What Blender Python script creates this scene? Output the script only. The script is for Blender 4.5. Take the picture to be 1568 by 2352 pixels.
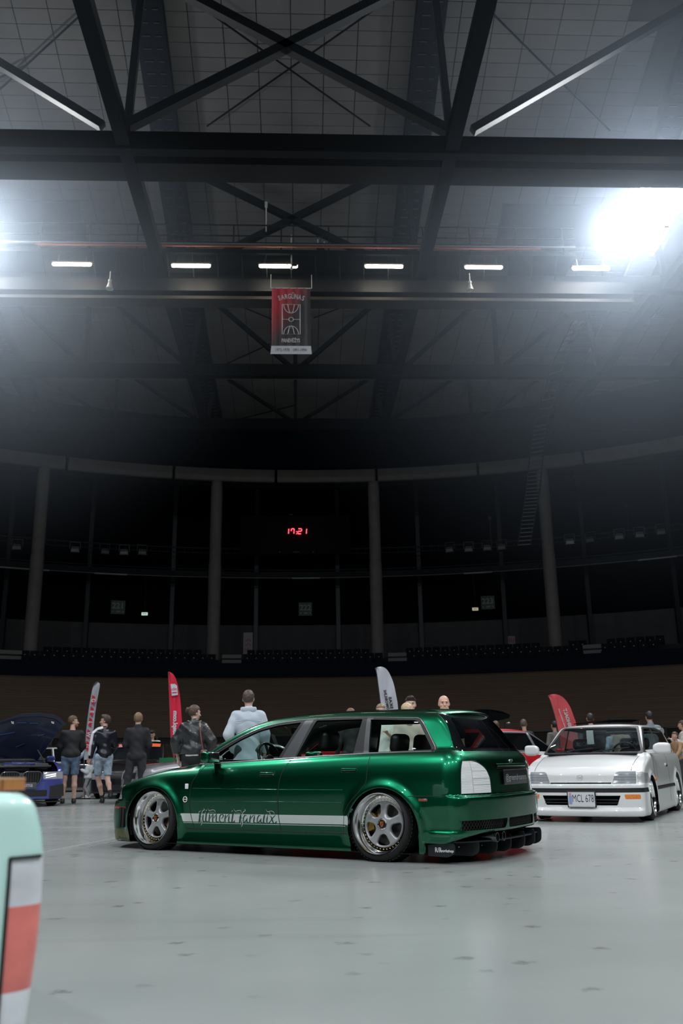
import bpy, math, random
import numpy as np
from mathutils import Matrix, Vector
random.seed(7); rng = np.random.default_rng(7)
SC = bpy.context.scene; COL = SC.collection
for _o in list(bpy.data.objects): bpy.data.objects.remove(_o)

# ------------------------------------------------------------------ camera
F_PX, CX, CY, CAM_H = 2040.0, 784.0, 1176.0, 0.82
def _n(v): v = np.array(v, float); return v / np.linalg.norm(v)
_Y = _n([696 - CX, -(1749 - CY), -F_PX])
_L = (F_PX * F_PX + (696 - CX) * -112.0) / (1749 - CY)
_Z = _n([-112.0, _L, -F_PX]); _Z = _n(_Z - _Z.dot(_Y) * _Y)
RC = np.stack([np.cross(_Y, _Z), _Y, _Z], 1)          # world -> camera
def ray(px, py): return (np.array([px - CX, -(py - CY), -F_PX]) @ RC) / F_PX
def onY(px, py, y): d = ray(px, py); return np.array([0, 0, CAM_H]) + d * (y / d[1])
def onZ(px, py, z): d = ray(px, py); return np.array([0, 0, CAM_H]) + d * ((z - CAM_H) / d[2])
cam_d = bpy.data.cameras.new('camera'); cam = bpy.data.objects.new('camera', cam_d); COL.objects.link(cam)
M = Matrix([[RC[0][0], RC[1][0], RC[2][0], 0], [RC[0][1], RC[1][1], RC[2][1], 0], [RC[0][2], RC[1][2], RC[2][2], CAM_H], [0, 0, 0, 1]])
cam.matrix_world = M
cam_d.sensor_fit = 'VERTICAL'; cam_d.sensor_height = 36.0; cam_d.lens = 36.0 * F_PX / 2352.0
cam_d.clip_start = 0.05; cam_d.clip_end = 400
cam_d.dof.use_dof = True; cam_d.dof.focus_distance = 8.6; cam_d.dof.aperture_fstop = 2.8
SC.camera = cam

# ------------------------------------------------------------------ exposure, world, lights
SC.view_settings.view_transform = 'Standard'; SC.view_settings.look = 'None'
SC.view_settings.gamma = 1.0; SC.view_settings.use_curve_mapping = False
SC.view_settings.exposure = 0.18
SC.cycles.use_denoising = True
SC.cycles.max_bounces = 8; SC.cycles.diffuse_bounces = 3; SC.cycles.glossy_bounces = 4
SC.cycles.transparent_max_bounces = 16; SC.cycles.volume_bounces = 0
SC.cycles.sample_clamp_indirect = 6.0; SC.cycles.caustics_reflective = False; SC.cycles.caustics_refractive = False
W = bpy.data.worlds.new('world'); SC.world = W; W.use_nodes = True
W.node_tree.nodes['Background'].inputs[0].default_value = (0.5, 0.6, 0.8, 1); W.node_tree.nodes['Background'].inputs[1].default_value = 0.0015

FLOODS = []
def flood_light(x, y, z, tx, ty, power, color=(0.90, 0.95, 1.0), sx=0.9, sy=0.5, spread=150):
    d = bpy.data.lights.new('floodlight_beam', 'AREA'); d.shape = 'RECTANGLE'; d.size = sx; d.size_y = sy
    d.energy = power; d.color = color; d.spread = math.radians(spread)
    o = bpy.data.objects.new('floodlight_beam', d); COL.objects.link(o)
    o.location = (x, y, z); v = Vector((tx - x, ty - y, 0 - z)); o.rotation_euler = v.to_track_quat('-Z', 'Y').to_euler()
    FLOODS.append((o, sx, sy)); return o
P_BIG = 715
flood_light(12.57, 26.3, 19.95, 4.5, 5, 950, sx=1.4, sy=0.9, spread=165)     # the pair seen blazing at the right
flood_light(11.9, 28.6, 19.75, 4.0, 7, 950, sx=1.4, sy=0.9, spread=165)
flood_light(-12.4, 28.2, 19.3, -4, 8, 1000, sx=1.5, sy=0.9, spread=165)      # left, just outside the frame
def spill_light(x, y, z, power):
    d = bpy.data.lights.new('floodlight_spill', 'POINT'); d.energy = power; d.color = (.88, .94, 1.0); d.shadow_soft_size = .45
    o = bpy.data.objects.new('floodlight_spill', d); COL.objects.link(o); o.location = (x, y, z); return o
spill_light(12.35, 26.3, 19.6, 260); spill_light(11.7, 28.6, 19.4, 260); spill_light(-12.1, 27.9, 18.9, 750)
for _x, _y, _p in ((-13, 14, 1.0), (13, 14, 1.0), (-13, 2, 1.0), (13, 2, 1.0), (-13, -10, .9), (13, -10, .9), (-4.5, -12, 1.0), (4.5, -12, 1.0), (0, 2, .55)):
    flood_light(_x, _y, 19.0, _x * 0.45, _y * 0.6 + 4, P_BIG * _p)

# ------------------------------------------------------------------ helpers
def tag(o, label=None, cat=None, group=None, kind=None):
    if label: o['label'] = label
    if cat: o['category'] = cat
    if group: o['group'] = group
    if kind: o['kind'] = kind
    return o
def empty(name, loc=(0, 0, 0), rz=0.0, label=None, cat=None, group=None, parent=None):
    o = bpy.data.objects.new(name, None); COL.objects.link(o); o.location = loc; o.rotation_euler = (0, 0, rz)
    o.empty_display_size = 0.1
    if parent: o.parent = parent
    return tag(o, label, cat, group)
_MATS = {}
def mat(name, color=(0.5, 0.5, 0.5), rough=0.5, metal=0.0, coat=0.0, emit=None, estr=0.0, spec=0.5, noise=0.0, nscale=8.0, bump=0.0, bscale=40.0, coords='Object', stretch=None, sheen=0, alpha=1.0):
    if name in _MATS: return _MATS[name]
    m = bpy.data.materials.new(name); m.use_nodes = True; nt = m.node_tree; b = nt.nodes['Principled BSDF']
    b.inputs['Base Color'].default_value = (*color, 1); b.inputs['Roughness'].default_value = rough; b.inputs['Metallic'].default_value = metal
    b.inputs['Coat Weight'].default_value = coat; b.inputs['Coat Roughness'].default_value = 0.03
    b.inputs['Specular IOR Level'].default_value = spec
    if sheen: b.inputs['Sheen Weight'].default_value = sheen
    if emit: b.inputs['Emission Color'].default_value = (*emit, 1); b.inputs['Emission Strength'].default_value = estr
    if noise or bump:
        tc = nt.nodes.new('ShaderNodeTexCoord'); src = tc.outputs[coords]
        if stretch:
            mp = nt.nodes.new('ShaderNodeMapping'); mp.inputs['Scale'].default_value = stretch; nt.links.new(src, mp.inputs[0]); src = mp.outputs[0]
        if noise:
            n = nt.nodes.new('ShaderNodeTexNoise'); n.inputs['Scale'].default_value = nscale; n.inputs['Detail'].default_value = 5
            nt.links.new(src, n.inputs['Vector'])
            r = nt.nodes.new('ShaderNodeValToRGB')
            r.color_ramp.elements[0].position = 0.3; r.color_ramp.elements[1].position = 0.7
            r.color_ramp.elements[0].color = (*[c * (1 - noise) for c in color], 1); r.color_ramp.elements[1].color = (*[min(1, c * (1 + noise)) for c in color], 1)
            nt.links.new(n.outputs['Fac'], r.inputs[0]); nt.links.new(r.outputs[0], b.inputs['Base Color'])
        if bump:
            n = nt.nodes.new('ShaderNodeTexNoise'); n.inputs['Scale'].default_value = bscale; n.inputs['Detail'].default_value = 3
            nt.links.new(src, n.inputs['Vector'])
            bp = nt.nodes.new('ShaderNodeBump'); bp.inputs['Strength'].default_value = bump; bp.inputs['Distance'].default_value = 0.01
            nt.links.new(n.outputs['Fac'], bp.inputs['Height']); nt.links.new(bp.outputs[0], b.inputs['Normal'])
    _MATS[name] = m; return m
def glass_mat(name, tint=(0.5, 0.5, 0.5), refl=1.0, rough=0.0):
    if name in _MATS: return _MATS[name]
    m = bpy.data.materials.new(name); m.use_nodes = True; nt = m.node_tree; nt.nodes.remove(nt.nodes['Principled BSDF'])
    out = nt.nodes['Material Output']
    t = nt.nodes.new('ShaderNodeBsdfTransparent'); t.inputs[0].default_value = (*tint, 1)
    g = nt.nodes.new('ShaderNodeBsdfGlossy'); g.inputs['Roughness'].default_value = rough; g.inputs[0].default_value = (refl, refl, refl, 1)
    f = nt.nodes.new('ShaderNodeFresnel'); ge = nt.nodes.new('ShaderNodeNewGeometry'); io = nt.nodes.new('ShaderNodeMath'); io.operation = 'MULTIPLY_ADD'; io.inputs[1].default_value = 1 / 1.5 - 1.5; io.inputs[2].default_value = 1.5; nt.links.new(ge.outputs['Backfacing'], io.inputs[0]); nt.links.new(io.outputs[0], f.inputs['IOR'])
    mx = nt.nodes.new('ShaderNodeMixShader'); nt.links.new(f.outputs[0], mx.inputs[0]); nt.links.new(t.outputs[0], mx.inputs[1]); nt.links.new(g.outputs[0], mx.inputs[2])
    nt.links.new(mx.outputs[0], out.inputs[0]); _MATS[name] = m; return m

class MB:
    """collects shapes, links them as ONE mesh object"""
    def __init__(s): s.v = []; s.f = []; s.m = []; s.n = 0; s.mats = []
    def _mi(s, m):
        if m is None: m = None
        if m not in s.mats: s.mats.append(m)
        return s.mats.index(m)
    def add(s, V, Fc, m=None):
        V = [tuple(map(float, p)) for p in V]; mi = s._mi(m)
        s.v += V; s.f += [tuple(i + s.n for i in q) for q in Fc]; s.m += [mi] * len(Fc); s.n += len(V); return s
    def box(s, c, d, m=None, R=None):
        c = np.array(c, float); d = np.array(d, float) / 2
        V = np.array([[x, y, z] for x in (-1, 1) for y in (-1, 1) for z in (-1, 1)]) * d
        if R is not None: V = V @ np.array(R).T
        return s.add(V + c, [(0, 1, 3, 2), (4, 6, 7, 5), (0, 4, 5, 1), (2, 3, 7, 6), (0, 2, 6, 4), (1, 5, 7, 3)], m)
    def bar(s, a, b, w, h=None, m=None, up=(0, 0, 1)):
        a = np.array(a, float); b = np.array(b, float); h = w if h is None else h
        t = b - a; L = np.linalg.norm(t)
        if L < 1e-6: return s
        t /= L; u = np.array(up, float)
        if abs(t @ u) > .98: u = np.array([0, 1., 0])
        sd = _n(np.cross(t, u)); u = np.cross(sd, t)
        return s.box((a + b) / 2, (L, w, h), m, np.stack([t, sd, u], 1))
    def tube(s, P, r, m=None, n=8, caps=True, closed=False):
        P = np.array(P, float); K = len(P); rr = np.full(K, r, float) if np.isscalar(r) else np.array(r, float)
        T = np.gradient(P, axis=0) if not closed else (np.roll(P, -1, 0) - np.roll(P, 1, 0))
        T /= np.linalg.norm(T, axis=1)[:, None] + 1e-12
        u = np.array([0, 0, 1.]) if abs(T[0][2]) < .9 else np.array([1., 0, 0]); V = []
        for i in range(K):
            u = u - (u @ T[i]) * T[i]; u = _n(u); w = np.cross(T[i], u)
            for k in range(n):
                a = 2 * math.pi * k / n; V.append(P[i] + rr[i] * (math.cos(a) * u + math.sin(a) * w))
        Fc = []
        for i in range(K if closed else K - 1):
            j = (i + 1) % K
            for k in range(n): Fc.append((i * n + k, i * n + (k + 1) % n, j * n + (k + 1) % n, j * n + k))
        if caps and not closed: Fc += [tuple(range(n))[::-1], tuple(range((K - 1) * n, K * n))]
        return s.add(V, Fc, m)
    def lathe(s, prof, m=None, n=24, c=(0, 0, 0), axis='z', caps=False):
        """prof: (radius, height) list turned round the axis"""
        V = []
        for r, h in prof:
            for k in range(n):
                a = 2 * math.pi * k / n; x, y = r * math.cos(a), r * math.sin(a)
                V.append((x, y, h) if axis == 'z' else (x, h, y) if axis == 'y' else (h, x, y))
        V = np.array(V) + np.array(c); Fc = []
        for i in range(len(prof) - 1):
            for k in range(n): Fc.append((i * n + k, i * n + (k + 1) % n, (i + 1) * n + (k + 1) % n, (i + 1) * n + k))
        if caps: Fc += [tuple(range(n))[::-1], tuple(range((len(prof) - 1) * n, len(prof) * n))]
        return s.add(V, Fc, m)
    def prism(s, poly, t0, t1, m=None, axis='y', Mx=None):
        """2-D outline extruded from t0 to t1 along axis"""
        n = len(poly); V = []
        for t in (t0, t1):
            for a, b in poly: V.append((a, t, b) if axis == 'y' else (a, b, t) if axis == 'z' else (t, a, b))
        if Mx is not None: V = (np.array(V) @ np.array(Mx)[:3, :3].T) + np.array(Mx)[:3, 3]
        return s.add(V, [tuple(range(n)), tuple(range(2 * n - 1, n - 1, -1))] + [(i, (i + 1) % n, n + (i + 1) % n, n + i) for i in range(n)], m)
    def build(s, name, m=None, parent=None, smooth=False, loc=None, rot=None, angle=None):
        me = bpy.data.meshes.new(name); me.from_pydata(s.v, [], s.f)
        mats = [(m if q is None else q) for q in s.mats]
        for q in mats: me.materials.append(q)
        if len(mats) > 1: me.polygons.foreach_set('material_index', s.m)
        bm_fix(me)
        if smooth: me.shade_smooth() if hasattr(me, 'shade_smooth') else None
        if smooth and angle is not None: me.set_sharp_from_angle(angle=math.radians(angle))
        o = bpy.data.objects.new(name, me); COL.objects.link(o)
        if parent: o.parent = parent
        if loc is not None: o.location = loc
        if rot is not None: o.rotation_euler = rot
        return o
import bmesh
def bm_fix(me):
    b = bmesh.new(); b.from_mesh(me); bmesh.ops.recalc_face_normals(b, faces=b.faces); b.to_mesh(me); b.free(); me.update()
def np_mesh(name, V, Fc, m, parent=None, N=None, smooth=True, slots=None, fm=None):
    """fast mesh from numpy, Fc (n,3) or (n,4); N = per-vertex normals"""
    me = bpy.data.meshes.new(name); nv, nf, k = len(V), len(Fc), Fc.shape[1]
    me.vertices.add(nv); me.vertices.foreach_set('co', np.ascontiguousarray(V, dtype=np.float32).ravel())
    me.loops.add(nf * k); me.loops.foreach_set('vertex_index', np.ascontiguousarray(Fc, dtype=np.int32).ravel())
    me.polygons.add(nf); me.polygons.foreach_set('loop_start', np.arange(nf, dtype=np.int32) * k)
    for q in (slots or [m]): me.materials.append(q)
    if fm is not None: me.polygons.foreach_set('material_index', np.ascontiguousarray(fm, dtype=np.int32))
    me.update(calc_edges=True)
    if smooth:
        me.polygons.foreach_set('use_smooth', np.ones(nf, bool))
        if N is not None: me.normals_split_custom_set_from_vertices(N.astype(np.float32).tolist())
    o = bpy.data.objects.new(name, me); COL.objects.link(o)
    if parent: o.parent = parent
    return o
def text_obj(name, s, size, m, parent=None, Mx=None, depth=0.0, align='CENTER', shear=0.0, bold=0.0, xs=1.0, spacing=1.0):
    """flat lettering turned into a mesh; local x = reading direction, y = up"""
    cu = bpy.data.curves.new('lettering', 'FONT'); cu.body = s; cu.size = size; cu.align_x = align; cu.align_y = 'CENTER'
    cu.extrude = depth; cu.shear = shear; cu.offset = bold; cu.resolution_u = 3; cu.space_character = spacing
    t = bpy.data.objects.new('lettering', cu); COL.objects.link(t)
    bpy.context.view_layer.update()
    me = bpy.data.meshes.new_from_object(t.evaluated_get(bpy.context.evaluated_depsgraph_get()))
    bpy.data.objects.remove(t); me.materials.clear(); me.materials.append(m)
    if xs != 1.0:
        for v in me.vertices: v.co.x *= xs
    o = bpy.data.objects.new(name, me); COL.objects.link(o)
    if parent: o.parent = parent
    if Mx is not None: o.matrix_local = Mx
    return o
def frame_mx(o, x, y):
    """matrix with given origin, x axis and y axis"""
    x = Vector(x).normalized(); y = Vector(y); z = x.cross(y).normalized(); y = z.cross(x)
    return Matrix(((x.x, y.x, z.x, o[0]), (x.y, y.y, z.y, o[1]), (x.z, y.z, z.z, o[2]), (0, 0, 0, 1)))
def copy_tree(o, parent=None):
    c = o.copy(); COL.objects.link(c)
    if parent is not None: c.parent = parent
    for ch in list(o.children): copy_tree(ch, c)
    return c

# ---- curves / implicit surfaces
def pchip(xs, ys):
    xs = np.array(xs, float); ys = np.array(ys, float); o = np.argsort(xs); xs, ys = xs[o], ys[o]
    h = np.diff(xs); d = np.diff(ys) / h; m = np.zeros(len(xs)); m[0], m[-1] = d[0], d[-1]
    for i in range(1, len(xs) - 1):
        if d[i - 1] * d[i] > 0: w1 = 2 * h[i] + h[i - 1]; w2 = h[i] + 2 * h[i - 1]; m[i] = (w1 + w2) / (w1 / d[i - 1] + w2 / d[i])
    X = np.linspace(xs[0], xs[-1], 400); k = np.clip(np.searchsorted(xs, X) - 1, 0, len(h) - 1); t = (X - xs[k]) / h[k]
    Y = (2 * t**3 - 3 * t**2 + 1) * ys[k] + (t**3 - 2 * t**2 + t) * h[k] * m[k] + (-2 * t**3 + 3 * t**2) * ys[k + 1] + (t**3 - t**2) * h[k] * m[k + 1]
    return lambda q: np.interp(q, X, Y)
def smax(a, b, k):
    h = np.clip(0.5 + 0.5 * (a - b) / k, 0, 1); return b + (a - b) * h + k * h * (1 - h)
def smin(a, b, k): return -smax(-a, -b, k)
def surface_nets(G, org, h):
    """quads on the zero level of the sampled grid G (negative = inside)"""
    S = G < 0; nx, ny, nz = G.shape
    cnt = np.zeros((nx - 1, ny - 1, nz - 1), np.int8)
    for a in (0, 1):
        for b in (0, 1):
            for c in (0, 1): cnt += S[a:nx - 1 + a, b:ny - 1 + b, c:nz - 1 + c]
    act = (cnt > 0) & (cnt < 8); idx = -np.ones(act.shape, np.int64); I = np.argwhere(act); idx[act] = np.arange(len(I))
    acc = np.zeros((len(I), 3)); n = np.zeros(len(I))
    cs = [(a, b, c) for a in (0, 1) for b in (0, 1) for c in (0, 1)]
    val = {c: G[I[:, 0] + c[0], I[:, 1] + c[1], I[:, 2] + c[2]] for c in cs}
    for c in cs:
        for ax in range(3):
            if c[ax]: continue
            d = list(c); d[ax] = 1; va, vb = val[c], val[tuple(d)]; x = (va < 0) != (vb < 0)
            t = np.where(x, va / np.where(x, va - vb, 1), 0); p = np.tile(np.array(c, float), (len(I), 1)); p[:, ax] = t
            acc[x] += p[x]; n[x] += 1
    V = (I + acc / n[:, None]) * h + org; Q = []
    for ax in range(3):
        sl0 = [slice(None)] * 3; sl1 = [slice(None)] * 3; sl0[ax] = slice(0, -1); sl1[ax] = slice(1, None)
        a, b = S[tuple(sl0)], S[tuple(sl1)]; E = np.argwhere(a != b); o1, o2 = [(1, 2), (2, 0), (0, 1)][ax]
        ok = (E[:, o1] > 0) & (E[:, o2] > 0) & (E[:, o1] < G.shape[o1] - 1) & (E[:, o2] < G.shape[o2] - 1); E = E[ok]
        ins = a[tuple(E.T)]
        def at(d1, d2):
            q = E.copy(); q[:, o1] -= d1; q[:, o2] -= d2; return idx[tuple(q.T)]
        q = np.stack([at(1, 1), at(0, 1), at(0, 0), at(1, 0)], 1); q[~ins] = q[~ins][:, ::-1]; Q.append(q)
    return V, np.concatenate(Q)
def implicit_mesh(Fn, lo, hi, h, it=3, sym=False):
    """mesh of Fn(x,y,z)=0 with exact projected vertices; returns V, quads, normals"""
    ax = [np.arange(lo[i] - h, hi[i] + 2 * h, h) for i in range(3)]
    X, Y, Z = np.meshgrid(*ax, indexing='ij', sparse=True)
    G = Fn(X, Y, Z) + np.zeros((len(ax[0]), len(ax[1]), len(ax[2]))); V, Q = surface_nets(G, np.array([a[0] for a in ax]), h)
    for _ in range(it):
        N, f = grad(Fn, V); g2 = (N**2).sum(1); V = V - N * np.clip(f / np.maximum(g2, .05), -h * .6, h * .6)[:, None]
    N, f = grad(Fn, V); N /= np.linalg.norm(N, axis=1)[:, None] + 1e-9
    return V, Q, N
def grad(Fn, V, e=2e-3):
    x, y, z = V.T
    g = np.stack([Fn(x + e, y, z) - Fn(x - e, y, z), Fn(x, y + e, z) - Fn(x, y - e, z), Fn(x, y, z + e) - Fn(x, y, z - e)], 1) / (2 * e)
    return g, Fn(x, y, z)
def poly_sd(P, a, b):
    """signed distance in 2-D to closed polygon P (negative inside)"""
    P = np.array(P, float); d = np.full(a.shape, 1e9); ins = np.zeros(a.shape, bool); n = len(P)
    for i in range(n):
        p, q = P[i], P[(i + 1) % n]; e = q - p; wx, wy = a - p[0], b - p[1]
        t = np.clip((wx * e[0] + wy * e[1]) / max(e @ e, 1e-12), 0, 1)
        d = np.minimum(d, (wx - e[0] * t)**2 + (wy - e[1] * t)**2)
        c = ((p[1] > b) != (q[1] > b)); xi = (q[0] - p[0]) * (b - p[1]) / np.where(q[1] - p[1] == 0, 1e-12, q[1] - p[1]) + p[0]
        ins ^= c & (a < xi)
    return np.where(ins, -1, 1) * np.sqrt(d)
def rounded(P, r=0.02, k=4):
    """polygon with rounded corners; r may be a list"""
    P = np.array(P, float); n = len(P); out = []
    for i in range(n):
        rr = r[i] if isinstance(r, (list, tuple)) else r
        p = P[i]; a = P[i - 1] - p; b = P[(i + 1) % n] - p; la, lb = np.linalg.norm(a), np.linalg.norm(b)
        q = min(rr, la * .45, lb * .45)
        if q < 1e-4: out.append(p); continue
        s, e = p + a / la * q, p + b / lb * q
        for j in range(k + 1): t = j / k; out.append((1 - t)**2 * s + 2 * t * (1 - t) * p + t * t * e)
    return np.array(out)
def spline2(P, n=8):
    """Catmull-Rom through open points"""
    P = np.array(P, float); Q = np.vstack([2 * P[0] - P[1], P, 2 * P[-1] - P[-2]]); out = []
    for i in range(1, len(Q) - 2):
        for t in np.linspace(0, 1, n, endpoint=False):
            out.append(0.5 * (2 * Q[i] + (Q[i + 1] - Q[i - 1]) * t + (2 * Q[i - 1] - 5 * Q[i] + 4 * Q[i + 1] - Q[i + 2]) * t * t + (3 * Q[i] - Q[i - 1] - 3 * Q[i + 1] + Q[i + 2]) * t**3))
    out.append(P[-1]); return np.array(out)
class Skin:
    """triangle skin of an implicit body that can be cut along outlines and split into parts"""
    def __init__(s, Fn, lo, hi, h):
        s.Fn = Fn; V, Q, N = implicit_mesh(Fn, lo, hi, h)
        # snap symmetric
        s.V = V; s.N = N
        d1 = ((V[Q[:, 0]] - V[Q[:, 2]])**2).sum(1); d2 = ((V[Q[:, 1]] - V[Q[:, 3]])**2).sum(1); a = (d1 < d2)[:, None]
        s.T = np.concatenate([np.where(a, Q[:, [0, 1, 2]], Q[:, [0, 1, 3]]), np.where(a, Q[:, [0, 2, 3]], Q[:, [1, 2, 3]])])
        s.lab = np.zeros(len(s.T), int); s.names = ['body']
    def cut(s, sf):
        """split triangles along sf(V,N)=0"""
        d = sf(s.V, s.N); d = np.where(np.abs(d) < 4e-4, 0, d)
        t = d[s.T]; mixed = (t.max(1) > 0) & (t.min(1) < 0)
        if not mixed.any(): return
        T = s.T[mixed]; L = s.lab[mixed]; keepT = s.T[~mixed]; keepL = s.lab[~mixed]
        E = np.concatenate([T[:, [0, 1]], T[:, [1, 2]], T[:, [2, 0]]]); Es = np.sort(E, 1)
        cr = (d[Es[:, 0]] * d[Es[:, 1]]) < 0; key = Es[:, 0].astype(np.int64) * len(s.V) + Es[:, 1]
        uk, inv = np.unique(key[cr], return_inverse=True); a = uk // len(s.V); b = uk % len(s.V)
        ta = np.zeros(len(uk)); tb = np.ones(len(uk)); da = d[a]
        for _ in range(7):
            tm = (ta + tb) / 2; P = s.V[a] + (s.V[b] - s.V[a]) * tm[:, None]; Nn = s.N[a] + (s.N[b] - s.N[a]) * tm[:, None]
            dm = sf(P, Nn); same = (dm * da) > 0; ta = np.where(same, tm, ta); tb = np.where(same, tb, tm)
        tm = (ta + tb) / 2; P = s.V[a] + (s.V[b] - s.V[a]) * tm[:, None]; Nn = s.N[a] + (s.N[b] - s.N[a]) * tm[:, None]
        g, f = grad(s.Fn, P); P = P - g * np.clip(f / np.maximum((g**2).sum(1), .05), -.004, .004)[:, None]
        Nn /= np.linalg.norm(Nn, axis=1)[:, None] + 1e-9
        base = len(s.V); s.V = np.vstack([s.V, P]); s.N = np.vstack([s.N, Nn])
        mid = -np.ones(len(E), np.int64); mid[cr] = base + inv; m = len(T); mid = mid.reshape(3, m).T     # mid[:,k] on edge k,k+1
        out = []; outL = []
        for rot in range(3):
            A, B, C = T[:, rot], T[:, (rot + 1) % 3], T[:, (rot + 2) % 3]; mAB, mBC, mCA = mid[:, rot], mid[:, (rot + 1) % 3], mid[:, (rot + 2) % 3]
            two = (mAB >= 0) & (mCA >= 0) & (mBC < 0)          # corner A cut off
            for tri in ((A, mAB, mCA), (mAB, B, C), (mAB, C, mCA)): out.append(np.stack([q[two] for q in tri], 1)); outL.append(L[two])
            one = (mBC >= 0) & (mAB < 0) & (mCA < 0)           # cut passes through A
            for tri in ((A, B, mBC), (A, mBC, C)): out.append(np.stack([q[one] for q in tri], 1)); outL.append(L[one])
        s.T = np.concatenate([keepT] + out); s.lab = np.concatenate([keepL] + outL)
    def region(s, name, sf, where=None, over=None):
        """cut along sf and give the inside (sf<0, where(V,N) true) the name"""
        s.cut(sf); C = s.V[s.T].mean(1); Nn = s.N[s.T].mean(1); ins = sf(C, Nn) < 0
        if where is not None: ins &= where(C, Nn)
        if over is not None: ins &= np.isin(s.lab, [s.names.index(o) for o in over if o in s.names])
        if name not in s.names: s.names.append(name)
        s.lab[ins] = s.names.index(name)
    def part(s, label, objname, m, parent, side=0, off=0.0, flip=False, extra=None, quiet=False):
        if label not in s.names: return None
        sel = s.lab == s.names.index(label)
        if side: c = s.V[s.T].mean(1)[:, 1]; sel &= (c * side > 0)
        if extra is not None: sel &= extra(s.V[s.T].mean(1))
        T = s.T[sel]
        if len(T) == 0: return None
        u, inv = np.unique(T, return_inverse=True); V = s.V[u] + s.N[u] * off; N = s.N[u] * (-1 if flip else 1); T = inv.reshape(-1, 3)
        if flip: T = T[:, ::-1]
        return np_mesh(objname, V, T, m, parent, N)
    def hit(s, a, b, axis='y', start=1.2, sign=1, lo=0.0, n=160):
        """surface point met when looking along -sign*axis at 2-D coordinates a,b"""
        a = np.atleast_1d(np.array(a, float)); b = np.atleast_1d(np.array(b, float)); t = np.linspace(start, lo, n)
        def pt(tt):
            q = tt * sign
            if axis == 'y': return a, q, b
            if axis == 'x': return q, a, b
            return a, b, q
        D = np.stack([s.Fn(*[np.broadcast_to(c, a.shape) for c in pt(np.full(a.shape, tt))]) for tt in t]); k = (D < 0).argmax(0); none = ~(D < 0).any(0)
        k = np.clip(k, 1, n - 1); t0, t1 = t[k - 1].copy(), t[k].copy()
        for _ in range(12):
            tm = (t0 + t1) / 2; o = s.Fn(*pt(tm)) > 0; t0 = np.where(o, tm, t0); t1 = np.where(o, t1, tm)
        P = np.stack([c + 0 * a for c in pt(t1)], 1); s.miss = none; g, f = grad(s.Fn, P); return P, g / (np.linalg.norm(g, axis=1)[:, None] + 1e-9)
    def strip(s, name, pts, w, m, parent, axis='y', sign=1, h=0.0012, start=1.2, closed=False, round_=False, lo=0.0, off=0.0):
        """a thin strip laid on the skin along a line given in projection"""
        pts = np.array(pts, float)
        if closed: pts = np.vstack([pts, pts[:1]])
        seg = np.linalg.norm(np.diff(pts, axis=0), axis=1); L = np.concatenate([[0], seg.cumsum()]); n = max(2, int(L[-1] / .03))
        n = max(n, len(pts)); q = np.unique(np.concatenate([np.linspace(0, L[-1], n), L])); A = np.interp(q, L, pts[:, 0]); B = np.interp(q, L, pts[:, 1])
        P, N = s.hit(A, B, axis, start, sign, lo); ok = ~s.miss; P, N = P[ok], N[ok]
        if len(P) < 2: return None
        T = np.gradient(P, axis=0); T /= np.linalg.norm(T, axis=1)[:, None] + 1e-9
        S = np.cross(N, T); S /= np.linalg.norm(S, axis=1)[:, None] + 1e-9; K = len(P)
        prof = [(-.5, -.003), (-.5, h), (.5, h), (.5, -.003)] if not round_ else [(-.5, -.003), (-.46, h * .5), (-.3, h), (.3, h), (.46, h * .5), (.5, -.003)]
        V = np.concatenate([P + S * (a * w) + N * (b + off) for a, b in prof]); k = len(prof)
        F4 = np.array([(j * K + i, j * K + i + 1, (j + 1) * K + i + 1, (j + 1) * K + i) for j in range(k - 1) for i in range(K - 1)])
        return np_mesh(name, V, F4, m, parent, smooth=False)

# ------------------------------------------------------------------ materials shared by the cars
M_BLACKPL = mat('black_plastic', (0.012, 0.012, 0.013), 0.5, bump=.15, bscale=300)
M_SATIN = mat('satin_pillar_film', (0.055, 0.055, 0.06), 0.42)
M_RUBBER = mat('tyre_rubber', (0.012, 0.012, 0.012), 0.62, spec=.4, bump=.2, bscale=90)
M_SEAL = mat('rubber_seal', (0.008, 0.008, 0.008), 0.6)
M_GAP = mat('panel_gap', (0.004, 0.005, 0.005), 0.7)
M_CHROME = mat('polished_chrome', (0.95, 0.95, 0.95), 0.13, 1.0)
M_TRIMGREY = mat('anodised_trim', (0.22, 0.21, 0.21), 0.3, 0.8)
M_SILVERW = mat('silver_wheel_paint', (0.40, 0.40, 0.41), 0.34, 0.35, coat=.6)
M_GOLD = mat('gold_hardware', (0.75, 0.45, 0.12), 0.3, 0.9)
M_DARKIN = mat('dark_interior', (0.010, 0.011, 0.012), 0.7, bump=.1, bscale=200)
M_LEATHER = mat('black_leather', (0.012, 0.014, 0.014), 0.42, coat=.1, bump=.2, bscale=60)
M_UNDER = mat('underbody_black', (0.004, 0.004, 0.004), 0.8)
M_GLASS = glass_mat('clear_car_glass', (0.80, 0.90, 0.86))
M_TINT = glass_mat('tinted_car_glass', (0.10, 0.11, 0.11))
M_DARKGLASS = mat('privacy_glass', (0.004, 0.005, 0.006), 0.04, spec=.7, coat=1)
M_WHITEPR = mat('white_print', (0.78, 0.78, 0.76), 0.5)
M_GREYPR = mat('stripe_film', (0.50, 0.53, 0.50), 0.45)
M_AMBER = mat('amber_lens', (0.75, 0.22, 0.04), 0.25, coat=.6, noise=.2, nscale=60)
M_REDLENS = mat('red_lens', (0.45, 0.012, 0.02), 0.2, coat=.8)
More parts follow.
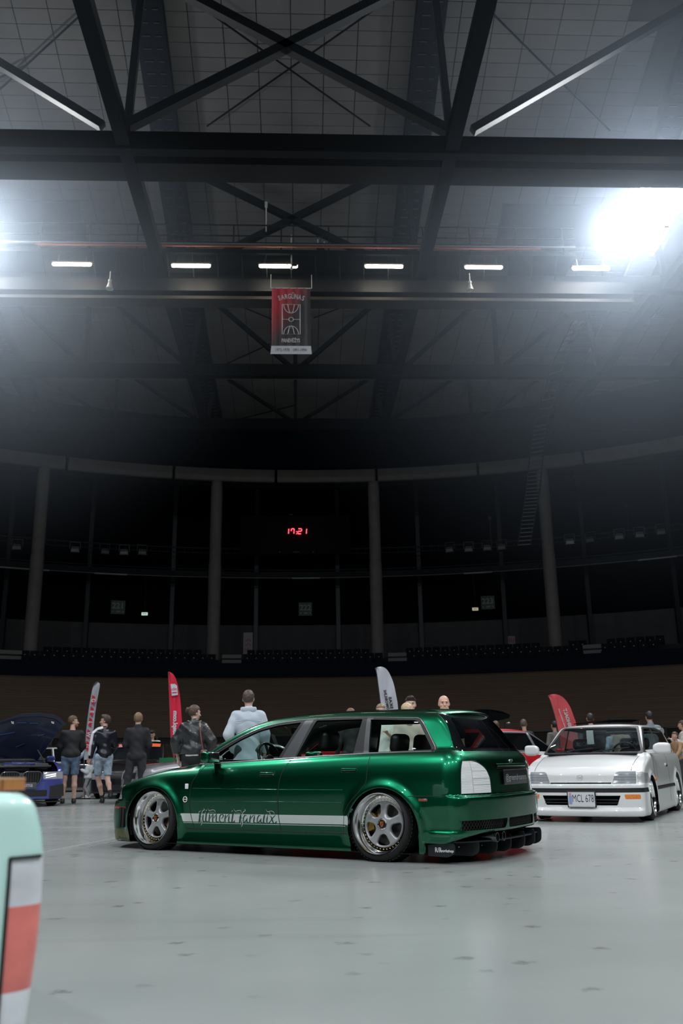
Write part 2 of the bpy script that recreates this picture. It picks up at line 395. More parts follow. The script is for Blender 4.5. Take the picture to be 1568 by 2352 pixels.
def paint(name, c, metal=.0, rough=.35, flake=0.0):
    if name in _MATS: return _MATS[name]
    m = mat(name, c, rough, metal, coat=1.0)
    if flake:
        nt = m.node_tree; b = nt.nodes['Principled BSDF']; tc = nt.nodes.new('ShaderNodeTexCoord'); v = nt.nodes.new('ShaderNodeTexVoronoi'); v.inputs['Scale'].default_value = 1400
        nt.links.new(tc.outputs['Object'], v.inputs['Vector']); mx = nt.nodes.new('ShaderNodeMix'); mx.data_type = 'RGBA'
        mx.inputs[6].default_value = (*[q * (1 - flake) for q in c], 1); mx.inputs[7].default_value = (*[min(1, q * (1 + flake)) for q in c], 1)
        nt.links.new(v.outputs['Color'], mx.inputs[0]); nt.links.new(mx.outputs[2], b.inputs['Base Color'])
    return m
def lens_mat(name, c=(0.72, 0.73, 0.72), s=(1, 90, 8), rough=.18):
    """clear moulded lamp lens: fine parallel ribs over broad reflector bands"""
    m = mat(name, c, rough, 0.1, coat=1.0); nt = m.node_tree; b = nt.nodes['Principled BSDF']; tc = nt.nodes.new('ShaderNodeTexCoord')
    mp = nt.nodes.new('ShaderNodeMapping'); mp.inputs['Scale'].default_value = s; nt.links.new(tc.outputs['Object'], mp.inputs[0])
    w = nt.nodes.new('ShaderNodeTexWave'); w.bands_direction = 'Z'; w.inputs['Scale'].default_value = 1.0; nt.links.new(mp.outputs[0], w.inputs['Vector'])
    n = nt.nodes.new('ShaderNodeTexNoise'); n.inputs['Scale'].default_value = .22; n.inputs['Detail'].default_value = 2; nt.links.new(mp.outputs[0], n.inputs['Vector'])
    mx = nt.nodes.new('ShaderNodeMath'); mx.operation = 'MULTIPLY_ADD'; mx.inputs[1].default_value = .35; nt.links.new(w.outputs['Fac'], mx.inputs[0]); nt.links.new(n.outputs['Fac'], mx.inputs[2])
    r = nt.nodes.new('ShaderNodeValToRGB'); r.color_ramp.elements[0].color = (*[q * .72 for q in c], 1); r.color_ramp.elements[1].color = (*c, 1); r.color_ramp.elements[0].position = .35; r.color_ramp.elements[1].position = .85
    nt.links.new(mx.outputs[0], r.inputs[0]); nt.links.new(r.outputs[0], b.inputs['Base Color'])
    bp = nt.nodes.new('ShaderNodeBump'); bp.inputs['Strength'].default_value = .4; bp.inputs['Distance'].default_value = .003
    nt.links.new(w.outputs['Fac'], bp.inputs['Height']); nt.links.new(bp.outputs[0], b.inputs['Normal']); return m
M_LENS = lens_mat('clear_ribbed_lens', (.92, .93, .91), s=(6, 6, 45))
M_HEADLENS = lens_mat('headlamp_lens', (0.36, 0.38, 0.40), (18, 40, 9), .12)

# ------------------------------------------------------------------ wheels (axis = local y, outer face towards +y)
def spoke_face(R, ns=5, w0=.028, w1=.043, hub=.066, ring=.022, depth=.03, dish=.02, h=.0055, th=.022, ph0=math.pi / 2):
    """cast centre: spokes run out to a ring, openings between them"""
    def Fn(x, y, z):
        r = np.sqrt(x * x + z * z) + 1e-6; d = (hub - r) * -1
        for k in range(ns):
            a = ph0 + 2 * math.pi * k / ns; u = x * math.cos(a) + z * math.sin(a); v = np.abs(-x * math.sin(a) + z * math.cos(a))
            w = w0 + (w1 - w0) * np.clip((u - hub) / (R - hub), 0, 1)**1.6; d = smin(d, np.maximum(v - w, -u), .045)
        d = smin(d, np.maximum(R - ring - r, r - R), .028); d = np.maximum(d, r - R)
        yc = -dish * np.clip(r / R, 0, 1)**2 * 1.0 + .012 * np.exp(-(r / .05)**2)
        return smax(d, np.abs(y - yc) - th, .022) * .8
    return implicit_mesh(Fn, (-R - .01, -.07, -R - .01), (R + .01, .05, R + .01), h, 2)
_FACES = {}
def make_wheel(parent, name, loc, side, Rr=.25, Rt=.30, width=.235, camber=0, steer=0, style='five', lip=.095, facecol=None, bolts=True, caliper=None, crest=False, stretch=.012, lipm=None):
    """side=+1: outer face to +y.  The wheel is one part: tyre, rim barrel, face, cap as its sub-parts"""
    w = empty(name, parent=parent); w.location = loc
    w.rotation_euler = (math.radians(camber) * (side), 0, math.radians(steer) + (0 if side > 0 else math.pi))
    yo = 0.0; w2 = width
    t = MB(); b = Rt - .028
    t.lathe([(Rr - .004, -.002), (Rr + .006, .001), (Rr + .02, -.006), (Rr + (Rt - Rr) * .6, -.012 - stretch * .2), (Rt - .013, -.022 - stretch), (Rt - .004, -.034 - stretch), (Rt, -.052 - stretch), (Rt, -.085), (Rt - .005, -.087), (Rt - .005, -.092), (Rt, -.094),
             (Rt, -w2 / 2), (Rt - .005, -w2 / 2 - .002), (Rt - .005, -w2 / 2 - .007), (Rt, -w2 / 2 - .009), (Rt, -w2 + .092), (Rt - .005, -w2 + .09), (Rt - .005, -w2 + .085), (Rt, -w2 + .083), (Rt, -w2 + .045), (Rt - .02, -w2 + .01), (Rr, -w2)], M_RUBBER, n=72, axis='y')
    t.build('tyre', parent=w, smooth=True, angle=35)
    g = MB()
    for k in range(60):        # shoulder tread blocks
        a = 2 * math.pi * k / 60; ca, sa = math.cos(a), math.sin(a)
        Rm = np.array([[-sa, 0, ca], [0, 1, 0], [ca, 0, sa]])
        for yy in (-.045 - stretch, -w2 + .06): g.box(((Rt + .001) * ca, yy, (Rt + .001) * sa), (.019, .034, .006), M_RUBBER, Rm)
    tb = g.build('tread_block', parent=w); tb['kind'] = 'stuff'
    lp = MB(); m = lipm or M_CHROME
    lp.lathe([(Rr, -.004), (Rr + .003, .001), (Rr + .001, .006), (Rr - .006, .005), (Rr - .009, -.004), (Rr - .012, -.018), (Rr - .018, -.024), (Rr - .022, -lip * .6), (Rr - .030, -lip * .78), (Rr - .034, -lip), (Rr - .062, -lip - .003)], m, n=72, axis='y')
    lp.lathe([(Rr - .062, -lip - .003), (Rr - .070, -lip - .02), (Rr - .045, -w2 + .02), (Rr, -w2)], M_TRIMGREY, n=48, axis='y')
    lp.build('rim_lip', parent=w, smooth=True, angle=40)
    Rf = Rr - .058
    fc = facecol or M_SILVERW
    key = (style, round(Rf, 3))
    if key not in _FACES:
        if style == 'five': _FACES[key] = spoke_face(Rf)
        elif style == 'mesh': _FACES[key] = spoke_face(Rf, 10, .010, .012, .045, .012, dish=.02, th=.012)
        else: _FACES[key] = spoke_face(Rf, 6, .024, .034, .055, .014)
    V, Q, N = _FACES[key]; f = np_mesh('wheel_face', V, Q, fc, w, N); f.location = (0, -lip + .004, 0)
    if bolts:
        bt = MB()
        for k in range(40):
            a = 2 * math.pi * k / 40; bt.lathe([(.0034, 0), (.0034, .006), (0.0001, .008)], M_GOLD, n=6, axis='y', c=((Rr - .050) * math.cos(a), -lip - .002, (Rr - .050) * math.sin(a)))
        o = bt.build('rim_bolt', parent=w); o['kind'] = 'stuff'
    c = MB(); c.lathe([(.046, 0), (.046, .012), (.040, .020), (.036, .020), (.033, .016), (.0001, .017)], M_CHROME, n=6 if False else 24, axis='y', c=(0, -lip + .022, 0))
    cp = c.build('centre_cap', parent=w, smooth=True, angle=30)
    if crest:
        s = MB(); y0 = -lip + .0405
        s.prism([(-.018, .022), (.018, .022), (.017, -.006), (.009, -.02), (0, -.026), (-.009, -.02), (-.017, -.006)], y0 - .001, y0, M_GOLD)
        for (a, b_) in (((-.017, .002), (-.002, .016)), ((.002, -.014), (.014, -.001))):
            for q in range(3):
                z = a[1] + (b_[1] - a[1]) * (q + .5) / 3; s.box(((a[0] + b_[0]) / 2, y0 + .0005, z), (b_[0] - a[0], .001, .003), M_REDLENS)
        s.box((0, y0 + .0008, 0), (.010, .0012, .014), M_REDLENS); s.build('crest', parent=w)
    br = MB(); br.lathe([(Rr * .66, -.012), (Rr * .66, .0), (.06, .0), (.06, .02), (0.001, .02)], M_TRIMGREY, n=40, axis='y', c=(0, -lip - .085, 0))
    br.build('brake_disc', parent=w, smooth=True, angle=30)
    bd = MB(); bd.lathe([(Rr - .06, 0), (0.001, 0)], M_UNDER, n=24, axis='y', c=(0, -w2 + .03, 0)); bd.build('dust_shield', parent=w)
    if caliper:
        k = MB(); a0, a1 = caliper
        P = [(math.cos(a), math.sin(a)) for a in np.linspace(math.radians(a0), math.radians(a1), 8)]
        poly = [(p[0] * Rr * .70, p[1] * Rr * .70) for p in P] + [(p[0] * Rr * .46, p[1] * Rr * .46) for p in P[::-1]]
        k.prism(poly, -lip - .085, -lip - .03, M_GOLD); k.build('brake_caliper', parent=w)
    return w
def wheel_well(parent, x, z, R, yo, yi, side):
    m = MB(); P = [(R * math.cos(a), R * math.sin(a)) for a in np.linspace(-.35, math.pi + .35, 24)]
    V = [(x + p[0], side * yo, z + p[1]) for p in P] + [(x + p[0], side * yi, z + p[1]) for p in P]; n = len(P)
    m.add(V, [(i, i + 1, n + i + 1, n + i) for i in range(n - 1)] + [tuple(range(n, 2 * n))], M_UNDER)
    return m.build('wheel_arch_liner', parent=parent, smooth=True, angle=40)
def rbox(name, c, d, r, m, parent, rot=None, h=None):
    """box with generously rounded edges"""
    b = bmesh.new(); bmesh.ops.create_cube(b, size=1); bmesh.ops.scale(b, vec=d, verts=b.verts)
    bmesh.ops.bevel(b, geom=b.edges[:], offset=min(r, min(d) * .49), segments=4, profile=.5, affect='EDGES')
    me = bpy.data.meshes.new(name); b.to_mesh(me); b.free(); me.materials.append(m); me.shade_smooth()
    o = bpy.data.objects.new(name, me); COL.objects.link(o); o.parent = parent; o.location = c
    if rot: o.rotation_euler = rot
    return o
def car_seat(parent, x, y, zs, zt, m=M_LEATHER, w=.48, lean=-.25, head=True, hw=.26, hh=.19):
    rbox('seat_back', (x - .05, y, (zs + zt) / 2), (.13, w, zt - zs), .055, m, parent, (0, lean, 0))
    rbox('seat_cushion', (x + .24, y, zs), (.5, w, .14), .05, m, parent)
    if head: rbox('headrest', (x - .05 + lean * .42, y, zt + hh / 2 + .03), (.11, hw, hh), .05, m, parent, (0, lean * .6, 0))

# ------------------------------------------------------------------ the green estate car
def build_green():
    root = empty('estate_car', label='dark green metallic estate car with deep chrome wheels and a lettered grey side stripe', cat='car')
    a = math.radians(145.5); hd = np.array([math.cos(a), math.sin(a), 0]); lf = np.array([-hd[1], hd[0], 0])
    o = np.array([.637, 7.930, 0]) - lf * .855; root.location = tuple(o); root.rotation_euler = (0, 0, a)
    G = paint('metallic_green_paint', (0.006, 0.128, 0.060), 1.0, .33, .45)
    belt = pchip([-1.1, -.5, .15, 1.0, 1.65, 2.0, 2.3, 3.6], [.885, .882, .874, .842, .818, .80, .79, .78])
    prof = pchip([0, .08, .13, .24, .28, .45, .60, .72, .80, .88, .95, 1.02, 1.15], [.835, .848, .852, .846, .846, .856, .860, .858, .850, .832, .803, .762, .62])
    Wx = pchip([-1.1, -.75, -.4, .3, 1.3, 2.2, 2.6, 3.0, 3.3, 3.6], [.80, .852, .862, .858, .860, .860, .858, .840, .80, .76])
    hood = pchip([1.9, 2.2, 2.45, 2.75, 2.95, 3.15, 3.3, 3.4, 3.5, 3.6], [.855, .838, .822, .775, .725, .655, .59, .55, .49, .40])
    rb = pchip([0, .1, .2, .3, .5, .517, .535, .6, .7, .8, .88, 1.0], [-.86, -.90, -.935, -.95, -.955, -.95, -.905, -.90, -.895, -.875, -.83, -.74])
    fb = pchip([0, .08, .16, .3, .42, .45, .47, .6, .8], [3.36, 3.42, 3.44, 3.46, 3.45, 3.44, 3.40, 3.36, 3.1])
    roof = pchip([-1.2, -.62, -.45, -.2, .1, .5, .9, 1.25, 1.5, 1.9, 2.6], [1.20, 1.236, 1.256, 1.272, 1.284, 1.292, 1.287, 1.268, 1.238, 1.16, .9])
    xw = pchip([.6, .80, .86, .94, 1.066, 1.166, 1.21, 1.26, 1.34], [2.55, 2.20, 2.14, 2.03, 1.79, 1.56, 1.43, 1.2, .85])
    xr = pchip([.6, .877, 1.0, 1.1, 1.176, 1.25, 1.32], [-.80, -.705, -.615, -.535, -.465, -.39, -.31])
    gw = pchip([.6, .84, .95, 1.08, 1.2, 1.28], [.83, .762, .722, .667, .612, .57])
    def Fn(x, y, z):
        ay = np.abs(y); b = belt(x); side = ay - (Wx(x) + prof(z / b * .87 / .87) - .86)
        for xc in (-.045, 2.585):
            r = np.sqrt((x - xc)**2 + (z - .25)**2); side = side - .032 * np.exp(-((r - .350) / .050)**2) * np.clip((z - .12) / .1, 0, 1)
        side = side - .010 * np.exp(-((z - .075) / .03)**2) * (x > -.3) * (x < 2.4)      # flare of the side skirt
        side = side - .012 * np.exp(-((z - .44) / .05)**2) * np.clip((-.35 - x) / .1, 0, 1) - .014 * np.exp(-((z - .235) / .02)**2) * np.clip((-.42 - x) / .1, 0, 1)
        T = np.where(x < 2.05, b + .02 - .0 * ay, hood(x) - .065 * (ay / .75)**2.2)
        top = (z - T) * .97; L = smax(side, top, .075)
        rear = (rb(z) + .20 * (ay / .85)**2.8 - x); L = smax(L, rear, .10)
        front = (x - (fb(z) - .30 * (ay / .84)**2.7)) * .9; L = smax(L, front, .07)
        bot = np.where(x < -.42, .155 + .08 * np.clip((-.6 - x) / .25, 0, 1), np.where(x > 2.9, .065, .068)) - z; L = smax(L, bot, .03)
        gs = (ay - (gw(z) - .030 * np.clip((x - .7) / 1.4, -1, 1)**2 - .05 * np.clip((-.2 - x) / .4, 0, 1)**2)) * .93
        gt = z - (roof(x) - .050 * (ay / .6)**2.2)
        gf = (x - xw(z) - .13 * (1 - (ay / .62)**2)) * .43; gr = (xr(z) - .105 * (1 - (ay / .66)**2) - x) * .86
        g = smax(gs, gt, .085); g = smax(g, gf, .05); g = smax(g, gr, .045); g = np.maximum(g, .70 - z)
        return smin(L, g, .022)
    S = Skin(Fn, (-1.02, -.93, .03), (3.52, .93, 1.33), .0165)
    AY = lambda V: np.abs(V[:, 1])
    side = lambda P: (lambda V, N, P=P: poly_sd(P, V[:, 0], V[:, 2]))
    def arch(xc, R=.343):
        return lambda V, N: np.where(V[:, 2] > .25, np.hypot(V[:, 0] - xc, V[:, 2] - .25) - R, np.abs(V[:, 0] - xc) - R + (.25 - V[:, 2]) * .10)
    # regions ------------------------------------------------------------
    lat = lambda V, N: (np.abs(V[:, 1]) > .45)
    S.region('fender', side([(2.107, .9), (2.107, .415), (2.05, .0), (3.6, .0), (3.6, .9)]), lambda V, N: np.abs(N[:, 1]) > .0)
    S.region('hood', lambda V, N: np.maximum(np.maximum(AY(V) - .66 + (V[:, 0] - 2.2) * .07, 2.17 - V[:, 0]), .60 - V[:, 2] - (V[:, 0] - 3.2) * .5))
    S.region('front_bumper', lambda V, N: np.maximum(2.75 - V[:, 0], V[:, 2] - .452))
    S.region('front_lip', lambda V, N: np.maximum(2.75 - V[:, 0], V[:, 2] - .185))
    S.region('headlamp', lambda V, N: np.maximum(poly_sd(rounded([(3.04, .475), (3.10, .590), (3.30, .585), (3.60, .56), (3.60, .465)], .02), V[:, 0], V[:, 2]), .36 - AY(V)))
    S.region('indicator_strip', lambda V, N: np.maximum(poly_sd([(2.98, .385), (2.98, .402), (3.6, .402), (3.6, .385)], V[:, 0], V[:, 2]), .5 - AY(V)))
    S.region('side_skirt', side([(.305, 0), (.305, .214), (2.155, .214), (2.155, 0)]))
    FD = [(1.985, .80), (2.02, .745), (2.091, .642), (2.105, .55), (2.105, .415), (2.08, .30), (2.051, .215), (1.022, .217), (1.045, .33), (1.05, .449), (1.048, .57), (1.031, .695), (1.0, .77), (.963, .838), (1.0, .86), (1.985, .83)]
    RD = [(.963, .838), (1.0, .77), (1.031, .695), (1.048, .57), (1.05, .449), (1.045, .33), (1.022, .217), (.349, .217), (.342, .355), (.32, .41), (.27, .475), (.20, .535), (.155, .583), (.124, .625), (.113, .67), (.109, .872), (.9, .86)]
    S.region('front_door', side(FD), lat); S.region('rear_door', side(RD), lat)
    S.region('rear_bumper', lambda V, N: np.maximum(V[:, 0] + .27, V[:, 2] - .525))
    S.region('tailgate', lambda V, N: np.maximum(np.maximum(V[:, 0] + .735, .527 - V[:, 2]), V[:, 2] - .885))
    TL = rounded([(.455, .546), (.455, .66), (.50, .745), (.60, .802), (1.2, .802), (1.2, .546)], [.01, .05, .06, .06, .01, .01], 5)
    S.region('tail_lamp', lambda V, N: np.maximum(V[:, 0] + .742, poly_sd(TL, AY(V), V[:, 2])))
    ST = [(.292, .289), (.292, .361), (2.206, .352), (2.185, .277)]
    S.region('stripe', side(ST), lambda V, N: (np.abs(V[:, 1]) > .6), over=['front_door', 'rear_door', 'fender', 'body'])
    SUR = rounded([(2.14, .80), (2.00, .885), (1.85, .962), (1.674, 1.055), (1.45, 1.140), (1.229, 1.187), (.989, 1.207), (.58, 1.216), (.2, 1.205), (-.315, 1.180), (-.515, .890), (-.45, .886), (.15, .878), (1.0, .846), (1.65, .820)], [.01, .05, .05, .05, .05, .05, .05, .05, .05, .05, .02, .02, .05, .05, .05])
    up = lambda V, N: (np.abs(V[:, 1]) > .45) & (np.abs(N[:, 1]) > .35)
    S.region('window_surround', side(SUR), up)
    S.region('b_pillar_cover', side([(1.095, .83), (.900, 1.222), (.812, 1.222), (.945, .83)]), up, over=['window_surround'])
    S.region('c_pillar_cover', side([(.238, 1.22), (.20, .86), (.118, .86), (.175, 1.22)]), up, over=['window_surround'])
    G1 = rounded([(2.03, .832), (1.86, .925), (1.66, 1.028), (1.44, 1.112), (1.22, 1.158), (.955, 1.178), (1.125, .850), (1.65, .832)], [.02, .05, .05, .05, .05, .01, .01, .05])
    G2 = rounded([(.918, .862), (.782, 1.19), (.28, 1.184), (.305, .882)], .012); G2b = [(.24, .885), (.27, .885), (.262, 1.1)]
    G3 = rounded([(.15, .889), (.19, 1.178), (-.29, 1.154), (-.455, .902)], [.01, .01, .05, .02])
    for q in (G1, G2, G3): S.region('glass', side(q), up)
    WS = rounded([(-.655, .846), (-.53, 1.215), (.53, 1.215), (.655, .846)], .03)
    S.region('windscreen', lambda V, N: poly_sd(WS, V[:, 1], V[:, 2]), lambda V, N: (V[:, 0] > 1.0) & (N[:, 0] > .15))
    S.region('rear_frit', lambda V, N: poly_sd(rounded([(-.672, .884), (-.535, 1.205), (.535, 1.205), (.672, .884)], .015), V[:, 1], V[:, 2]), lambda V, N: (V[:, 0] < -.3) & (N[:, 0] < -.02))
    S.region('rear_glass', lambda V, N: poly_sd(rounded([(-.585, .912), (-.46, 1.172), (.46, 1.172), (.585, .912)], .03), V[:, 1], V[:, 2]), lambda V, N: (V[:, 0] < -.3) & (N[:, 0] < -.02))
    S.region('roof', lambda V, N: np.maximum(1.222 - V[:, 2], AY(V) - .52), lambda V, N: N[:, 2] > .5, over=['body'])
    for gq in ([(.34, .262), (.30, .338), (.90, .338), (.90, .262)], [(-.28, .262), (-.28, .338), (.28, .338), (.28, .262)], [(-.34, .262), (-.30, .338), (-.90, .338), (-.90, .262)]):
        S.region('grille_hole', lambda V, N, gq=gq: poly_sd(rounded(gq, .02), V[:, 1], V[:, 2]), lambda V, N: (V[:, 0] < -.75))
    S.region('arch_hole', lambda V, N: np.minimum(arch(-.045)(V, N), arch(2.585)(V, N)), lambda V, N: np.abs(V[:, 1]) > .42)
    S.region('underbody', lambda V, N: V[:, 2] - .085, lambda V, N: N[:, 2] < -.7)
    P = lambda l, n, m, **k: S.part(l, n, m, root, **k)
    P('body', 'quarter_panel', G, side=1); P('body', 'quarter_panel', G, side=-1); P('roof', 'roof_panel', G); P('hood', 'hood', G)
    for s in (1, -1):
        P('fender', 'fender', G, side=s); P('front_door', 'front_door', G, side=s); P('rear_door', 'rear_door', G, side=s); P('side_skirt', 'side_skirt', G, side=s)
        P('stripe', 'side_stripe', M_GREYPR, side=s); P('tail_lamp', 'tail_lamp', M_LENS, side=s); P('headlamp', 'headlamp', M_HEADLENS, side=s)
        P('window_surround', 'window_frame', M_SATIN if False else M_SEAL, side=s); P('b_pillar_cover', 'pillar_cover', M_SATIN, side=s); P('c_pillar_cover', 'pillar_cover', M_SATIN, side=s)
        P('indicator_strip', 'side_marker', M_REDLENS, side=s)
        gl = lambda lo, hi: (lambda C: (C[:, 0] > lo) & (C[:, 0] < hi))
        P('glass', 'front_door_window', M_GLASS, side=s, extra=gl(.94, 3)); P('glass', 'rear_door_window', M_GLASS, side=s, extra=gl(.235, .94)); P('glass', 'quarter_window', M_GLASS, side=s, extra=gl(-1, .235))
    P('front_bumper', 'front_bumper', G); P('rear_bumper', 'rear_bumper', G); P('tailgate', 'tailgate', G)
    P('underbody', 'underbody', M_UNDER); P('rear_frit', 'rear_window_border', M_DARKGLASS); P('rear_glass', 'rear_window', glass_mat('rear_car_glass', (.10, .12, .12))); P('windscreen', 'windscreen', glass_mat('windscreen_glass', (.62, .74, .72)))
    camo = mat('camouflage_film', (0.2, 0.17, 0.06), .35, coat=.5); nt = camo.node_tree; tc = nt.nodes.new('ShaderNodeTexCoord'); n = nt.nodes.new('ShaderNodeTexNoise'); n.inputs['Scale'].default_value = 9; n.inputs['Detail'].default_value = 1
    r = nt.nodes.new('ShaderNodeValToRGB'); r.color_ramp.interpolation = 'CONSTANT'; e = r.color_ramp.elements; e[0].color = (.28, .25, .10, 1); e[1].position = .47; e[1].color = (.035, .045, .03, 1); q = e.new(.56); q.color = (.09, .10, .04, 1)
    nt.links.new(tc.outputs['Object'], n.inputs[0]); nt.links.new(n.outputs[0], r.inputs[0]); nt.links.new(r.outputs[0], nt.nodes['Principled BSDF'].inputs[0])
    P('front_lip', 'front_lip', camo)
    # inner lining seen through the glass
    lin = [l for l in ('body', 'roof', 'window_surround', 'b_pillar_cover', 'c_pillar_cover', 'rear_frit')]
    for l in lin: S.part(l, 'cabin_lining', M_DARKIN, root, off=-.022, flip=True, extra=lambda C: (C[:, 2] > .80) & (C[:, 0] < 2.2) & (C[:, 0] > -.85))
    # seams
    def both(name, pts, w, m, **k):
        for s in (1, -1): S.strip(name, pts, w, m, root, 'y', s, **k)
    both('door_gap', spline2([(1.985, .80), (2.02, .745), (2.091, .642), (2.105, .55), (2.105, .415), (2.08, .30), (2.051, .217)], 3), .006, M_GAP)
    both('door_gap', spline2([(.963, .838), (1.0, .77), (1.031, .695), (1.048, .57), (1.05, .449), (1.045, .33), (1.022, .217)], 3), .007, M_GAP)
    both('door_gap', spline2([(.109, .872), (.113, .67), (.124, .625), (.155, .583), (.20, .535), (.27, .475), (.32, .41), (.342, .355), (.349, .217)], 3), .006, M_GAP)
    both('skirt_gap', [(.31, .215), (2.15, .215)], .007, M_GAP); both('bumper_gap', [(-.30, .527), (-.73, .530)], .006, M_GAP)
    both('bumper_gap', [(2.93, .455), (3.25, .455)], .006, M_GAP)
    both('stripe_line', [(.295, .276), (2.18, .266)], .0045, M_GREYPR, h=.0006)
    for s in (1, -1):
        S.strip('tailgate_gap', [(s * .45, .54), (s * .45, .66), (s * .495, .747), (s * .60, .806), (s * .735, .806)], .005, M_GAP, root, 'x', -1, start=1.1)
        S.strip('lamp_gap', [(-.741, .545), (-.741, .80), (-.71, .87)], .005, M_GAP, root, 'y', s)
    S.strip('tailgate_gap', [(-.72, .531), (.72, .531)], .007, M_GAP, root, 'x', -1, start=1.1)
    both('waist_trim', [(2.10, .808), (1.65, .824), (1.0, .850), (.15, .882), (-.47, .889)], .016, M_TRIMGREY, h=.004, round_=True)
    both('window_trim', np.vstack([spline2([(2.08, .835), (1.86, .955), (1.674, 1.046), (1.45, 1.131), (1.229, 1.178), (.989, 1.198)], 3), [(.58, 1.208), (.2, 1.197), (-.27, 1.176)], spline2([(-.31, 1.16), (-.36, 1.10), (-.495, .895)], 3)]), .010, M_TRIMGREY, h=.003)
    both('door_moulding', [(1.062, .577), (2.075, .585)], .006, G, h=.006, round_=True); both('door_moulding', [(1.062, .470), (2.085, .462)], .006, G, h=.006, round_=True)
    both('door_moulding', [(.345, .575), (1.035, .577)], .006, G, h=.006, round_=True); both('door_moulding', [(.36, .470), (1.035, .470)], .006, G, h=.006, round_=True)
    # recessed door handles
    for s in (1, -1):
        for x0, z0 in ((1.19, .708), (.297, .738)):
            pl = rounded([(x0 - .085, z0 - .012), (x0 - .085, z0 + .030), (x0 + .085, z0 + .026), (x0 + .085, z0 - .016)], .012)
            S.strip('handle_gap', pl, .004, M_GAP, root, 'y', s, closed=True)
            pt, N = S.hit([x0], [z0]); y = pt[0][1]
            rbox('door_handle', (x0, s * (y + .004), z0 + .008), (.15, .022, .026), .009, G, root)
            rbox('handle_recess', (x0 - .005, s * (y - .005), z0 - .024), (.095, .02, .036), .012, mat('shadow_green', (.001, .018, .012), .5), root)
        pt, N = S.hit([1.115], [.708]); c = MB(); c.lathe([(.009, 0), (.009, .006), (.0001, .007)], M_CHROME, n=12, axis='y'); c.build('lock_barrel', parent=root, loc=(1.118, s * pt[0][1] + s * .001, .712), rot=(0 if s > 0 else math.pi, 0, 0))
        pt, N = S.hit([2.153], [.603]); rbox('side_repeater', (2.153, s * (pt[0][1] + .002), .603), (.042, .012, .05), .018, mat('white_repeater', (.8, .8, .8), .3, coat=1), root)
        pt, N = S.hit([2.165], [.482]); c = MB(); c.lathe([(.028, 0), (.028, .004), (.021, .004), (.021, .001)], M_WHITEPR, n=24, axis='y'); c.lathe([(.021, .002), (.0001, .002)], M_GAP, n=24, axis='y'); c.box((0, .003, 0), (.036, .001, .007), M_WHITEPR)
        c.build('round_badge', parent=root, loc=(2.165, s * pt[0][1], .482), rot=(0 if s > 0 else math.pi, 0, 0))
        # bumper side markers
        pt, N = S.hit([-.43], [.497]); rbox('side_marker', (-.43, s * (pt[0][1] - .004), .497), (.085, .016, .022), .007, mat('smoked_red_lens', (.25, .05, .03), .2, coat=1), root)
        # front bumper intake fins
        pt, N = S.hit([3.02], [.30])
        for dx in (-.02, .02): rbox('intake_fin', (3.03 + dx, s * (pt[0][1] + .004), .30), (.026, .03, .20), .006, M_SEAL, root)
        # mirrors
        mr = empty('door_mirror', parent=root)
        V, Q, N = implicit_mesh(lambda x, y, z: smax(smax((np.abs(x - 1.845 + .25 * (np.abs(y) - .9)) - .055), np.abs(np.abs(y) - .915) - .09, .04), np.abs(z - .872) - .056, .035), (1.72, s * .92 - .13, .78), (1.97, s * .92 + .13, .96), .012)
        np_mesh('mirror_shell', V, Q, G, mr, N)
        m_ = MB(); m_.bar((1.88, s * .74, .845), (1.86, s * .86, .85), .06, .035, M_BLACKPL); m_.build('mirror_arm', parent=mr)
        rbox('mirror_glass', (1.778, s * .918, .872), (.012, .15, .09), .005, M_CHROME, mr, (0, 0, s * -.22))
        m_ = MB(); m_.prism([(2.06, .84), (1.90, .925), (1.90, .835)], s * .735, s * .752, M_BLACKPL); m_.build('mirror_sail', parent=mr)
    # wheels
    for s in (1, -1):
        make_wheel(root, 'rear_wheel', (0, s * .862, .303), s, .25, .303, .25, camber=5.5, caliper=(-20, 35) if s > 0 else (150, 200), crest=True)
        make_wheel(root, 'front_wheel', (2.607, s * .856, .303), s, .25, .303, .235, camber=5.0, steer=-2, caliper=(150, 215) if s > 0 else (-30, 30), crest=True)
        wheel_well(root, -.045, .25, .352, .83, .45, s); wheel_well(root, 2.585, .25, .352, .82, .45, s)
    # floor pan between the wheels
    f = MB(); f.box((1.27, 0, .13), (1.9, 1.5, .06), M_UNDER); f.box((1.3, 0, .20), (4.2, .85, .12), M_UNDER); f.build('floor_pan', parent=root)
    # interior
    for y in (.37, -.37): car_seat(root, .98, y, .42, .88, lean=-.30)
    rbox('rear_bench', (.12, 0, .62), (.16, 1.2, .5), .06, M_LEATHER, root, (0, -.3, 0))
    for y in (.40, -.05, -.45): rbox('rear_headrest', (.02, y, .965), (.10, .26, .17), .05, M_LEATHER, root, (0, -.15, 0))
    rbox('parcel_shelf', (-.35, 0, .855), (.6, 1.2, .02), .008, M_DARKIN, root)
    V, Q, N = implicit_mesh(lambda x, y, z: smax(smax(np.abs(x - 1.86) - .24, np.abs(y) - .68, .08), np.abs(z - .70 + .35 * (x - 1.6)**2) - .14, .06), (1.55, -.75, .45), (2.15, .75, .9), .03)
    np_mesh('dashboard', V, Q, M_DARKIN, root, N)
    sw = empty('steering_wheel', parent=root, loc=(1.50, .37, .84)); sw.rotation_euler = (0, math.radians(-68), 0)
    t = MB(); t.tube([(.175 * math.cos(q), .175 * math.sin(q), 0) for q in np.linspace(0, 2 * math.pi, 32, endpoint=False)], .015, M_LEATHER, 10, closed=True); t.build('wheel_rim', parent=sw, smooth=True)
    t = MB(); t.lathe([(.055, -.03), (.055, .01), (.03, .02), (.0001, .02)], M_LEATHER, 16); 
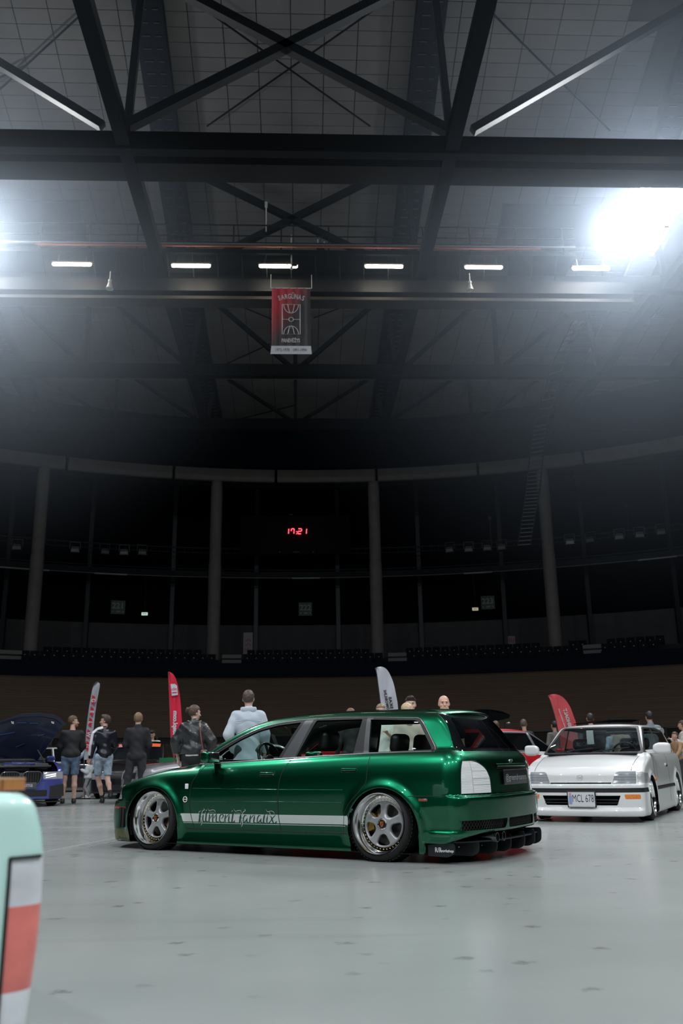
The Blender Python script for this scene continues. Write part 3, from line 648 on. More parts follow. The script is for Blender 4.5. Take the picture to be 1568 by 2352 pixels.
    for q in (0, 2.2, -2.2): t.bar((.05 * math.cos(q), .05 * math.sin(q), 0), (.17 * math.cos(q), .17 * math.sin(q), 0), .03, .012, M_LEATHER)
    t.build('wheel_hub', parent=sw)
    rbox('rear_view_mirror', (1.46, -.02, 1.125), (.03, .23, .06), .02, M_BLACKPL, root, (0, 0, .2))
    # spoiler
    P2 = []; ys = np.linspace(-.48, .48, 21); prof2 = [(-.40, 1.266), (-.50, 1.258), (-.60, 1.242), (-.655, 1.228), (-.662, 1.220), (-.65, 1.214), (-.58, 1.214), (-.50, 1.218), (-.42, 1.225)]
    V = []; 
    for y in ys:
        k = (abs(y) / .48)**2.5; 
        for x, z in prof2: V.append((x + .075 + .13 * k * ((-.40 - x) / .3), y, z + .004 - .036 * (abs(y) / .6)**2.2))
    n = len(prof2); Fq = [(i * n + j, i * n + (j + 1) % n, (i + 1) * n + (j + 1) % n, (i + 1) * n + j) for i in range(len(ys) - 1) for j in range(n)] + [tuple(range(n)), tuple(range((len(ys) - 1) * n, len(ys) * n))]
    mb = MB(); mb.add(V, Fq, G); mb.build('roof_spoiler', parent=root, smooth=True, angle=50)
    # grille mesh in rear bumper
    dark = MB(); dark.prism([(-.90, -.86), (.90, -.86)], 0, 0) if False else None
    g = MB()
    for y0, y1 in ((.30, .80), (-.28, .28), (-.80, -.30)):
        g.box((-.86 + (.07 if abs(y0 + y1) > .2 else 0), (y0 + y1) / 2, .30), (.02, y1 - y0 + .06, .10), M_GAP, None if abs(y0 + y1) < .2 else np.array([[math.cos(t_), -math.sin(t_), 0], [math.sin(t_), math.cos(t_), 0], [0, 0, 1]]) if (t_ := (-.28 if y0 > 0 else .28)) else None)
    g.build('grille_back', parent=root)
    g = MB()
    for k in range(-62, 63):
        y = k * .028
        for d in (1, -1):
            y2 = y + d * .05
            if abs(y) > .86 or abs(y2) > .86 or (.28 < abs((y + y2) / 2) < .34): continue
            fx = lambda q: -.945 + .20 * (abs(q) / .85)**2.8 + .012
            g.bar((fx(y), y, .262), (fx(y2), y2, .338), .0035, .0035, M_SEAL)
    q = g.build('bumper_mesh', parent=root); q['kind'] = 'stuff'
    # plate, badge, exhaust, fins
    pl = rbox('number_plate', (-.912, 0.0, .665), (.012, .53, .115), .004, mat('black_plate', (.012, .012, .014), .35, coat=.5), root, (0, 0, 0)); 
    text_obj('plate_lettering', '@greendreamrs', .072, mat('dim_print', (.32, .32, .33), .4), root, frame_mx((-.9195, .0, .66), (0, -1, 0), (0, 0, 1)), xs=1.02)
    g = MB(); 
    for z in (.605, .725): g.box((-.914, 0, z), (.006, .54, .006), M_WHITEPR if False else M_TRIMGREY)
    g.build('plate_frame', parent=root)
    S.strip('handle_ledge', [(-.33, .762), (.33, .762)], .03, G, root, 'x', -1, h=.012, round_=True); S.strip('ledge_gap', [(-.33, .743), (.33, .743)], .012, M_GAP, root, 'x', -1)
    for s in (1, -1):
        S.strip('lamp_divider', [(s * .665, .55), (s * .665, .798)], .004, mat('lens_joint', (.4, .4, .4), .3), root, 'x', -1)
        for z in (.615, .665, .725): S.strip('lamp_divider', [(s * (.46 if z < .7 else .50), z), (s * .66, z)], .006, mat('lens_band', (.55, .56, .55), .2), root, 'x', -1)
    rings = MB()
    pt, N = S.hit([0], [.80], 'x', 1.1, -1)
    for k in range(2): rings.tube([(pt[0][0] - .003, (k - .5) * .034 + .018 * math.cos(q), .795 + .018 * math.sin(q)) for q in np.linspace(0, 2 * math.pi, 20, endpoint=False)], .003, M_CHROME, 6, closed=True)
    rings.build('tailgate_badge', parent=root)
    for y in (.49, .35):
        t = MB(); t.lathe([(.036, .16), (.038, 0), (.033, 0), (.033, .15), (.0001, .15)], mat('dark_chrome', (.16, .16, .17), .15, 1.0), 24, axis='x'); t.lathe([(.0325, .01), (.0325, .15)], M_GAP, 24, axis='x'); t.build('exhaust_tip', parent=root, loc=(-.915, y, .195), smooth=True, angle=40)
    M_FIN = mat('black_fin', (.014, .016, .019), .38)
    for k, (y, xe, z0, z1) in enumerate(((.80, -.675, .055, .165), (.585, -.79, .05, .185), (.37, -.86, .05, .20), (.16, -.90, .055, .205), (-.06, -.94, .06, .21), (-.28, -.95, .065, .21), (-.50, -.93, .065, .21), (-.74, -.80, .06, .18))):
        m_ = MB(); m_.prism(rounded([(-.43 if k == 0 else -.50, z0 + (.0 if k else .005)), (-.43 if k == 0 else -.50, z1 - .02), (xe + .01, z1), (xe, z1 - .03), (xe + .005, z0 + .03), (xe + .06, z0)], [.01, .01, .02, .02, .03, .03]), y - .005, y + .005, M_FIN)
        fo = m_.build('diffuser_fin', parent=root)
        if k == 0:
            text_obj('fin_lettering', 'R/R', .052, M_WHITEPR, root, frame_mx((-.525, y + .0065, .108), (-1, 0, 0), (0, 0, 1)), bold=.0012, xs=.8)
            text_obj('fin_lettering', 'workshop', .030, M_WHITEPR, root, frame_mx((-.600, y + .0065, .104), (-1, 0, 0), (0, 0, 1)), bold=.0008, shear=.2)
        if k in (1, 2): c = MB(); c.lathe([(.007, 0), (.007, .004), (.0001, .006)], M_CHROME, 10, axis='y'); c.build('fin_screw', parent=root, loc=((-.61 if k == 1 else -.72), y + .005, .12))
    m_ = MB(); m_.prism(rounded([(-.45, .80), (-.72, .78), (-.89, .5), (-.93, .2), (-.94, -.2), (-.90, -.5), (-.72, -.78), (-.45, -.80)], .05), .165, .175, M_FIN, axis='z'); m_.build('diffuser_plate', parent=root)
    script_lettering(S, root)
    return root

def script_lettering(S, root):
    """brush-script lettering on the flank: dark strokes over the stripe, pale flourishes above and below it"""
    a = root.rotation_euler.z; hd = np.array([math.cos(a), math.sin(a), 0]); lf = np.array([-hd[1], hd[0], 0]); O = np.array(root.location)
    def loc(px, py, yl=.862):
        d = ray(px, py); o = np.array([0, 0, CAM_H]); t = ((O + lf * yl - o) @ lf) / (d @ lf); P = o + t * d; return ((P - O) @ hd, P[2])
    A = [  # (offset x, dark?, width, points)
        (445, 1, 70, [(240, 195), (215, 300), (190, 450), (165, 560), (152, 640)]), (445, 1, 30, [(222, 500), (228, 600), (205, 690)]), (445, 1, 26, [(148, 378), (200, 402), (290, 408)]),
        (445, 1, 55, [(335, 300), (312, 400), (298, 520), (330, 590), (380, 560)]), (445, 1, 60, [(470, 130), (440, 250), (420, 400), (402, 540), (440, 590), (500, 560)]),
        (445, 1, 55, [(560, 285), (540, 420), (522, 560), (550, 600)]), (445, 1, 26, [(560, 480), (640, 350), (680, 310)]), (445, 1, 55, [(690, 305), (665, 430), (650, 560), (680, 600)]),
        (445, 1, 26, [(690, 470), (760, 360), (800, 310)]), (445, 1, 55, [(812, 305), (790, 430), (775, 560), (820, 600), (880, 570)]),
        (445, 1, 44, [(935, 480), (1000, 450), (1045, 370), (1010, 325), (940, 350), (900, 460), (905, 560), (960, 605), (1040, 590), (1075, 560)]),
        (445, 1, 55, [(1132, 305), (1110, 430), (1092, 540), (1110, 610)]), (445, 1, 26, [(1130, 460), (1210, 350), (1260, 320)]), (445, 1, 55, [(1268, 310), (1240, 450), (1225, 570), (1270, 620), (1320, 590)]),
        (445, 1, 60, [(1440, 150), (1400, 280), (1370, 430), (1345, 580), (1380, 620), (1430, 585), (1440, 530)]),
        (540, 1, 70, [(195, 290), (165, 440), (140, 560), (122, 650)]), (540, 1, 30, [(190, 540), (197, 640), (172, 725)]), (540, 1, 26, [(100, 430), (180, 442), (262, 460)]),
        (540, 1, 44, [(405, 385), (345, 350), (282, 440), (265, 560), (290, 615), (350, 560), (410, 450)]), (540, 1, 50, [(415, 450), (390, 560), (420, 625), (480, 590)]),
        (540, 1, 55, [(548, 335), (520, 450), (497, 560), (517, 630)]), (540, 1, 26, [(540, 480), (620, 370), (660, 340)]), (540, 1, 55, [(692, 335), (660, 470), (640, 590), (690, 640), (740, 610)]),
        (540, 1, 44, [(905, 390), (850, 358), (790, 440), (765, 560), (790, 630), (850, 570), (910, 470)]), (540, 1, 50, [(915, 460), (890, 560), (920, 640), (975, 600)]),
        (540, 1, 60, [(1060, 280), (1020, 420), (992, 570), (1020, 650), (1070, 620)]), (540, 1, 46, [(1168, 320), (1130, 460), (1110, 590), (1140, 650), (1200, 620), (1290, 510)]),
        (540, 1, 50, [(1235, 365), (1280, 430), (1310, 540), (1350, 640), (1400, 650), (1450, 600), (1462, 565)]), (540, 1, 30, [(1435, 345), (1350, 430), (1225, 575)]),
        (445, 0, 15, [(158, 285), (180, 230), (250, 190)]), (445, 0, 21, [(272, 400), (275, 300), (300, 210), (340, 175), (377, 150), (345, 98)]), (445, 0, 21, [(252, 430), (262, 560), (255, 660), (208, 732)]),
        (445, 0, 17, [(212, 540), (195, 650)]), (445, 0, 22, [(430, 198), (457, 152)]), (445, 0, 22, [(412, 238), (402, 290)]), (445, 0, 15, [(488, 80), (540, 180), (640, 160), (720, 165), (760, 210), (765, 272)]),
        (445, 0, 8, [(525, 242), (740, 255)]), (445, 0, 22, [(522, 250), (506, 330)]), (445, 0, 22, [(1355, 228), (1386, 178)]), (445, 0, 15, [(1418, 98), (1480, 205), (1568, 190), (1640, 178), (1690, 205), (1712, 290)]), (445, 0, 20, [(1458, 272), (1430, 370)]),
        (540, 0, 8, [(-20, 270), (190, 282)]), (540, 0, 20, [(225, 410), (250, 310), (290, 225), (347, 195), (348, 155), (315, 128)]), (540, 0, 21, [(212, 450), (232, 600), (225, 690), (178, 785)]),
        (540, 0, 18, [(177, 575), (160, 705)]), (540, 0, 15, [(1088, 118), (1150, 220), (1250, 205), (1330, 210), (1385, 260), (1392, 322)]), (540, 0, 19, [(1202, 238), (1247, 300), (1232, 352)]), (540, 0, 21, [(1132, 288), (1100, 420), (1062, 600)])]
    dark = mat('dark_green_film', (0.006, 0.055, 0.038), .5)
    for flag, m, off in ((1, dark, .0012), (0, M_GREYPR, .0018)):
        VV, FF = [], []; base = 0
        for ox, dk, w, pts in A:
            if dk != flag: continue
            q = spline2(pts, 5); L = np.array([loc(ox + u / 15.68, 1850 + v / 15.68) for u, v in q]); n = len(L)
            T = np.gradient(L, axis=0); T /= np.linalg.norm(T, axis=1)[:, None] + 1e-9; Nn = np.stack([-T[:, 1], T[:, 0]], 1)
            s = np.linspace(0, 1, n); ww = w * .00026 * (np.clip(np.minimum(s, 1 - s) * 5, .35 if dk else .25, 1))
            if dk: ww *= np.clip(.45 + .9 * np.abs(T[:, 1]), .5, 1.05)
            E = np.concatenate([L + Nn * ww[:, None] / 2, L - Nn * ww[:, None] / 2]); P, NN = S.hit(E[:, 0], E[:, 1], 'y', 1.0, 1, .6, 80); P = P + NN * off
            VV.append(P); FF += [(base + i, base + i + 1, base + n + i + 1, base + n + i) for i in range(n - 1)]; base += 2 * n
        np_mesh('script_lettering', np.concatenate(VV), np.array(FF), m, root, smooth=False)

# ------------------------------------------------------------------ the arena
CXA, CYA = 0.2, 12.0                       # centre of the bend
def on_arc(R, ang): return np.array([CXA + R * math.sin(ang), CYA + R * math.cos(ang)])
def ring_band(R0, z0, R1, z1, a0, a1, n, m, name, kind='structure', thick=0.0, parent=None):
    A = np.linspace(a0, a1, n); V = []; F = []
    for R, z in ((R0, z0), (R1, z1)):
        for a in A: p = on_arc(R, a); V.append((p[0], p[1], z))
    F = [(i, i + 1, n + i + 1, n + i) for i in range(n - 1)]
    if thick:
        for R, z in ((R0 + thick, z0), (R1 + thick, z1)):
            for a in A: p = on_arc(R, a); V.append((p[0], p[1], z))
        F += [(2 * n + i + 1, 2 * n + i, 3 * n + i, 3 * n + i + 1) for i in range(n - 1)] + [(i, 2 * n + i, 2 * n + i + 1, i + 1) for i in range(n - 1)] + [(n + i + 1, 3 * n + i + 1, 3 * n + i, n + i) for i in range(n - 1)]
    mb = MB(); mb.add(V, F, m); o = mb.build(name, parent=parent)
    if kind: o['kind'] = kind
    return o
def floor_material():
    m = bpy.data.materials.new('polished_resin_floor'); m.use_nodes = True; nt = m.node_tree; b = nt.nodes['Principled BSDF']; L = nt.links.new; N = nt.nodes.new
    tc = N('ShaderNodeTexCoord')
    n1 = N('ShaderNodeTexNoise'); n1.inputs['Scale'].default_value = .6; n1.inputs['Detail'].default_value = 6; L(tc.outputs['Object'], n1.inputs[0])
    r1 = N('ShaderNodeValToRGB'); r1.color_ramp.elements[0].position = .3; r1.color_ramp.elements[1].position = .75
    r1.color_ramp.elements[0].color = (.265, .285, .272, 1); r1.color_ramp.elements[1].color = (.315, .33, .315, 1); L(n1.outputs[0], r1.inputs[0])
    # scattered dark scuffs, drawn out sideways
    mp = N('ShaderNodeMapping'); mp.inputs['Scale'].default_value = (4.2, 5.2, 1); mp.inputs['Rotation'].default_value = (0, 0, .5); L(tc.outputs['Object'], mp.inputs[0])
    nw = N('ShaderNodeTexNoise'); nw.inputs['Scale'].default_value = 5; L(mp.outputs[0], nw.inputs[0])
    ad = N('ShaderNodeVectorMath'); ad.operation = 'MULTIPLY_ADD'; ad.inputs[1].default_value = (.5, .5, 0); L(nw.outputs['Color'], ad.inputs[0]); L(mp.outputs[0], ad.inputs[2])
    v = N('ShaderNodeTexVoronoi'); v.inputs['Scale'].default_value = 1.0; v.inputs['Randomness'].default_value = .75; L(ad.outputs[0], v.inputs['Vector'])
    r2 = N('ShaderNodeValToRGB'); r2.color_ramp.elements[0].position = .08; r2.color_ramp.elements[1].position = .22; r2.color_ramp.elements[0].color = (1, 1, 1, 1); r2.color_ramp.elements[1].color = (0, 0, 0, 1); L(v.outputs['Distance'], r2.inputs[0])
    sel = N('ShaderNodeSeparateColor'); L(v.outputs['Color'], sel.inputs[0]); gt = N('ShaderNodeMath'); gt.operation = 'GREATER_THAN'; gt.inputs[1].default_value = .30; L(sel.outputs[0], gt.inputs[0])
    mu = N('ShaderNodeMath'); mu.operation = 'MULTIPLY'; L(r2.outputs[0], mu.inputs[0]); L(gt.outputs[0], mu.inputs[1]); mu2 = N('ShaderNodeMath'); mu2.operation = 'MULTIPLY'; mu2.inputs[1].default_value = .62; L(mu.outputs[0], mu2.inputs[0])
    mx = N('ShaderNodeMix'); mx.data_type = 'RGBA'; mx.inputs[7].default_value = (.12, .125, .12, 1); L(mu2.outputs[0], mx.inputs[0]); L(r1.outputs[0], mx.inputs[6])
    # brown tyre tracks
    w = N('ShaderNodeTexNoise'); w.inputs['Scale'].default_value = 1.3; mp2 = N('ShaderNodeMapping'); mp2.inputs['Scale'].default_value = (.25, 2.2, 1); mp2.inputs['Rotation'].default_value = (0, 0, -.4); L(tc.outputs['Object'], mp2.inputs[0]); L(mp2.outputs[0], w.inputs[0])
    r3 = N('ShaderNodeValToRGB'); r3.color_ramp.elements[0].position = .60; r3.color_ramp.elements[1].position = .80; r3.color_ramp.elements[1].color = (.5, .5, .5, 1); r3.color_ramp.elements[0].color = (0, 0, 0, 1); L(w.outputs[0], r3.inputs[0])
    mx2 = N('ShaderNodeMix'); mx2.data_type = 'RGBA'; mx2.inputs[7].default_value = (.235, .222, .20, 1); L(r3.outputs[0], mx2.inputs[0]); L(mx.outputs[2], mx2.inputs[6]); L(mx2.outputs[2], b.inputs['Base Color'])
    rr = N('ShaderNodeMapRange'); rr.inputs[3].default_value = .16; rr.inputs[4].default_value = .30; L(n1.outputs[0], rr.inputs[0]); L(rr.outputs[0], b.inputs['Roughness'])
    b.inputs['Specular IOR Level'].default_value = .55
    n4 = N('ShaderNodeTexNoise'); n4.inputs['Scale'].default_value = 1.1; n4.inputs['Detail'].default_value = 2; L(tc.outputs['Object'], n4.inputs[0])
    bp = N('ShaderNodeBump'); bp.inputs['Strength'].default_value = .10; bp.inputs['Distance'].default_value = .02; L(n4.outputs[0], bp.inputs['Height']); L(bp.outputs[0], b.inputs['Normal'])
    return m
M_STEEL = mat('dark_painted_steel', (0.007, 0.011, 0.015), .55, spec=.3, bump=.08, bscale=30)
M_STEEL2 = mat('blue_black_steel', (0.007, 0.011, 0.016), .6, spec=.15)
M_BLACKW = mat('black_wall_cladding', (0.004, 0.005, 0.008), .9, spec=0)
M_GREYW = mat('grey_plaster_wall', (0.060, 0.060, 0.063), .85, noise=.12, nscale=1.5)
M_CONC = mat('grey_concrete', (0.135, 0.122, 0.115), .8, noise=.10, nscale=2.0, bump=.2, bscale=10)
M_PARAPET = mat('navy_parapet', (0.004, 0.008, 0.014), .8, spec=.05)
def z_top(Y):
    u = np.clip(np.asarray(Y, float) - 25, -7, 30); return 26.3 - .40 * u + .007 * u * u
def arena():
    f = MB(); f.box((0, 5, -.1), (96, 96, .2), floor_material()); f.build('floor')['kind'] = 'structure'
    # painted thin lines on the floor
    ml = mat('floor_marking', (.42, .43, .41), .4)
    f = MB()
    for p, q in (((60, 1965), (330, 1912)), ((200, 1946), (300, 1924)), ((40, 1902), (280, 1898))):
        a, b = onZ(*p, .002), onZ(*q, .002); f.bar(a, b, .012, .003, ml)
    o = f.build('trim_1'); o['kind'] = 'structure'
    A0, A1 = -1.5, 1.5
    # wooden cycling track: banked planks
    wood = mat('pine_track_boards', (.115, .085, .062), .75, spec=.2, noise=.14, nscale=3, coords='Object', stretch=(.25, .25, 14))
    wood2 = mat('pine_track_boards_dark', (.108, .079, .057), .75, spec=.2, noise=.14, nscale=3, coords='Object', stretch=(.25, .25, 14))
    tr = empty('cycling_track', label='brown timber cycle track banked up behind the cars', cat='track'); tr['kind'] = 'structure'
    nb = 46; R0, R1, ZT = 32.0, 38.0, 5.27; B = MB()
    for k in range(nb):
        t0, t1 = k / nb, (k + .97) / nb; za = lambda t: ZT * t ** 1.12
        A = np.linspace(A0, A1, 90); V = []; n = len(A)
        for t, dz in ((t0, 0), (t1, 0), (t1, -.03), (t0 + 1 / nb, -.03)):
            for a in A: p = on_arc(R0 + (R1 - R0) * t, a); V.append((p[0], p[1], za(t) + dz))
        B.add(V, [(j * n + i, j * n + i + 1, (j + 1) * n + i + 1, (j + 1) * n + i) for j in range(3) for i in range(n - 1)], wood if (k * 7) % 3 else wood2)
    o = B.build('track_board', parent=tr); o['kind'] = 'stuff'
    ring_band(R1 - .06, ZT - .02, R1 - .02, ZT + .03, A0, A1, 90, mat('track_edge', (.09, .05, .03), .6), 'track_edge', None, parent=tr)
    # low dark boards round the infield
    bd = mat('infield_board', (.018, .015, .013), .7, spec=.1)
    ring_band(30.4, 0, 30.4, 1.95, A0, A1, 60, bd, 'trim_2', thick=.08)
    ring_band(30.35, 1.95, 30.35, 2.02, A0, A1, 60, mat('board_rail', (.004, .004, .004), .5), 'trim_3', thick=.16)
    r = MB()
    for a in np.arange(-.6, .62, .075):
        p = on_arc(30.2, a); r.bar((p[0], p[1], 0), (p[0], p[1], 1.5 + (.5 if int(round(a / .05)) % 3 else .9)), .09, .09, mat('grey_post', (.014, .017, .020), .5))
    r.build('trim_4')['kind'] = 'structure'
    # parapet, stand steps, walls
    ring_band(38.0, ZT + .02, 38.0, 6.12, A0, A1, 90, M_PARAPET, 'wall_1', thick=.2)
    ring_band(38.0, 6.12, 39.3, 6.12, A0, A1, 90, M_STEEL2, 'trim_5'); ring_band(39.3, 6.12, 39.3, 6.5, A0, A1, 90, M_STEEL2, 'trim_6'); ring_band(39.3, 6.5, 46.2, 6.5, A0, A1, 90, mat('stand_floor', (.02, .02, .02), .8, spec=0), 'trim_7')
    ring_band(46.0, 6.5, 46.0, 9.4, A0, A1, 90, M_GREYW, 'wall_2', thick=.2)
    ring_band(46.05, 9.4, 46.05, 22.5, A0, A1, 90, M_BLACKW, 'wall_3', thick=.2)
    ring_band(46.0, 8.9, 44.2, 12.5, -.001, .001, 2, M_BLACKW, 'trim_8') if False else None
    # gallery slab and rails over the concourse
    ring_band(43.6, 12.1, 43.6, 12.45, A0, A1, 90, M_STEEL2, 'gallery_edge', 'structure', thick=.3)
    ring_band(43.6, 12.45, 46, 12.45, A0, A1, 90, M_BLACKW, 'gallery_floor')
    rl = mat('pale_rail', (.035, .04, .042), .4)
    def arc_tube(R, z, a0, a1, r, m, name, n=60, kind='structure'):
        q = MB(); q.tube([(*on_arc(R, a), z) for a in np.linspace(a0, a1, n)], r, m, 6); o = q.build(name); o['kind'] = kind; return o
    arc_tube(43.4, 12.02, -.55, .55, .035, rl, 'trim_9'); arc_tube(43.5, 12.55, -.6, .6, .03, M_STEEL, 'trim_10')
    arc_tube(43.5, 13.9, -.6, .6, .05, M_STEEL, 'trim_11'); arc_tube(43.5, 13.6, -.6, .6, .03, M_STEEL, 'trim_12')
    for k, (a0, a1) in enumerate(((-.425, -.36), (-.30, -.255), (.23, .27), (.47, .52), (-.02, .02))): arc_tube(43.35, 12.0, a0, a1, .05, mat('pale_strip', (.22, .23, .23), .4), 'trim_%d' % (20 + k), 8)
    q = MB()
    for a in np.arange(-.62, .62, .012): p = on_arc(43.5, a); q.bar((*p, 13.55), (*p, 13.98), .03, .03, M_STEEL)
    o = q.build('gallery_rail_hanger'); o['kind'] = 'structure'
    # thin mullions
    for k, px in enumerate((200, 395, 588, 776, 965, 1157, 1352, 1555, 10)):
        d = ray(px, 1400); # meet circle R=45.6
        u = np.array([d[0], d[1]]); c = np.array([-CXA, -CYA]); aa = u @ u; bb = 2 * u @ c; cc = c @ c - 45.6**2; t = (-bb + math.sqrt(bb * bb - 4 * aa * cc)) / (2 * aa); p = u * t
        q = MB(); q.box((p[0], p[1], 14), (.26, .26, 15), mat('mullion_grey', (.016, .020, .028), .5)); o = q.build('mullion'); o['kind'] = 'structure'
    # lit bracing lines on the grey wall
    # ring beam: separate concrete segments
    rb = empty('ring_beam', label='grey concrete ring beam carried on the round columns', cat='beam'); rb['kind'] = 'structure'
    step = .155
    for k in range(-9, 10):
        a0, a1 = k * step - step / 2 + .004 + .03, k * step + step / 2 + .03 - .0003
        ring_band(39.0, 17.0, 38.97, 17.75, a0, a1, 9, M_CONC, 'beam_segment', None, thick=.7, parent=rb)
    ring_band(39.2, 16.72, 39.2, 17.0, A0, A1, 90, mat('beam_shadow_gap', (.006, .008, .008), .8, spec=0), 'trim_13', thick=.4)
    ring_band(39.4, 17.7, 39.6, 21.6, A0, A1, 90, mat('black_roof_fascia', (.005, .009, .014), .8, spec=.05), 'wall_4', thick=.1)
    for k, X in enumerate((-24.1, -14.6, -5.1, 4.3, 14.0, 23.8)):
        Y = CYA + math.sqrt(39.35**2 - (X - CXA)**2)
        c = MB(); c.lathe([(.37, 6.4), (.37, 12), (.345, 12.01), (.345, 17.02)], M_CONC, n=28, c=(X, Y, 0)); o = c.build('column', smooth=True, angle=40)
        tag(o, ['round concrete column left of the frame edge', 'round grey column leftmost in view behind the dark bonnet', 'round grey column above the red flag', 'round grey column above the white flag', 'round grey column behind the hanging ladder', 'round concrete column right of the frame edge'][k], 'column', 'columns under the ring beam')
    # roof
    roof_and_trusses()
    # side and rear shell, never lit much
    s = MB(); m = M_BLACKW
    s.box((-46, -5, 12), (.3, 60, 32), m); s.build('wall_left')['kind'] = 'structure'
    s = MB(); s.box((46, -5, 12), (.3, 60, 32), m); s.build('wall_right')['kind'] = 'structure'
    s = MB(); s.box((0, -36, 12), (93, .3, 32), mat('rear_stand', (.03, .03, .035), .9)); s.build('wall_back')['kind'] = 'structure'
def roof_and_trusses():
    m_in = mat('ceiling_board', (.175, .171, .171), .85, noise=.10, nscale=.7, bump=.1, bscale=8)
    root = empty('ceiling', (0, 0, 0)); root['kind'] = 'structure'
    # backing sheet follows the roof curve
    Ys = np.concatenate([[-38, -10, 10, 17], np.linspace(18, 60, 43)]); V = []; 
    for Y in Ys: V += [(-47, Y, float(z_top(Y)) + .62), (47, Y, float(z_top(Y)) + .62)]
    b = MB(); b.add(V, [(2 * i, 2 * i + 1, 2 * i + 3, 2 * i + 2) for i in range(len(Ys) - 1)], mat('roof_deck', (.06, .06, .062), .9)); b.build('roof_deck', parent=root)
    pw, pd = 1.22, .50; cells = []
    for j, Y in enumerate(np.arange(23, 52, pd)):
        lim = 8 + (Y - 20) * .42
        for i in range(-24, 25):
            X = -.37 + (i + .5) * pw
            if abs(X) < lim + 2: cells.append((Y + abs(X) * .2, X, Y))
    cells.sort(); t = .03
    me = None
    def pan(X, Y, w, d, mb):
        z0, z1 = float(z_top(Y - d / 2)) + .5, float(z_top(Y + d / 2)) + .5
        mb.add([(X - w / 2, Y - d / 2, z0), (X + w / 2, Y - d / 2, z0), (X + w / 2, Y + d / 2, z1), (X - w / 2, Y + d / 2, z1), (X - w / 2, Y - d / 2, z0 + t), (X + w / 2, Y - d / 2, z0 + t), (X + w / 2, Y + d / 2, z1 + t), (X - w / 2, Y + d / 2, z1 + t)],
               [(0, 1, 2, 3), (4, 7, 6, 5), (0, 4, 5, 1), (1, 5, 6, 2), (2, 6, 7, 3), (3, 7, 4, 0)], m_in)
    for k, (_, X, Y) in enumerate(cells[:300]):
        mb = MB(); pan(X, Y, pw - .03, pd - .022, mb); mb.build('ceiling_panel', parent=root)
    mb = MB()
    for _, X, Y in cells[300:]: pan(X, Y, pw - .03, pd - .022, mb)
    o = mb.build('far_ceiling_panel', parent=root); o['kind'] = 'stuff'
    s = MB()
    s.add([(-47, -36, 29.3), (47, -36, 29.3), (47, 22.5, 27.4), (-47, 22.5, 27.4)], [(0, 1, 2, 3)], m_in); s.build('rear_ceiling_board', parent=root)
    # dark roof windows seen near the lamps
    def on_roof(px, py):
        d = ray(px, py); Yl = 30.0
        for _ in range(60): Yl = (float(z_top(Yl)) + .46 - CAM_H) * d[1] / d[2] * .5 + Yl * .5
        return onY(px, py, Yl)
    for quad in (((-70, 462), (180, 459), (203, 556), (-70, 560)), ((1153, 467), (1420, 470), (1420, 562), (1138, 560))):
        q = MB(); P = [on_roof(*c) for c in quad]; q.add([tuple(p) for p in P] + [tuple(p + [0, 0, -.12]) for p in P], [(0, 1, 2, 3), (7, 6, 5, 4), (0, 4, 5, 1), (1, 5, 6, 2), (2, 6, 7, 3), (3, 7, 4, 0)], mat('roof_hatch_dark', (.02, .024, .034), .5)); q.build('smoke_hatch', parent=root)
    XC = (-15.17, -5.30, 4.57, 14.44); YC = (15, 23.0, 31.0, 39.2, 46.2); ZB = 18.8
    tr = empty('roof_truss', label='dark steel roof truss grid spanning under the ceiling boards', cat='truss'); tr['kind'] = 'structure'
    for X in XC:
        q = MB(); q.box((X, 30, ZB), (.42, 42, .40), M_STEEL); q.build('bottom_chord', parent=tr)
        q = MB()
        Yt = np.linspace(14, 50, 19)
        for a, b_ in zip(Yt[:-1], Yt[1:]): q.bar((X, a, float(z_top(a)) - .05), (X, b_, float(z_top(b_)) - .05), 1.05, .5, M_STEEL2)
        q.build('top_chord', parent=tr)
        q = MB()       # rows of bolts/ribs under the top chord
        for Y in np.arange(23, 50, .42):
            z = float(z_top(Y)) - .33; q.box((X - .18, Y, z), (.3, .05, .03), mat('rib_steel', (.04, .05, .06), .5)); q.box((X + .26, Y, z), (.2, .05, .03), mat('rib_steel', (.04, .05, .06), .5))
        o = q.build('chord_rib', parent=tr); o['kind'] = 'stuff'
        for j in range(len(YC)):
            q = MB(); zt = float(z_top(YC[j])) - .2; q.bar((X + .02, YC[j], ZB), (X + (.35 if X < 0 else -.35), YC[j], zt), .22, .22, M_STEEL); q.build('truss_post', parent=tr)
            if j + 1 < len(YC):
                Ym = (YC[j] + YC[j + 1]) / 2
    for j, Y in enumerate(YC):
        q = MB(); q.box((0, Y, ZB + .02), (60, .34, .62), M_STEEL); q.build('cross_beam', parent=tr)
        if j == 1: q = MB(); q.box((0, Y + 1.1, ZB + .0), (60, .9, .35), mat('lower_beam', (.006, .009, .013), .6)); q.build('cross_beam', parent=tr)
    # bracing seen in the photograph, laid in the truss planes
    def brace(Y, pts, w=.2):
        for (x0, y0, x1, y1) in pts:
            q = MB(); q.bar(onY(x0, y0, Y), onY(x1, y1, Y), w, w, M_STEEL); q.build('diagonal_brace', parent=tr)
    brace(23.0, [(280, 296, 1040, -85), (1035, 305, 300, -80)], .30)
    brace(23.0, [(235, 290, -160, 50), (1085, 300, 1700, -55)], .26)
    brace(31.0, [(300, 325, 975, 650), (1010, 335, 375, 650)], .24)
    brace(39.2, [(455, 662, 668, 843), (898, 665, 690, 843), (225, 665, 428, 838), (660, 0, 660, 1), (15, 675, 196, 843), (1118, 675, 935, 838), (1300, 725, 1160, 838), (1520, 700, 1370, 838)], .20)
    brace(39.2, [(207, 665, 198, 843), (1130, 672, 1142, 843), (678, 660, 678, 843)], .20)
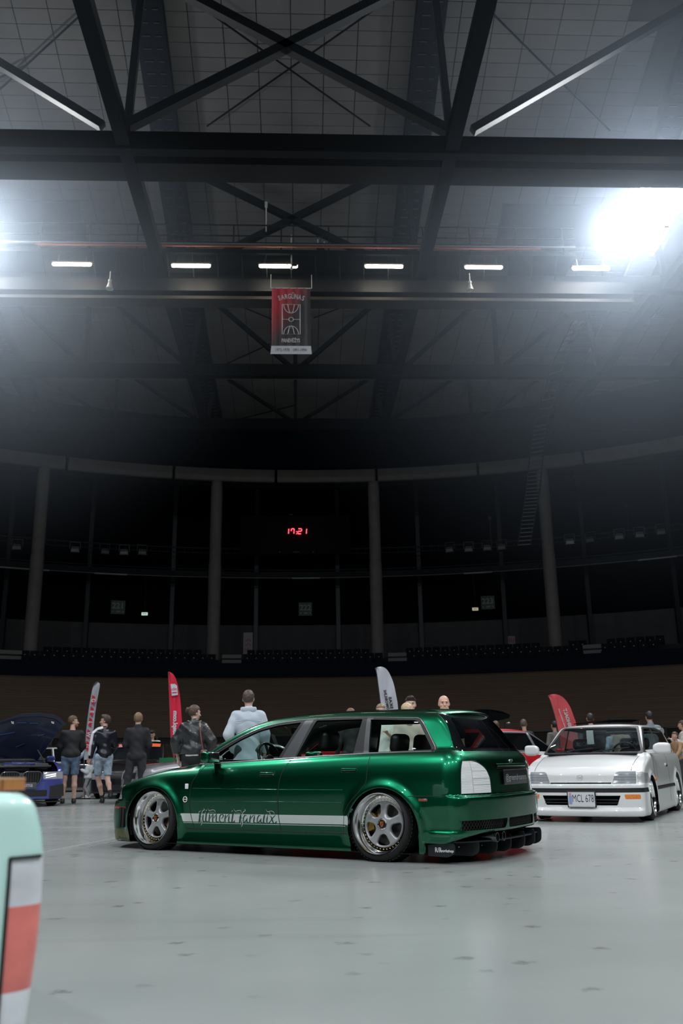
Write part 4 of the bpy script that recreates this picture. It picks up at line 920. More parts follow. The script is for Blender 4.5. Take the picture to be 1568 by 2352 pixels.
    brace(46.2, [(500, 856, 672, 968), (870, 856, 690, 968), (678, 850, 678, 968), (290, 856, 460, 968), (100, 870, 250, 962), (1065, 856, 895, 966), (1240, 870, 1110, 962), (270, 856, 265, 960), (1075, 856, 1083, 962)], .17)
    # thin tie rods just under the roof
    def rod(x0, y0, x1, y1, r=.035):
        P = []
        for s in np.linspace(0, 1, 12):
            px, py = x0 + (x1 - x0) * s, y0 + (y1 - y0) * s; d = ray(px, py); Yl = 24.0
            for _ in range(40): Yl = (float(z_top(Yl)) + .1 - CAM_H) * d[1] / d[2] * .5 + Yl * .5
            P.append(onY(px, py, Yl))
        q = MB(); q.tube(P, r, M_STEEL2, 6); q.build('tie_rod', parent=tr)
    for a in ((425, -10, 850, 290), (905, -10, 475, 290), (0, 205, 190, 30), (1100, 0, 1400, 300), (0, 178, 60, 150), (420, 380, 665, 500), (940, 380, 670, 500), (460, 665, 640, 740), (895, 665, 720, 730), (500, 845, 620, 790), (500, 975, 680, 930)): rod(*a)
def lamps_and_fittings():
    glow = mat('lit_tube', (1, .95, .85), .5, emit=(1, .90, .74), estr=22)
    body = mat('lamp_housing', (.10, .09, .08), .5)
    YL = 29.3
    # catwalk
    cw = empty('catwalk', label='steel lighting catwalk with railings crossing the hall under the roof', cat='catwalk')
    zf = float(onY(700, 592, YL)[2]); zr = float(onY(700, 533, YL)[2])
    q = MB(); q.box((-1.4, YL + .3, zf), (23.2, 1.4, .16), M_STEEL); q.build('walkway_floor', parent=cw)
    q = MB(); q.box((-.2, YL + .9, zf - .75), (25.8, .4, .5), mat('catwalk_beam', (.012, .013, .015), .5)); q.box((-.2, YL + 1.1, zf - 1.25), (25.8, .7, .12), mat('catwalk_soffit', (.040, .034, .030), .6)); q.build('walkway_beam', parent=cw)
    q = MB()
    for z in (zr, zr - .45, zf + .35): q.tube([(-13, YL - .4, z), (10.2, YL - .4, z)], .03, M_STEEL, 6)
    q.build('handrail', parent=cw)
    q = MB(); q.tube([(-13, YL - .42, zf + .28), (10.2, YL - .42, zf + .28)], .04, mat('pale_conduit', (.20, .20, .21), .4), 6); q.build('cable_conduit', parent=cw)
    q = MB(); q.tube([(onY(92, 566, YL)[0], YL - .45, zf + .17), (onY(1232, 566, YL)[0], YL - .45, zf + .17)], .038, mat('red_brown_pipe', (.33, .09, .05), .5), 6); q.build('red_pipe', parent=cw)
    for X in np.arange(-13, 10.3, 1.75):
        q = MB(); q.bar((X, YL - .4, zf), (X, YL - .4, zr), .05, .05, M_STEEL); q.build('railing_post', parent=cw)
    q = MB()
    for X in np.arange(-13, 10.3, .9): q.bar((X, YL - .35, zf - .1), (X + .02, YL + .2, zf - .75), .03, .03, M_STEEL)
    o = q.build('hanger_rod', parent=cw); o['kind'] = 'stuff'
    where = ['over the dark bonnet at far left', 'second from left, left of the banner', 'directly above the hanging banner', 'right of the banner, fourth from left', 'fifth from left along the catwalk', 'nearest the blazing floodlights']
    for k, (px, py) in enumerate(((165, 607), (438.5, 610.5), (639, 611.5), (881.5, 612), (1110.5, 614), (1357, 617))):
        p = onY(px, py, YL - .3); t = empty('strip_light', tuple(p), label='glowing strip light ' + where[k], cat='lamp', group='strip lights under the catwalk')
        q = MB(); q.tube([(-.70, 0, 0), (-.66, 0, 0), (.66, 0, 0), (.70, 0, 0)], [.03, .062, .062, .03], glow, 10); q.build('diffuser', parent=t, smooth=True)
        q = MB(); q.box((0, .03, .085), (1.46, .11, .06), body); q.bar((-.5, 0, .1), (-.5, .1, .45), .03, .03, body); q.bar((.5, 0, .1), (.5, .1, .45), .03, .03, body); q.build('housing', parent=t)
    for (x0, y0, x1, y1, wh) in ((1496, 583, 1531, 528, 'slanting beside the blazing floodlights'), (1560, 484, 1590, 430, 'cut by the right edge above the slanting one')):
        a, b = onY(x0, y0, 26.5), onY(x1, y1, 24.6); t = empty('strip_light', tuple((a + b) / 2), label='glowing strip light ' + wh, cat='lamp', group='strip lights on the side catwalk')
        q = MB(); q.tube([a - (a + b) / 2, b - (a + b) / 2], .07, glow, 10); q.build('diffuser', parent=t); q = MB(); q.bar(a - (a + b) / 2 + [0, 0, .1], b - (a + b) / 2 + [0, 0, .1], .12, .06, body); q.build('housing', parent=t)
    # floodlight housings
    fh = mat('floodlight_lens', (1, 1, 1), .3, emit=(.86, .93, 1.0), estr=60)
    for k, (o, sx, sy) in enumerate(FLOODS):
        e = empty('floodlight', o.location, cat='floodlight', label=['right hand floodlight of the blazing pair at the right edge', 'left hand floodlight of the blazing pair at the right edge', 'bright floodlight just outside the left edge of the frame'][k] if k < 3 else 'hall floodlight hung behind the camera', group=None if k < 3 else 'floodlights behind the camera')
        e.rotation_euler = o.rotation_euler; q = MB(); q.box((0, 0, .14), (sx + .1, sy + .1, .2), M_STEEL); q.box((0, 0, .3), (.2, sy * .6, .16), M_STEEL); q.build('lamp_body', parent=e)
        q = MB(); q.box((0, 0, .025), (sx, sy, .02), fh); q.build('lamp_lens', parent=e)
        q = MB(); q.bar((0, 0, .36), (0, 0, .9), .05, .05, M_STEEL); q.build('bracket', parent=e)
    # side catwalks that carry the floodlights
    for s in (-1, 1):
        q = MB(); q.box((s * 13.9, 8, 20.6), (1.0, 44, .14), M_STEEL); o = q.build('side_catwalk'); tag(o, 'dark side catwalk running along the %s of the hall' % ('left' if s < 0 else 'right'), 'catwalk')
    # horn loudspeakers
    hm = mat('horn_grey', (.62, .61, .56), .4)
    for k, (px, py) in enumerate(((252, 652), (1079, 656))):
        p = onY(px, py, 28.8); t = empty('horn_loudspeaker', tuple(p), label='pale horn loudspeaker hanging %s of the banner' % ('left' if k == 0 else 'right'), cat='loudspeaker')
        q = MB(); q.lathe([(.145, -.20), (.13, -.19), (.085, -.05), (.055, .06), (.001, .07)], hm, 18); q.build('horn', parent=t, smooth=True)
        q = MB(); q.lathe([(.06, .07), (.06, .16), (.02, .17), (.02, .5)], hm, 12); q.build('driver', parent=t)
    # hanging banner
    b0 = onY(668.5, 738, 29.0); bh = 1.5; bn = empty('hanging_banner', tuple(b0), label='maroon and black hanging banner with a basketball court drawing', cat='banner')
    wW = float(onY(715, 738, 29)[0] - onY(622, 738, 29)[0]); zt, zb = float(onY(668, 662, 29)[2]), float(onY(668, 814, 29)[2]); hH = zt - zb
    cm = bpy.data.materials.new('banner_print'); cm.use_nodes = True; nt = cm.node_tree; b = nt.nodes['Principled BSDF']; b.inputs['Roughness'].default_value = .75
    tc = nt.nodes.new('ShaderNodeTexCoord'); sp = nt.nodes.new('ShaderNodeSeparateXYZ'); nt.links.new(tc.outputs['Object'], sp.inputs[0])
    n = nt.nodes.new('ShaderNodeTexNoise'); n.inputs['Scale'].default_value = 1.0; mp = nt.nodes.new('ShaderNodeMapping'); mp.inputs['Scale'].default_value = (22, 1, 1.2); nt.links.new(tc.outputs['Object'], mp.inputs[0]); nt.links.new(mp.outputs[0], n.inputs[0])
    ma = nt.nodes.new('ShaderNodeMath'); ma.operation = 'MULTIPLY_ADD'; ma.inputs[1].default_value = -.72 / wW; ma.inputs[2].default_value = .36; nt.links.new(sp.outputs[0], ma.inputs[0])
    mz = nt.nodes.new('ShaderNodeMath'); mz.operation = 'MULTIPLY_ADD'; mz.inputs[1].default_value = .85 / hH; nt.links.new(sp.outputs[2], mz.inputs[0]); nt.links.new(ma.outputs[0], mz.inputs[2])
    mn = nt.nodes.new('ShaderNodeMath'); mn.operation = 'MULTIPLY_ADD'; mn.inputs[1].default_value = .35; nt.links.new(n.outputs[0], mn.inputs[0]); nt.links.new(mz.outputs[0], mn.inputs[2])
    r = nt.nodes.new('ShaderNodeValToRGB'); e = r.color_ramp.elements; e[0].position = .55; e[0].color = (.065, .06, .062, 1); e[1].position = 1.15 if False else .98; e[1].color = (.52, .045, .06, 1); nt.links.new(mn.outputs[0], r.inputs[0]); nt.links.new(r.outputs[0], b.inputs['Base Color'])
    q = MB(); xs = np.linspace(-wW / 2, wW / 2, 30); V = []
    w2 = .96
    for z in (zt - b0[2], zb + .30 * hH / 2.5 - b0[2]):
        for x in xs: V.append((x * w2, .02 * math.sin(x * 22), z))
    q.add(V, [(i, i + 1, 31 + i, 30 + i) for i in range(29)], cm); q.build('banner_cloth', parent=bn, smooth=True)
    zs = zb + .30 * hH / 2.5 - b0[2]; q = MB(); q.add([(-wW / 2 * .97, -.03, zs), (wW / 2 * .97, -.03, zs), (wW / 2 * 1.01, -.03, zb - b0[2]), (-wW / 2 * 1.01, -.03, zb - b0[2]), (-wW / 2 * .97, -.02, zs), (wW / 2 * .97, -.02, zs), (wW / 2 * 1.01, -.02, zb - b0[2]), (-wW / 2 * 1.01, -.02, zb - b0[2])], [(0, 1, 2, 3), (7, 6, 5, 4), (0, 4, 5, 1), (1, 5, 6, 2), (2, 6, 7, 3), (3, 7, 4, 0)], mat('banner_white', (.62, .62, .66), .7)); q.build('date_strip', parent=bn)
    q = MB(); q.tube([(-wW / 2, 0, zt - b0[2]), (wW / 2, 0, zt - b0[2])], .02, hm, 6)
    for s in (-1, 1): q.tube([(s * wW * .51, 0, zt - b0[2]), (s * wW * .51, 0, zt - b0[2] + .55)], .012, hm, 5)
    q.build('hanging_bar', parent=bn)
    pr = mat('banner_ink', (.60, .56, .56), .7); U = wW / 93.0
    def bp(px, py): return ((px - 668.5) * U, -.03, (738 - py) * hH / 152)
    word = 'SARGŪNAS'
    for k, ch in enumerate(word):
        s = (k - 3.5) / 3.5; x, y, z = bp(668.5 + 27.5 * s, 681.5 + 4.5 * s * s); text_obj('banner_lettering', ch, 17.5 * U, pr, bn, frame_mx((x, y, z), (1, 0, -.28 * s), (0, 0, 1)), xs=.62, bold=.006)
    x, y, z = bp(667.5, 783); text_obj('banner_lettering', 'PANEVĖŽYS', 13.0 * U, pr, bn, frame_mx((x, y, z), (1, 0, 0), (0, 0, 1)), xs=.60, bold=.006)
    x, y, z = bp(668, 804.5); text_obj('date_lettering', '1972-1978   1991-1994', 10.5 * U, mat('dark_ink', (.05, .05, .055), .7), bn, frame_mx((x, y - .012, z), (1, 0, 0), (0, 0, 1)), xs=.72)
    q = MB()
    def ln(P): q.tube([bp(*p) for p in P], .011, pr, 4)
    C = lambda cx, cy, rx, ry, a, b_: [(cx + rx * math.cos(t), cy + ry * math.sin(t)) for t in np.linspace(math.radians(a), math.radians(b_), 14)]
    ln([(648, 700), (689, 700), (689, 768.5), (648, 768.5), (648, 700)]); ln([(648, 734.5), (663, 734.5)]); ln([(673.5, 734.5), (689, 734.5)]); ln(C(668.3, 734.5, 5.2, 4.8, 0, 360))
    ln(C(668.3, 700, 17, 20, 0, 180)); ln(C(668.3, 768.5, 17, 19, 180, 360)); ln([(660.5, 700), (664, 716), (672.5, 716), (676, 700)]); ln([(660.5, 768.5), (664, 754), (672.5, 754), (676, 768.5)]); ln(C(668.3, 716, 4.3, 3.5, 0, 180)); ln(C(668.3, 754, 4.3, 3.5, 180, 360))
    q.build('court_drawing', parent=bn)
    # small hoist / camera fittings
    for k, (px, py0, py1, lab) in enumerate(((611, 470, 532, 'white capped hanger rod above the catwalk, left of centre'), (669, 540, 612, 'jointed camera arm hanging in front of the third strip light'))):
        a, b_ = onY(px, py0, 29.0), onY(px, py1, 29.0); t = empty('hanging_fitting', tuple(b_), label=lab, cat='fitting')
        q = MB(); q.tube([(0, 0, 0), tuple(a - b_)], .022, hm, 6); q.build('rod', parent=t); q = MB(); q.box(tuple(a - b_) if k == 0 else (0, 0, 0), (.1, .1, .2), hm); q.build('cap', parent=t)
        if k: q = MB(); q.box((.1, 0, .02), (.22, .12, .1), M_STEEL); q.build('camera_body', parent=t)
    p = onY(736, 572, 29.0); t = empty('hanging_fitting', tuple(p), label='dark pan and tilt camera clamped on the catwalk rail', cat='fitting'); q = MB(); q.lathe([(.13, -.1), (.15, 0), (.10, .12), (.001, .15)], M_STEEL, 14); q.build('camera_dome', parent=t); q = MB(); q.bar((-.1, 0, .1), (-.1, 0, .4), .04, .04, hm); q.bar((.1, 0, .1), (.14, 0, .3), .04, .04, hm); q.build('clamp', parent=t)
    # hanging ladder at the right
    ld = empty('hanging_ladder', label='long dark service ladder hanging in front of the fourth column', cat='ladder')
    key = [(1350, 725, 1316, 735, 33.5), (1300, 820, 1270, 830, 37), (1256, 975, 1226, 980, 46), (1246, 1050, 1216, 1055, 45.6), (1240, 1120, 1208, 1122, 45.2), (1229, 1180, 1200, 1182, 45), (1218, 1250, 1189, 1252, 44.8)]
    def kp(t):
        i = min(int(t), len(key) - 2); f = t - i; return [key[i][c] + (key[i + 1][c] - key[i][c]) * f for c in range(5)]
    nr = 46; Lf, Rt = [], []
    for t in np.linspace(0, len(key) - 1, nr): c = kp(t); Rt.append(onY(c[0], c[1], c[4])); Lf.append(onY(c[2], c[3], c[4]))
    q = MB(); q.tube(Lf, .04, M_STEEL, 6); q.build('ladder_rail', parent=ld); q = MB(); q.tube(Rt, .04, M_STEEL, 6); q.build('ladder_rail', parent=ld)
    q = MB(); rg = mat('ladder_rung_grey', (.075, .08, .085), .5)
    for k in range(nr): q = MB(); q.bar(Lf[k], Rt[k], .07, .05, rg); q.build('rung', parent=ld)
    # clock board
    a, b_ = onY(552, 1185, 55.0), onY(805, 1272, 55.0); cb = empty('scoreboard', tuple((a + b_) / 2), label='dark scoreboard showing the time 17:21 in red', cat='scoreboard')
    q = MB(); q.box((0, .2, 0), (abs(b_[0] - a[0]), .3, abs(a[2] - b_[2])), mat('scoreboard_black', (.008, .007, .007), .7, spec=.05)); q.build('board', parent=cb)
    red = mat('red_led', (.3, .01, .02), .5, emit=(1, .07, .10), estr=2.6); c0 = (a + b_) / 2; dm = mat('dim_led', (.06, .015, .02), .5)
    seg = dict(zip('abcdefg', (((0, 1), (1, 1)), ((1, 1), (1, .5)), ((1, .5), (1, 0)), ((0, 0), (1, 0)), ((0, .5), (0, 0)), ((0, 1), (0, .5)), ((0, .5), (1, .5)))))
    dig = {'1': 'bc', '7': 'abcf', '2': 'abged'}
    sc = float(onY(694, 1220, 55)[0] - onY(684, 1220, 55)[0]) / 10
    for ch, x0 in (('1', 654.5), ('7', 668.5), ('2', 684), ('1', 695.5)):
        q = MB()
        for s_ in dig[ch]:
            P = []
            for u, v in seg[s_]:
                px = x0 + u * (8.2 if ch != '7' else 6.6) + (v - .5) * .9; py = 1226 - v * 11.5; w = onY(px, py, 54.8) - c0; P.append(w)
            d = P[1] - P[0]; q.bar(P[0] + d * .08, P[1] - d * .08, 2.0 * sc, 1.0 * sc, red, up=(0, 1, 0))
        q.build('led_digit', parent=cb)
    q = MB()
    for py in (1221, 1226): q.box(tuple(onY(681, py, 54.8) - c0), (1.8 * sc, .05, 1.8 * sc), red)
    q.build('led_colon', parent=cb)
    q = MB()
    for px, py, w in ((642, 1268, 3), (719, 1268, 3)): q.box(tuple(onY(px, py, 54.8) - c0), (w * sc, .05, w * sc), dm)
    for px, py, w in ((668, 1182, 9), (680, 1268, 14)): q.box(tuple(onY(px, py, 54.8) - c0), (w * sc, .05, 1.6 * sc), mat('dim_white', (.05, .05, .05), .5))
    q.build('small_lamp', parent=cb)
    # block signs and exit signs
    sg = mat('sign_green', (.012, .045, .030), .5); sw = mat('sign_ink', (.16, .19, .17), .5)
    for px, py, s_ in ((271, 1395, '221'), (701, 1399, '222'), (1120, 1384, '223')):
        d = ray(px, py); u = np.array([d[0], d[1]]); c = np.array([-CXA, -CYA]); aa = u @ u; bb = 2 * u @ c; cc = c @ c - 45.5**2; t = (-bb + math.sqrt(bb * bb - 4 * aa * cc)) / (2 * aa); p = np.array([0, 0, CAM_H]) + d * t
        e = empty('block_sign', tuple(p), -math.atan2(p[0] - CXA, p[1] - CYA), 'dark green block sign numbered %s, %s' % (s_, {'221': 'left of the lit exit sign', '222': 'in the middle under the scoreboard', '223': 'right of the dim exit sign'}[s_]), 'sign'); q = MB(); q.box((0, 0, 0), (.86, .05, .86), sg); q.build('sign_plate', parent=e)
        text_obj('sign_lettering', s_, .50, sw, e, frame_mx((0, -.03, .08), (1, 0, 0), (0, 0, 1)), bold=.012); q = MB()
        for x in (-.30, -.06, .02, .10, .30): q.box((x, -.03, -.27), (.07, .01, .08), sw)
        q.box((0, -.03, .36), (.3, .01, .03), mat('sign_tick', (.02, .09, .05), .5)); q.build('sign_mark', parent=e)
    for px, py, c, lab in ((332, 1410, (.75, 1, .85), 'lit white exit sign hanging right of block sign 221'), (1091, 1399, (1, .85, .6), 'dim warm exit sign hanging left of block sign 223')):
        p = onY(px, py, 54.5); e = empty('exit_sign', tuple(p), label=lab, cat='sign'); q = MB(); q.box((0, 0, 0), (.36, .08, .17), mat('exit_lit_%d' % px, c, .5, emit=c, estr=.55 if px < 500 else .3)); q.build('light_box', parent=e)
        q = MB(); 
        for x in (-.09, -.03, .03, .09): q.box((x, -.045, 0), (.03, .01, .07), mat('exit_ink', (.01, .10, .05), .5))
        q.build('pictogram', parent=e); q = MB(); q.bar((.0, 0, .08), (.0, 0, 2.4), .015, .015, M_STEEL); q.build('suspension_wire', parent=e)
    # red and white roll-ups in the stand
    for px, y0, y1, w, lab in ((569, 1453, 1502, .55, 'white roll-up banner with red letters in the stand above the woman'), (1175, 1461, 1480, .42, 'small white poster with red letters in the stand right of centre')):
        a, b_ = onY(px, y0, 53), onY(px, y1, 53); e = empty('rollup_banner', tuple(b_), label=lab, cat='banner'); hh = float(a[2] - b_[2]); q = MB(); q.box((0, 0, hh / 2), (w, .04, hh), mat('rollup_white', (.22, .21, .22), .7)); q.build('print', parent=e)
        q = MB(); ri = mat('rollup_red', (.28, .02, .03), .7)
        for z in ([.18, .42, .62] if hh > .8 else [.3, .6]):
            for k in range(3): q.box((-.12 + .12 * k, -.025, hh * z + (.04 if k == 1 else 0)), (.05, .01, .14), ri)
        q.build('red_lettering', parent=e)
    # little spotlights on the gallery rail
    hd_ = mat('spot_housing', (.03, .032, .035), .5); ln_ = mat('spot_glass', (.14, .145, .15), .25)
    for k, (px, py) in enumerate(((39, 1256), (172, 1262), (240, 1266), (285, 1268), (326, 1268), (1033, 1262), (1076, 1261), (1118, 1258), (1152, 1256), (1308, 1244), (1356, 1239), (1422, 1232), (1468, 1228), (1519, 1221))):
        d = ray(px, py); u = np.array([d[0], d[1]]); c = np.array([-CXA, -CYA]); aa = u @ u; bb = 2 * u @ c; cc = c @ c - 43.2**2; t = (-bb + math.sqrt(bb * bb - 4 * aa * cc)) / (2 * aa); p = np.array([0, 0, CAM_H]) + d * t
        e = empty('stage_spotlight', tuple(p), -math.atan2(p[0] - CXA, p[1] - CYA) + ((k * 37) % 5 - 2) * .12, 'unlit dark stage spotlight clamped under the gallery rail', 'spotlight', 'stage spotlights on the gallery rail')
        q = MB(); q.prism([(-.28, -.2), (.28, -.2), (.20, .16), (-.20, .16)], -.12, .2, hd_); q.build('housing', parent=e)
        q = MB(); q.box((0, -.13, -.08), (.44, .03, .17), ln_); q.build('lens', parent=e); q = MB(); q.bar((-.3, 0, 0), (-.3, 0, .45), .04, .04, hd_); q.bar((.3, 0, 0), (.3, 0, .45), .04, .04, hd_); q.bar((-.3, 0, .45), (.3, 0, .45), .04, .04, hd_); q.build('yoke', parent=e)
    for px, y0, y1 in ((1124, 1190, 1240), (1439, 1163, 1225)):
        a, b_ = onY(px, y0, 53), onY(px + 3, y1, 53); e = empty('mast', tuple(b_), label='thin dark mast with a knob on the gallery, %s of the ladder' % ('left' if px < 1300 else 'right'), cat='mast'); q = MB(); q.tube([(0, 0, 0), tuple(a - b_)], .03, mullion_m(), 6); q.build('mast_tube', parent=e); q = MB(); q.box(tuple(a - b_), (.18, .1, .2), hd_); q.build('mast_head', parent=e)
    # seats
    COLA = [math.asin((X - CXA) / 39.35) for X in (-14.6, -5.1, 4.3, 14.0)]
    sm = mat('seat_navy', (.004, .006, .011), .7, spec=.1); nm = mat('seat_number', (.30, .31, .33), .5)
    V = MB(); V.box((0, .16, .30), (.44, .06, .50), sm); V.box((0, -.04, .08), (.42, .40, .06), sm); V.box((0, -.20, .02), (.36, .05, .20), sm); V.box((0, .122, .33), (.055, .012, .045), nm)
    proto = V.build('stadium_seat'); first = True
    def gap(a):
        for lo, hi in GAPS:
            if lo < a < hi: return True
        return False
    def px2a(px, R=40.0, py=1505):
        d = ray(px, py); u = np.array([d[0], d[1]]); c = np.array([-CXA, -CYA]); aa = u @ u; bb = 2 * u @ c; cc = c @ c - R * R; t = (-bb + math.sqrt(bb * bb - 4 * aa * cc)) / (2 * aa); p = u * t; return math.atan2(p[0] - CXA, p[1] - CYA)
    GAPS = [(px2a(-30), px2a(48)), (px2a(503), px2a(557)), (px2a(888), px2a(940)), (px2a(1341), px2a(1394))]
    for row, (R, z, lab) in enumerate(((38.62, 6.14, 'dark navy stadium seat with a pale number tag, front row'), (39.75, 6.52, 'dark navy stadium seat with a pale number tag, back row'))):
        for a in np.arange(-.47 + row * .006, .50, .0128):
            if gap(a): continue
            if row and any(abs(a - q) < .0175 for q in COLA): continue
            o = proto if first else proto.copy()
            if not first: COL.objects.link(o)
            first = False; p = on_arc(R, a); o.location = (p[0], p[1], z); o.rotation_euler = (0, 0, -a); tag(o, lab, 'seat', 'navy seats in the %s row' % ('front', 'back')[row])
    for k, (lo, hi) in enumerate(GAPS):
        ring_band(38.3, 6.42, 38.3, 6.62, lo + .003, hi - .003, 5, mat('gangway_rail', (.085, .085, .08), .6), 'trim_%d' % (30 + k), thick=.1); ring_band(38.4, 6.16, 38.4, 6.34, lo + .003, hi - .003, 5, mat('gangway_rail', (.085, .085, .08), .6), 'trim_%d' % (40 + k), thick=.1)
def mullion_m(): return mat('mullion_grey', (.016, .020, .028), .5)

# ------------------------------------------------------------------ other cars
def build_car(name, label, loc, rz, col, wb=2.7, fo=.80, ro=.95, Wd=1.74, zr=1.36, belt=(.86, .93), nose=.62, hoodz=.90, ws=(2.05, 1.25), rg=(.05, -.55), deck=.98, h=.034, glass=None, trim=None, wheel='six', doors=2, Rt=.30, Rr=.235, bumper=None, frame=None, gw0=.36, seats=True, camber=2):
    root = empty(name, (loc[0], loc[1], 0), math.radians(rz), label, 'car')
    xf, xe = wb + fo, -ro; w = Wd / 2
    bt = pchip([xe, wb * .5, wb, xf], [belt[1], (belt[0] + belt[1]) / 2, belt[0], belt[0]])
    prof = pchip([0, .12, .3, .5, .7, .85, .95, 1.05], [-.04, -.012, -.004, 0, 0, -.02, -.05, -.10])
    hood = pchip([ws[0] - .1, ws[0] + .1, (ws[0] + xf) / 2, xf - .25, xf, xf + .2], [hoodz + .01, hoodz, hoodz - .04, nose + .10, nose - .02, nose - .2])
    dk = pchip([xe - .1, xe, xe + .2, rg[1], rg[1] + .2], [deck - .12, deck - .03, deck, deck + .01, deck + .01])
    roof = pchip([rg[1] - .5, rg[0] - .1, (ws[1] + rg[0]) / 2, ws[1], ws[0]], [zr - .35, zr - .04, zr, zr - .035, zr - .5])
    zb0, zb1 = hoodz, zr - .05
    def Fn(x, y, z):
        ay = np.abs(y); b = bt(x); s = ay - (w + prof(z / b) - .05 * np.clip((x - wb) / fo, 0, 1)**2 - .04 * np.clip((-x) / ro, 0, 1)**2)
        for xc in (0, wb):
            r = np.hypot(x - xc, z - Rt); s = s - .015 * np.exp(-((r - Rt - .05) / .05)**2)
        T = np.where(x > ws[0] - .05, hood(x) - .05 * (ay / w)**2.2, np.where(x < rg[1] + .1, dk(x) - .03 * (ay / w)**2.2, b + .02))
        L = smax(s, z - T, .07); L = smax(L, x - (xf - .22 * (ay / w)**2.6 - .05 * np.clip((z - .5) / .3, 0, 1)), .08); L = smax(L, (xe + .16 * (ay / w)**2.8 + .03 * np.clip((z - .5) / .4, 0, 1)) - x, .08); L = smax(L, .13 - z, .03)
        gs = ay - (w - .10 - gw0 * (z - hoodz) - .02 * np.clip((x - .9) / 1.2, -1, 1)**2); gt = z - (roof(x) - .045 * (ay / .6)**2.2)
        t = (z - zb0) / (zb1 - zb0); gf = (x - (ws[0] + (ws[1] - ws[0]) * t + .10 * (1 - (ay / .6)**2))) * .5; gr = ((rg[1] + (rg[0] - rg[1]) * t - .08 * (1 - (ay / .6)**2)) - x) * .75
        g = smax(gs, gt, .08); g = smax(g, gf, .05); g = smax(g, gr, .05); g = np.maximum(g, .7 - z); return smin(L, g, .02)
    S = Skin(Fn, (xe - .05, -w - .06, .09), (xf + .05, w + .06, zr + .04), h)
    sd = lambda P: (lambda V, N: poly_sd(P, V[:, 0], V[:, 2])); up = lambda V, N: (np.abs(V[:, 1]) > .4) & (np.abs(N[:, 1]) > .4) & (V[:, 2] > .8)
    S.region('hood', lambda V, N: np.maximum(np.maximum(np.abs(V[:, 1]) - w * .82, ws[0] + .04 - V[:, 0]), nose - .08 - V[:, 2]))
    D = [(ws[0] - .12, .2), (ws[0] - .12, belt[0]), (wb * .5 - .35 if doors == 2 else wb * .5, belt[0]), (wb * .5 - .35 if doors == 2 else wb * .5, .2)]
    S.region('door', sd(D), lambda V, N: np.abs(V[:, 1]) > .45)
    if doors == 4: S.region('rear_door', sd([(wb * .5, .2), (wb * .5, belt[0] + .05), (.12, belt[1] + .02), (.12, .62), (.38, .4), (.40, .2)]), lambda V, N: np.abs(V[:, 1]) > .45)
    S.region('bumper', lambda V, N: np.maximum(np.minimum(xf - .42 - V[:, 0], V[:, 0] - (xe + .42)), V[:, 2] - .50))
    S.region('headlamp', lambda V, N: np.maximum(np.maximum(xf - .36 - V[:, 0], .42 * w / .87 - np.abs(V[:, 1])), np.maximum(nose - .155 - V[:, 2], V[:, 2] - nose + .01)))
    S.region('grille', lambda V, N: np.maximum(np.maximum(xf - .4 - V[:, 0], np.abs(V[:, 1]) - .36), np.maximum(nose - .15 - V[:, 2], V[:, 2] - nose + .02)))
    S.region('lower_intake', lambda V, N: np.maximum(np.maximum(xf - .4 - V[:, 0], np.abs(V[:, 1]) - .55), np.maximum(.20 - V[:, 2], V[:, 2] - .33)))
    S.region('tail_lamp', lambda V, N: np.maximum(np.maximum(V[:, 0] - xe - .22, .40 - np.abs(V[:, 1])), np.maximum(deck - .27 - V[:, 2], V[:, 2] - deck + .10)))
    zt = zr - .095; b0 = belt[0] + .02; b1 = belt[1] + .02; tt = lambda z: (z - zb0) / (zb1 - zb0); fx = lambda z: ws[0] + (ws[1] - ws[0]) * tt(z); rx = lambda z: rg[1] + (rg[0] - rg[1]) * tt(z)
    SUR = rounded([(fx(b0) - .06, b0), (fx(zt) - .02, zt - .01), (rx(zt) + .08, zt), (rx(b1) + .12, b1)], [.02, .12, .12, .04], 5); C = SUR.mean(0)
    S.region('window_surround', sd(SUR), up); m = wb * .5 - .30 if doors == 2 else wb * .5
    inn = .022
    def shr(P): P = np.array(P); c = P.mean(0); return c + (P - c) * (1 - inn * 2 / np.maximum(np.abs(P - c), .12))
    F1 = [(fx(b0) - .12, b0 + inn), (fx(zt) - .07, zt - inn), (m - .10, zt - inn), (m + .03, b0 + inn)]; R1 = [(m - .06, b1 + inn * .6), (m - .18, zt - inn), (rx(zt) + .13, zt - inn), (rx(b1) + .20, b1 + inn)]
    S.region('side_glass', sd(rounded(F1, [.02, .1, .02, .02])), up); S.region('side_glass', sd(rounded(R1, [.02, .02, .1, .03])), up)
    hw = lambda z: w - .10 - gw0 * (z - hoodz)
    S.region('windscreen', lambda V, N: poly_sd(rounded([(-hw(zb0) + .08, hoodz + .035), (-hw(zt) + .075, zt + .01), (hw(zt) - .075, zt + .01), (hw(zb0) - .08, hoodz + .035)], .04), V[:, 1], V[:, 2]), lambda V, N: (V[:, 0] > 1.0) & (N[:, 0] > .12))
    S.region('rear_window', lambda V, N: poly_sd(rounded([(-hw(zb0) + .12, deck + .04), (-hw(zt) + .10, zt - .01), (hw(zt) - .10, zt - .01), (hw(zb0) - .12, deck + .04)], .04), V[:, 1], V[:, 2]), lambda V, N: (V[:, 0] < .6) & (N[:, 0] < -.12))
    S.region('arch_hole', lambda V, N: np.minimum(np.hypot(V[:, 0], V[:, 2] - Rt + .03) - Rt - .03, np.hypot(V[:, 0] - wb, V[:, 2] - Rt + .03) - Rt - .03), lambda V, N: np.abs(V[:, 1]) > .42)
    glass = glass or M_TINT
    P = lambda l, n, mm, **k: S.part(l, n, mm, root, **k)
    P('body', 'body_shell', col); P('hood', 'hood', col); P('bumper', 'front_bumper', bumper or col, extra=lambda C: C[:, 0] > 1); P('bumper', 'rear_bumper', bumper or col, extra=lambda C: C[:, 0] < 1)
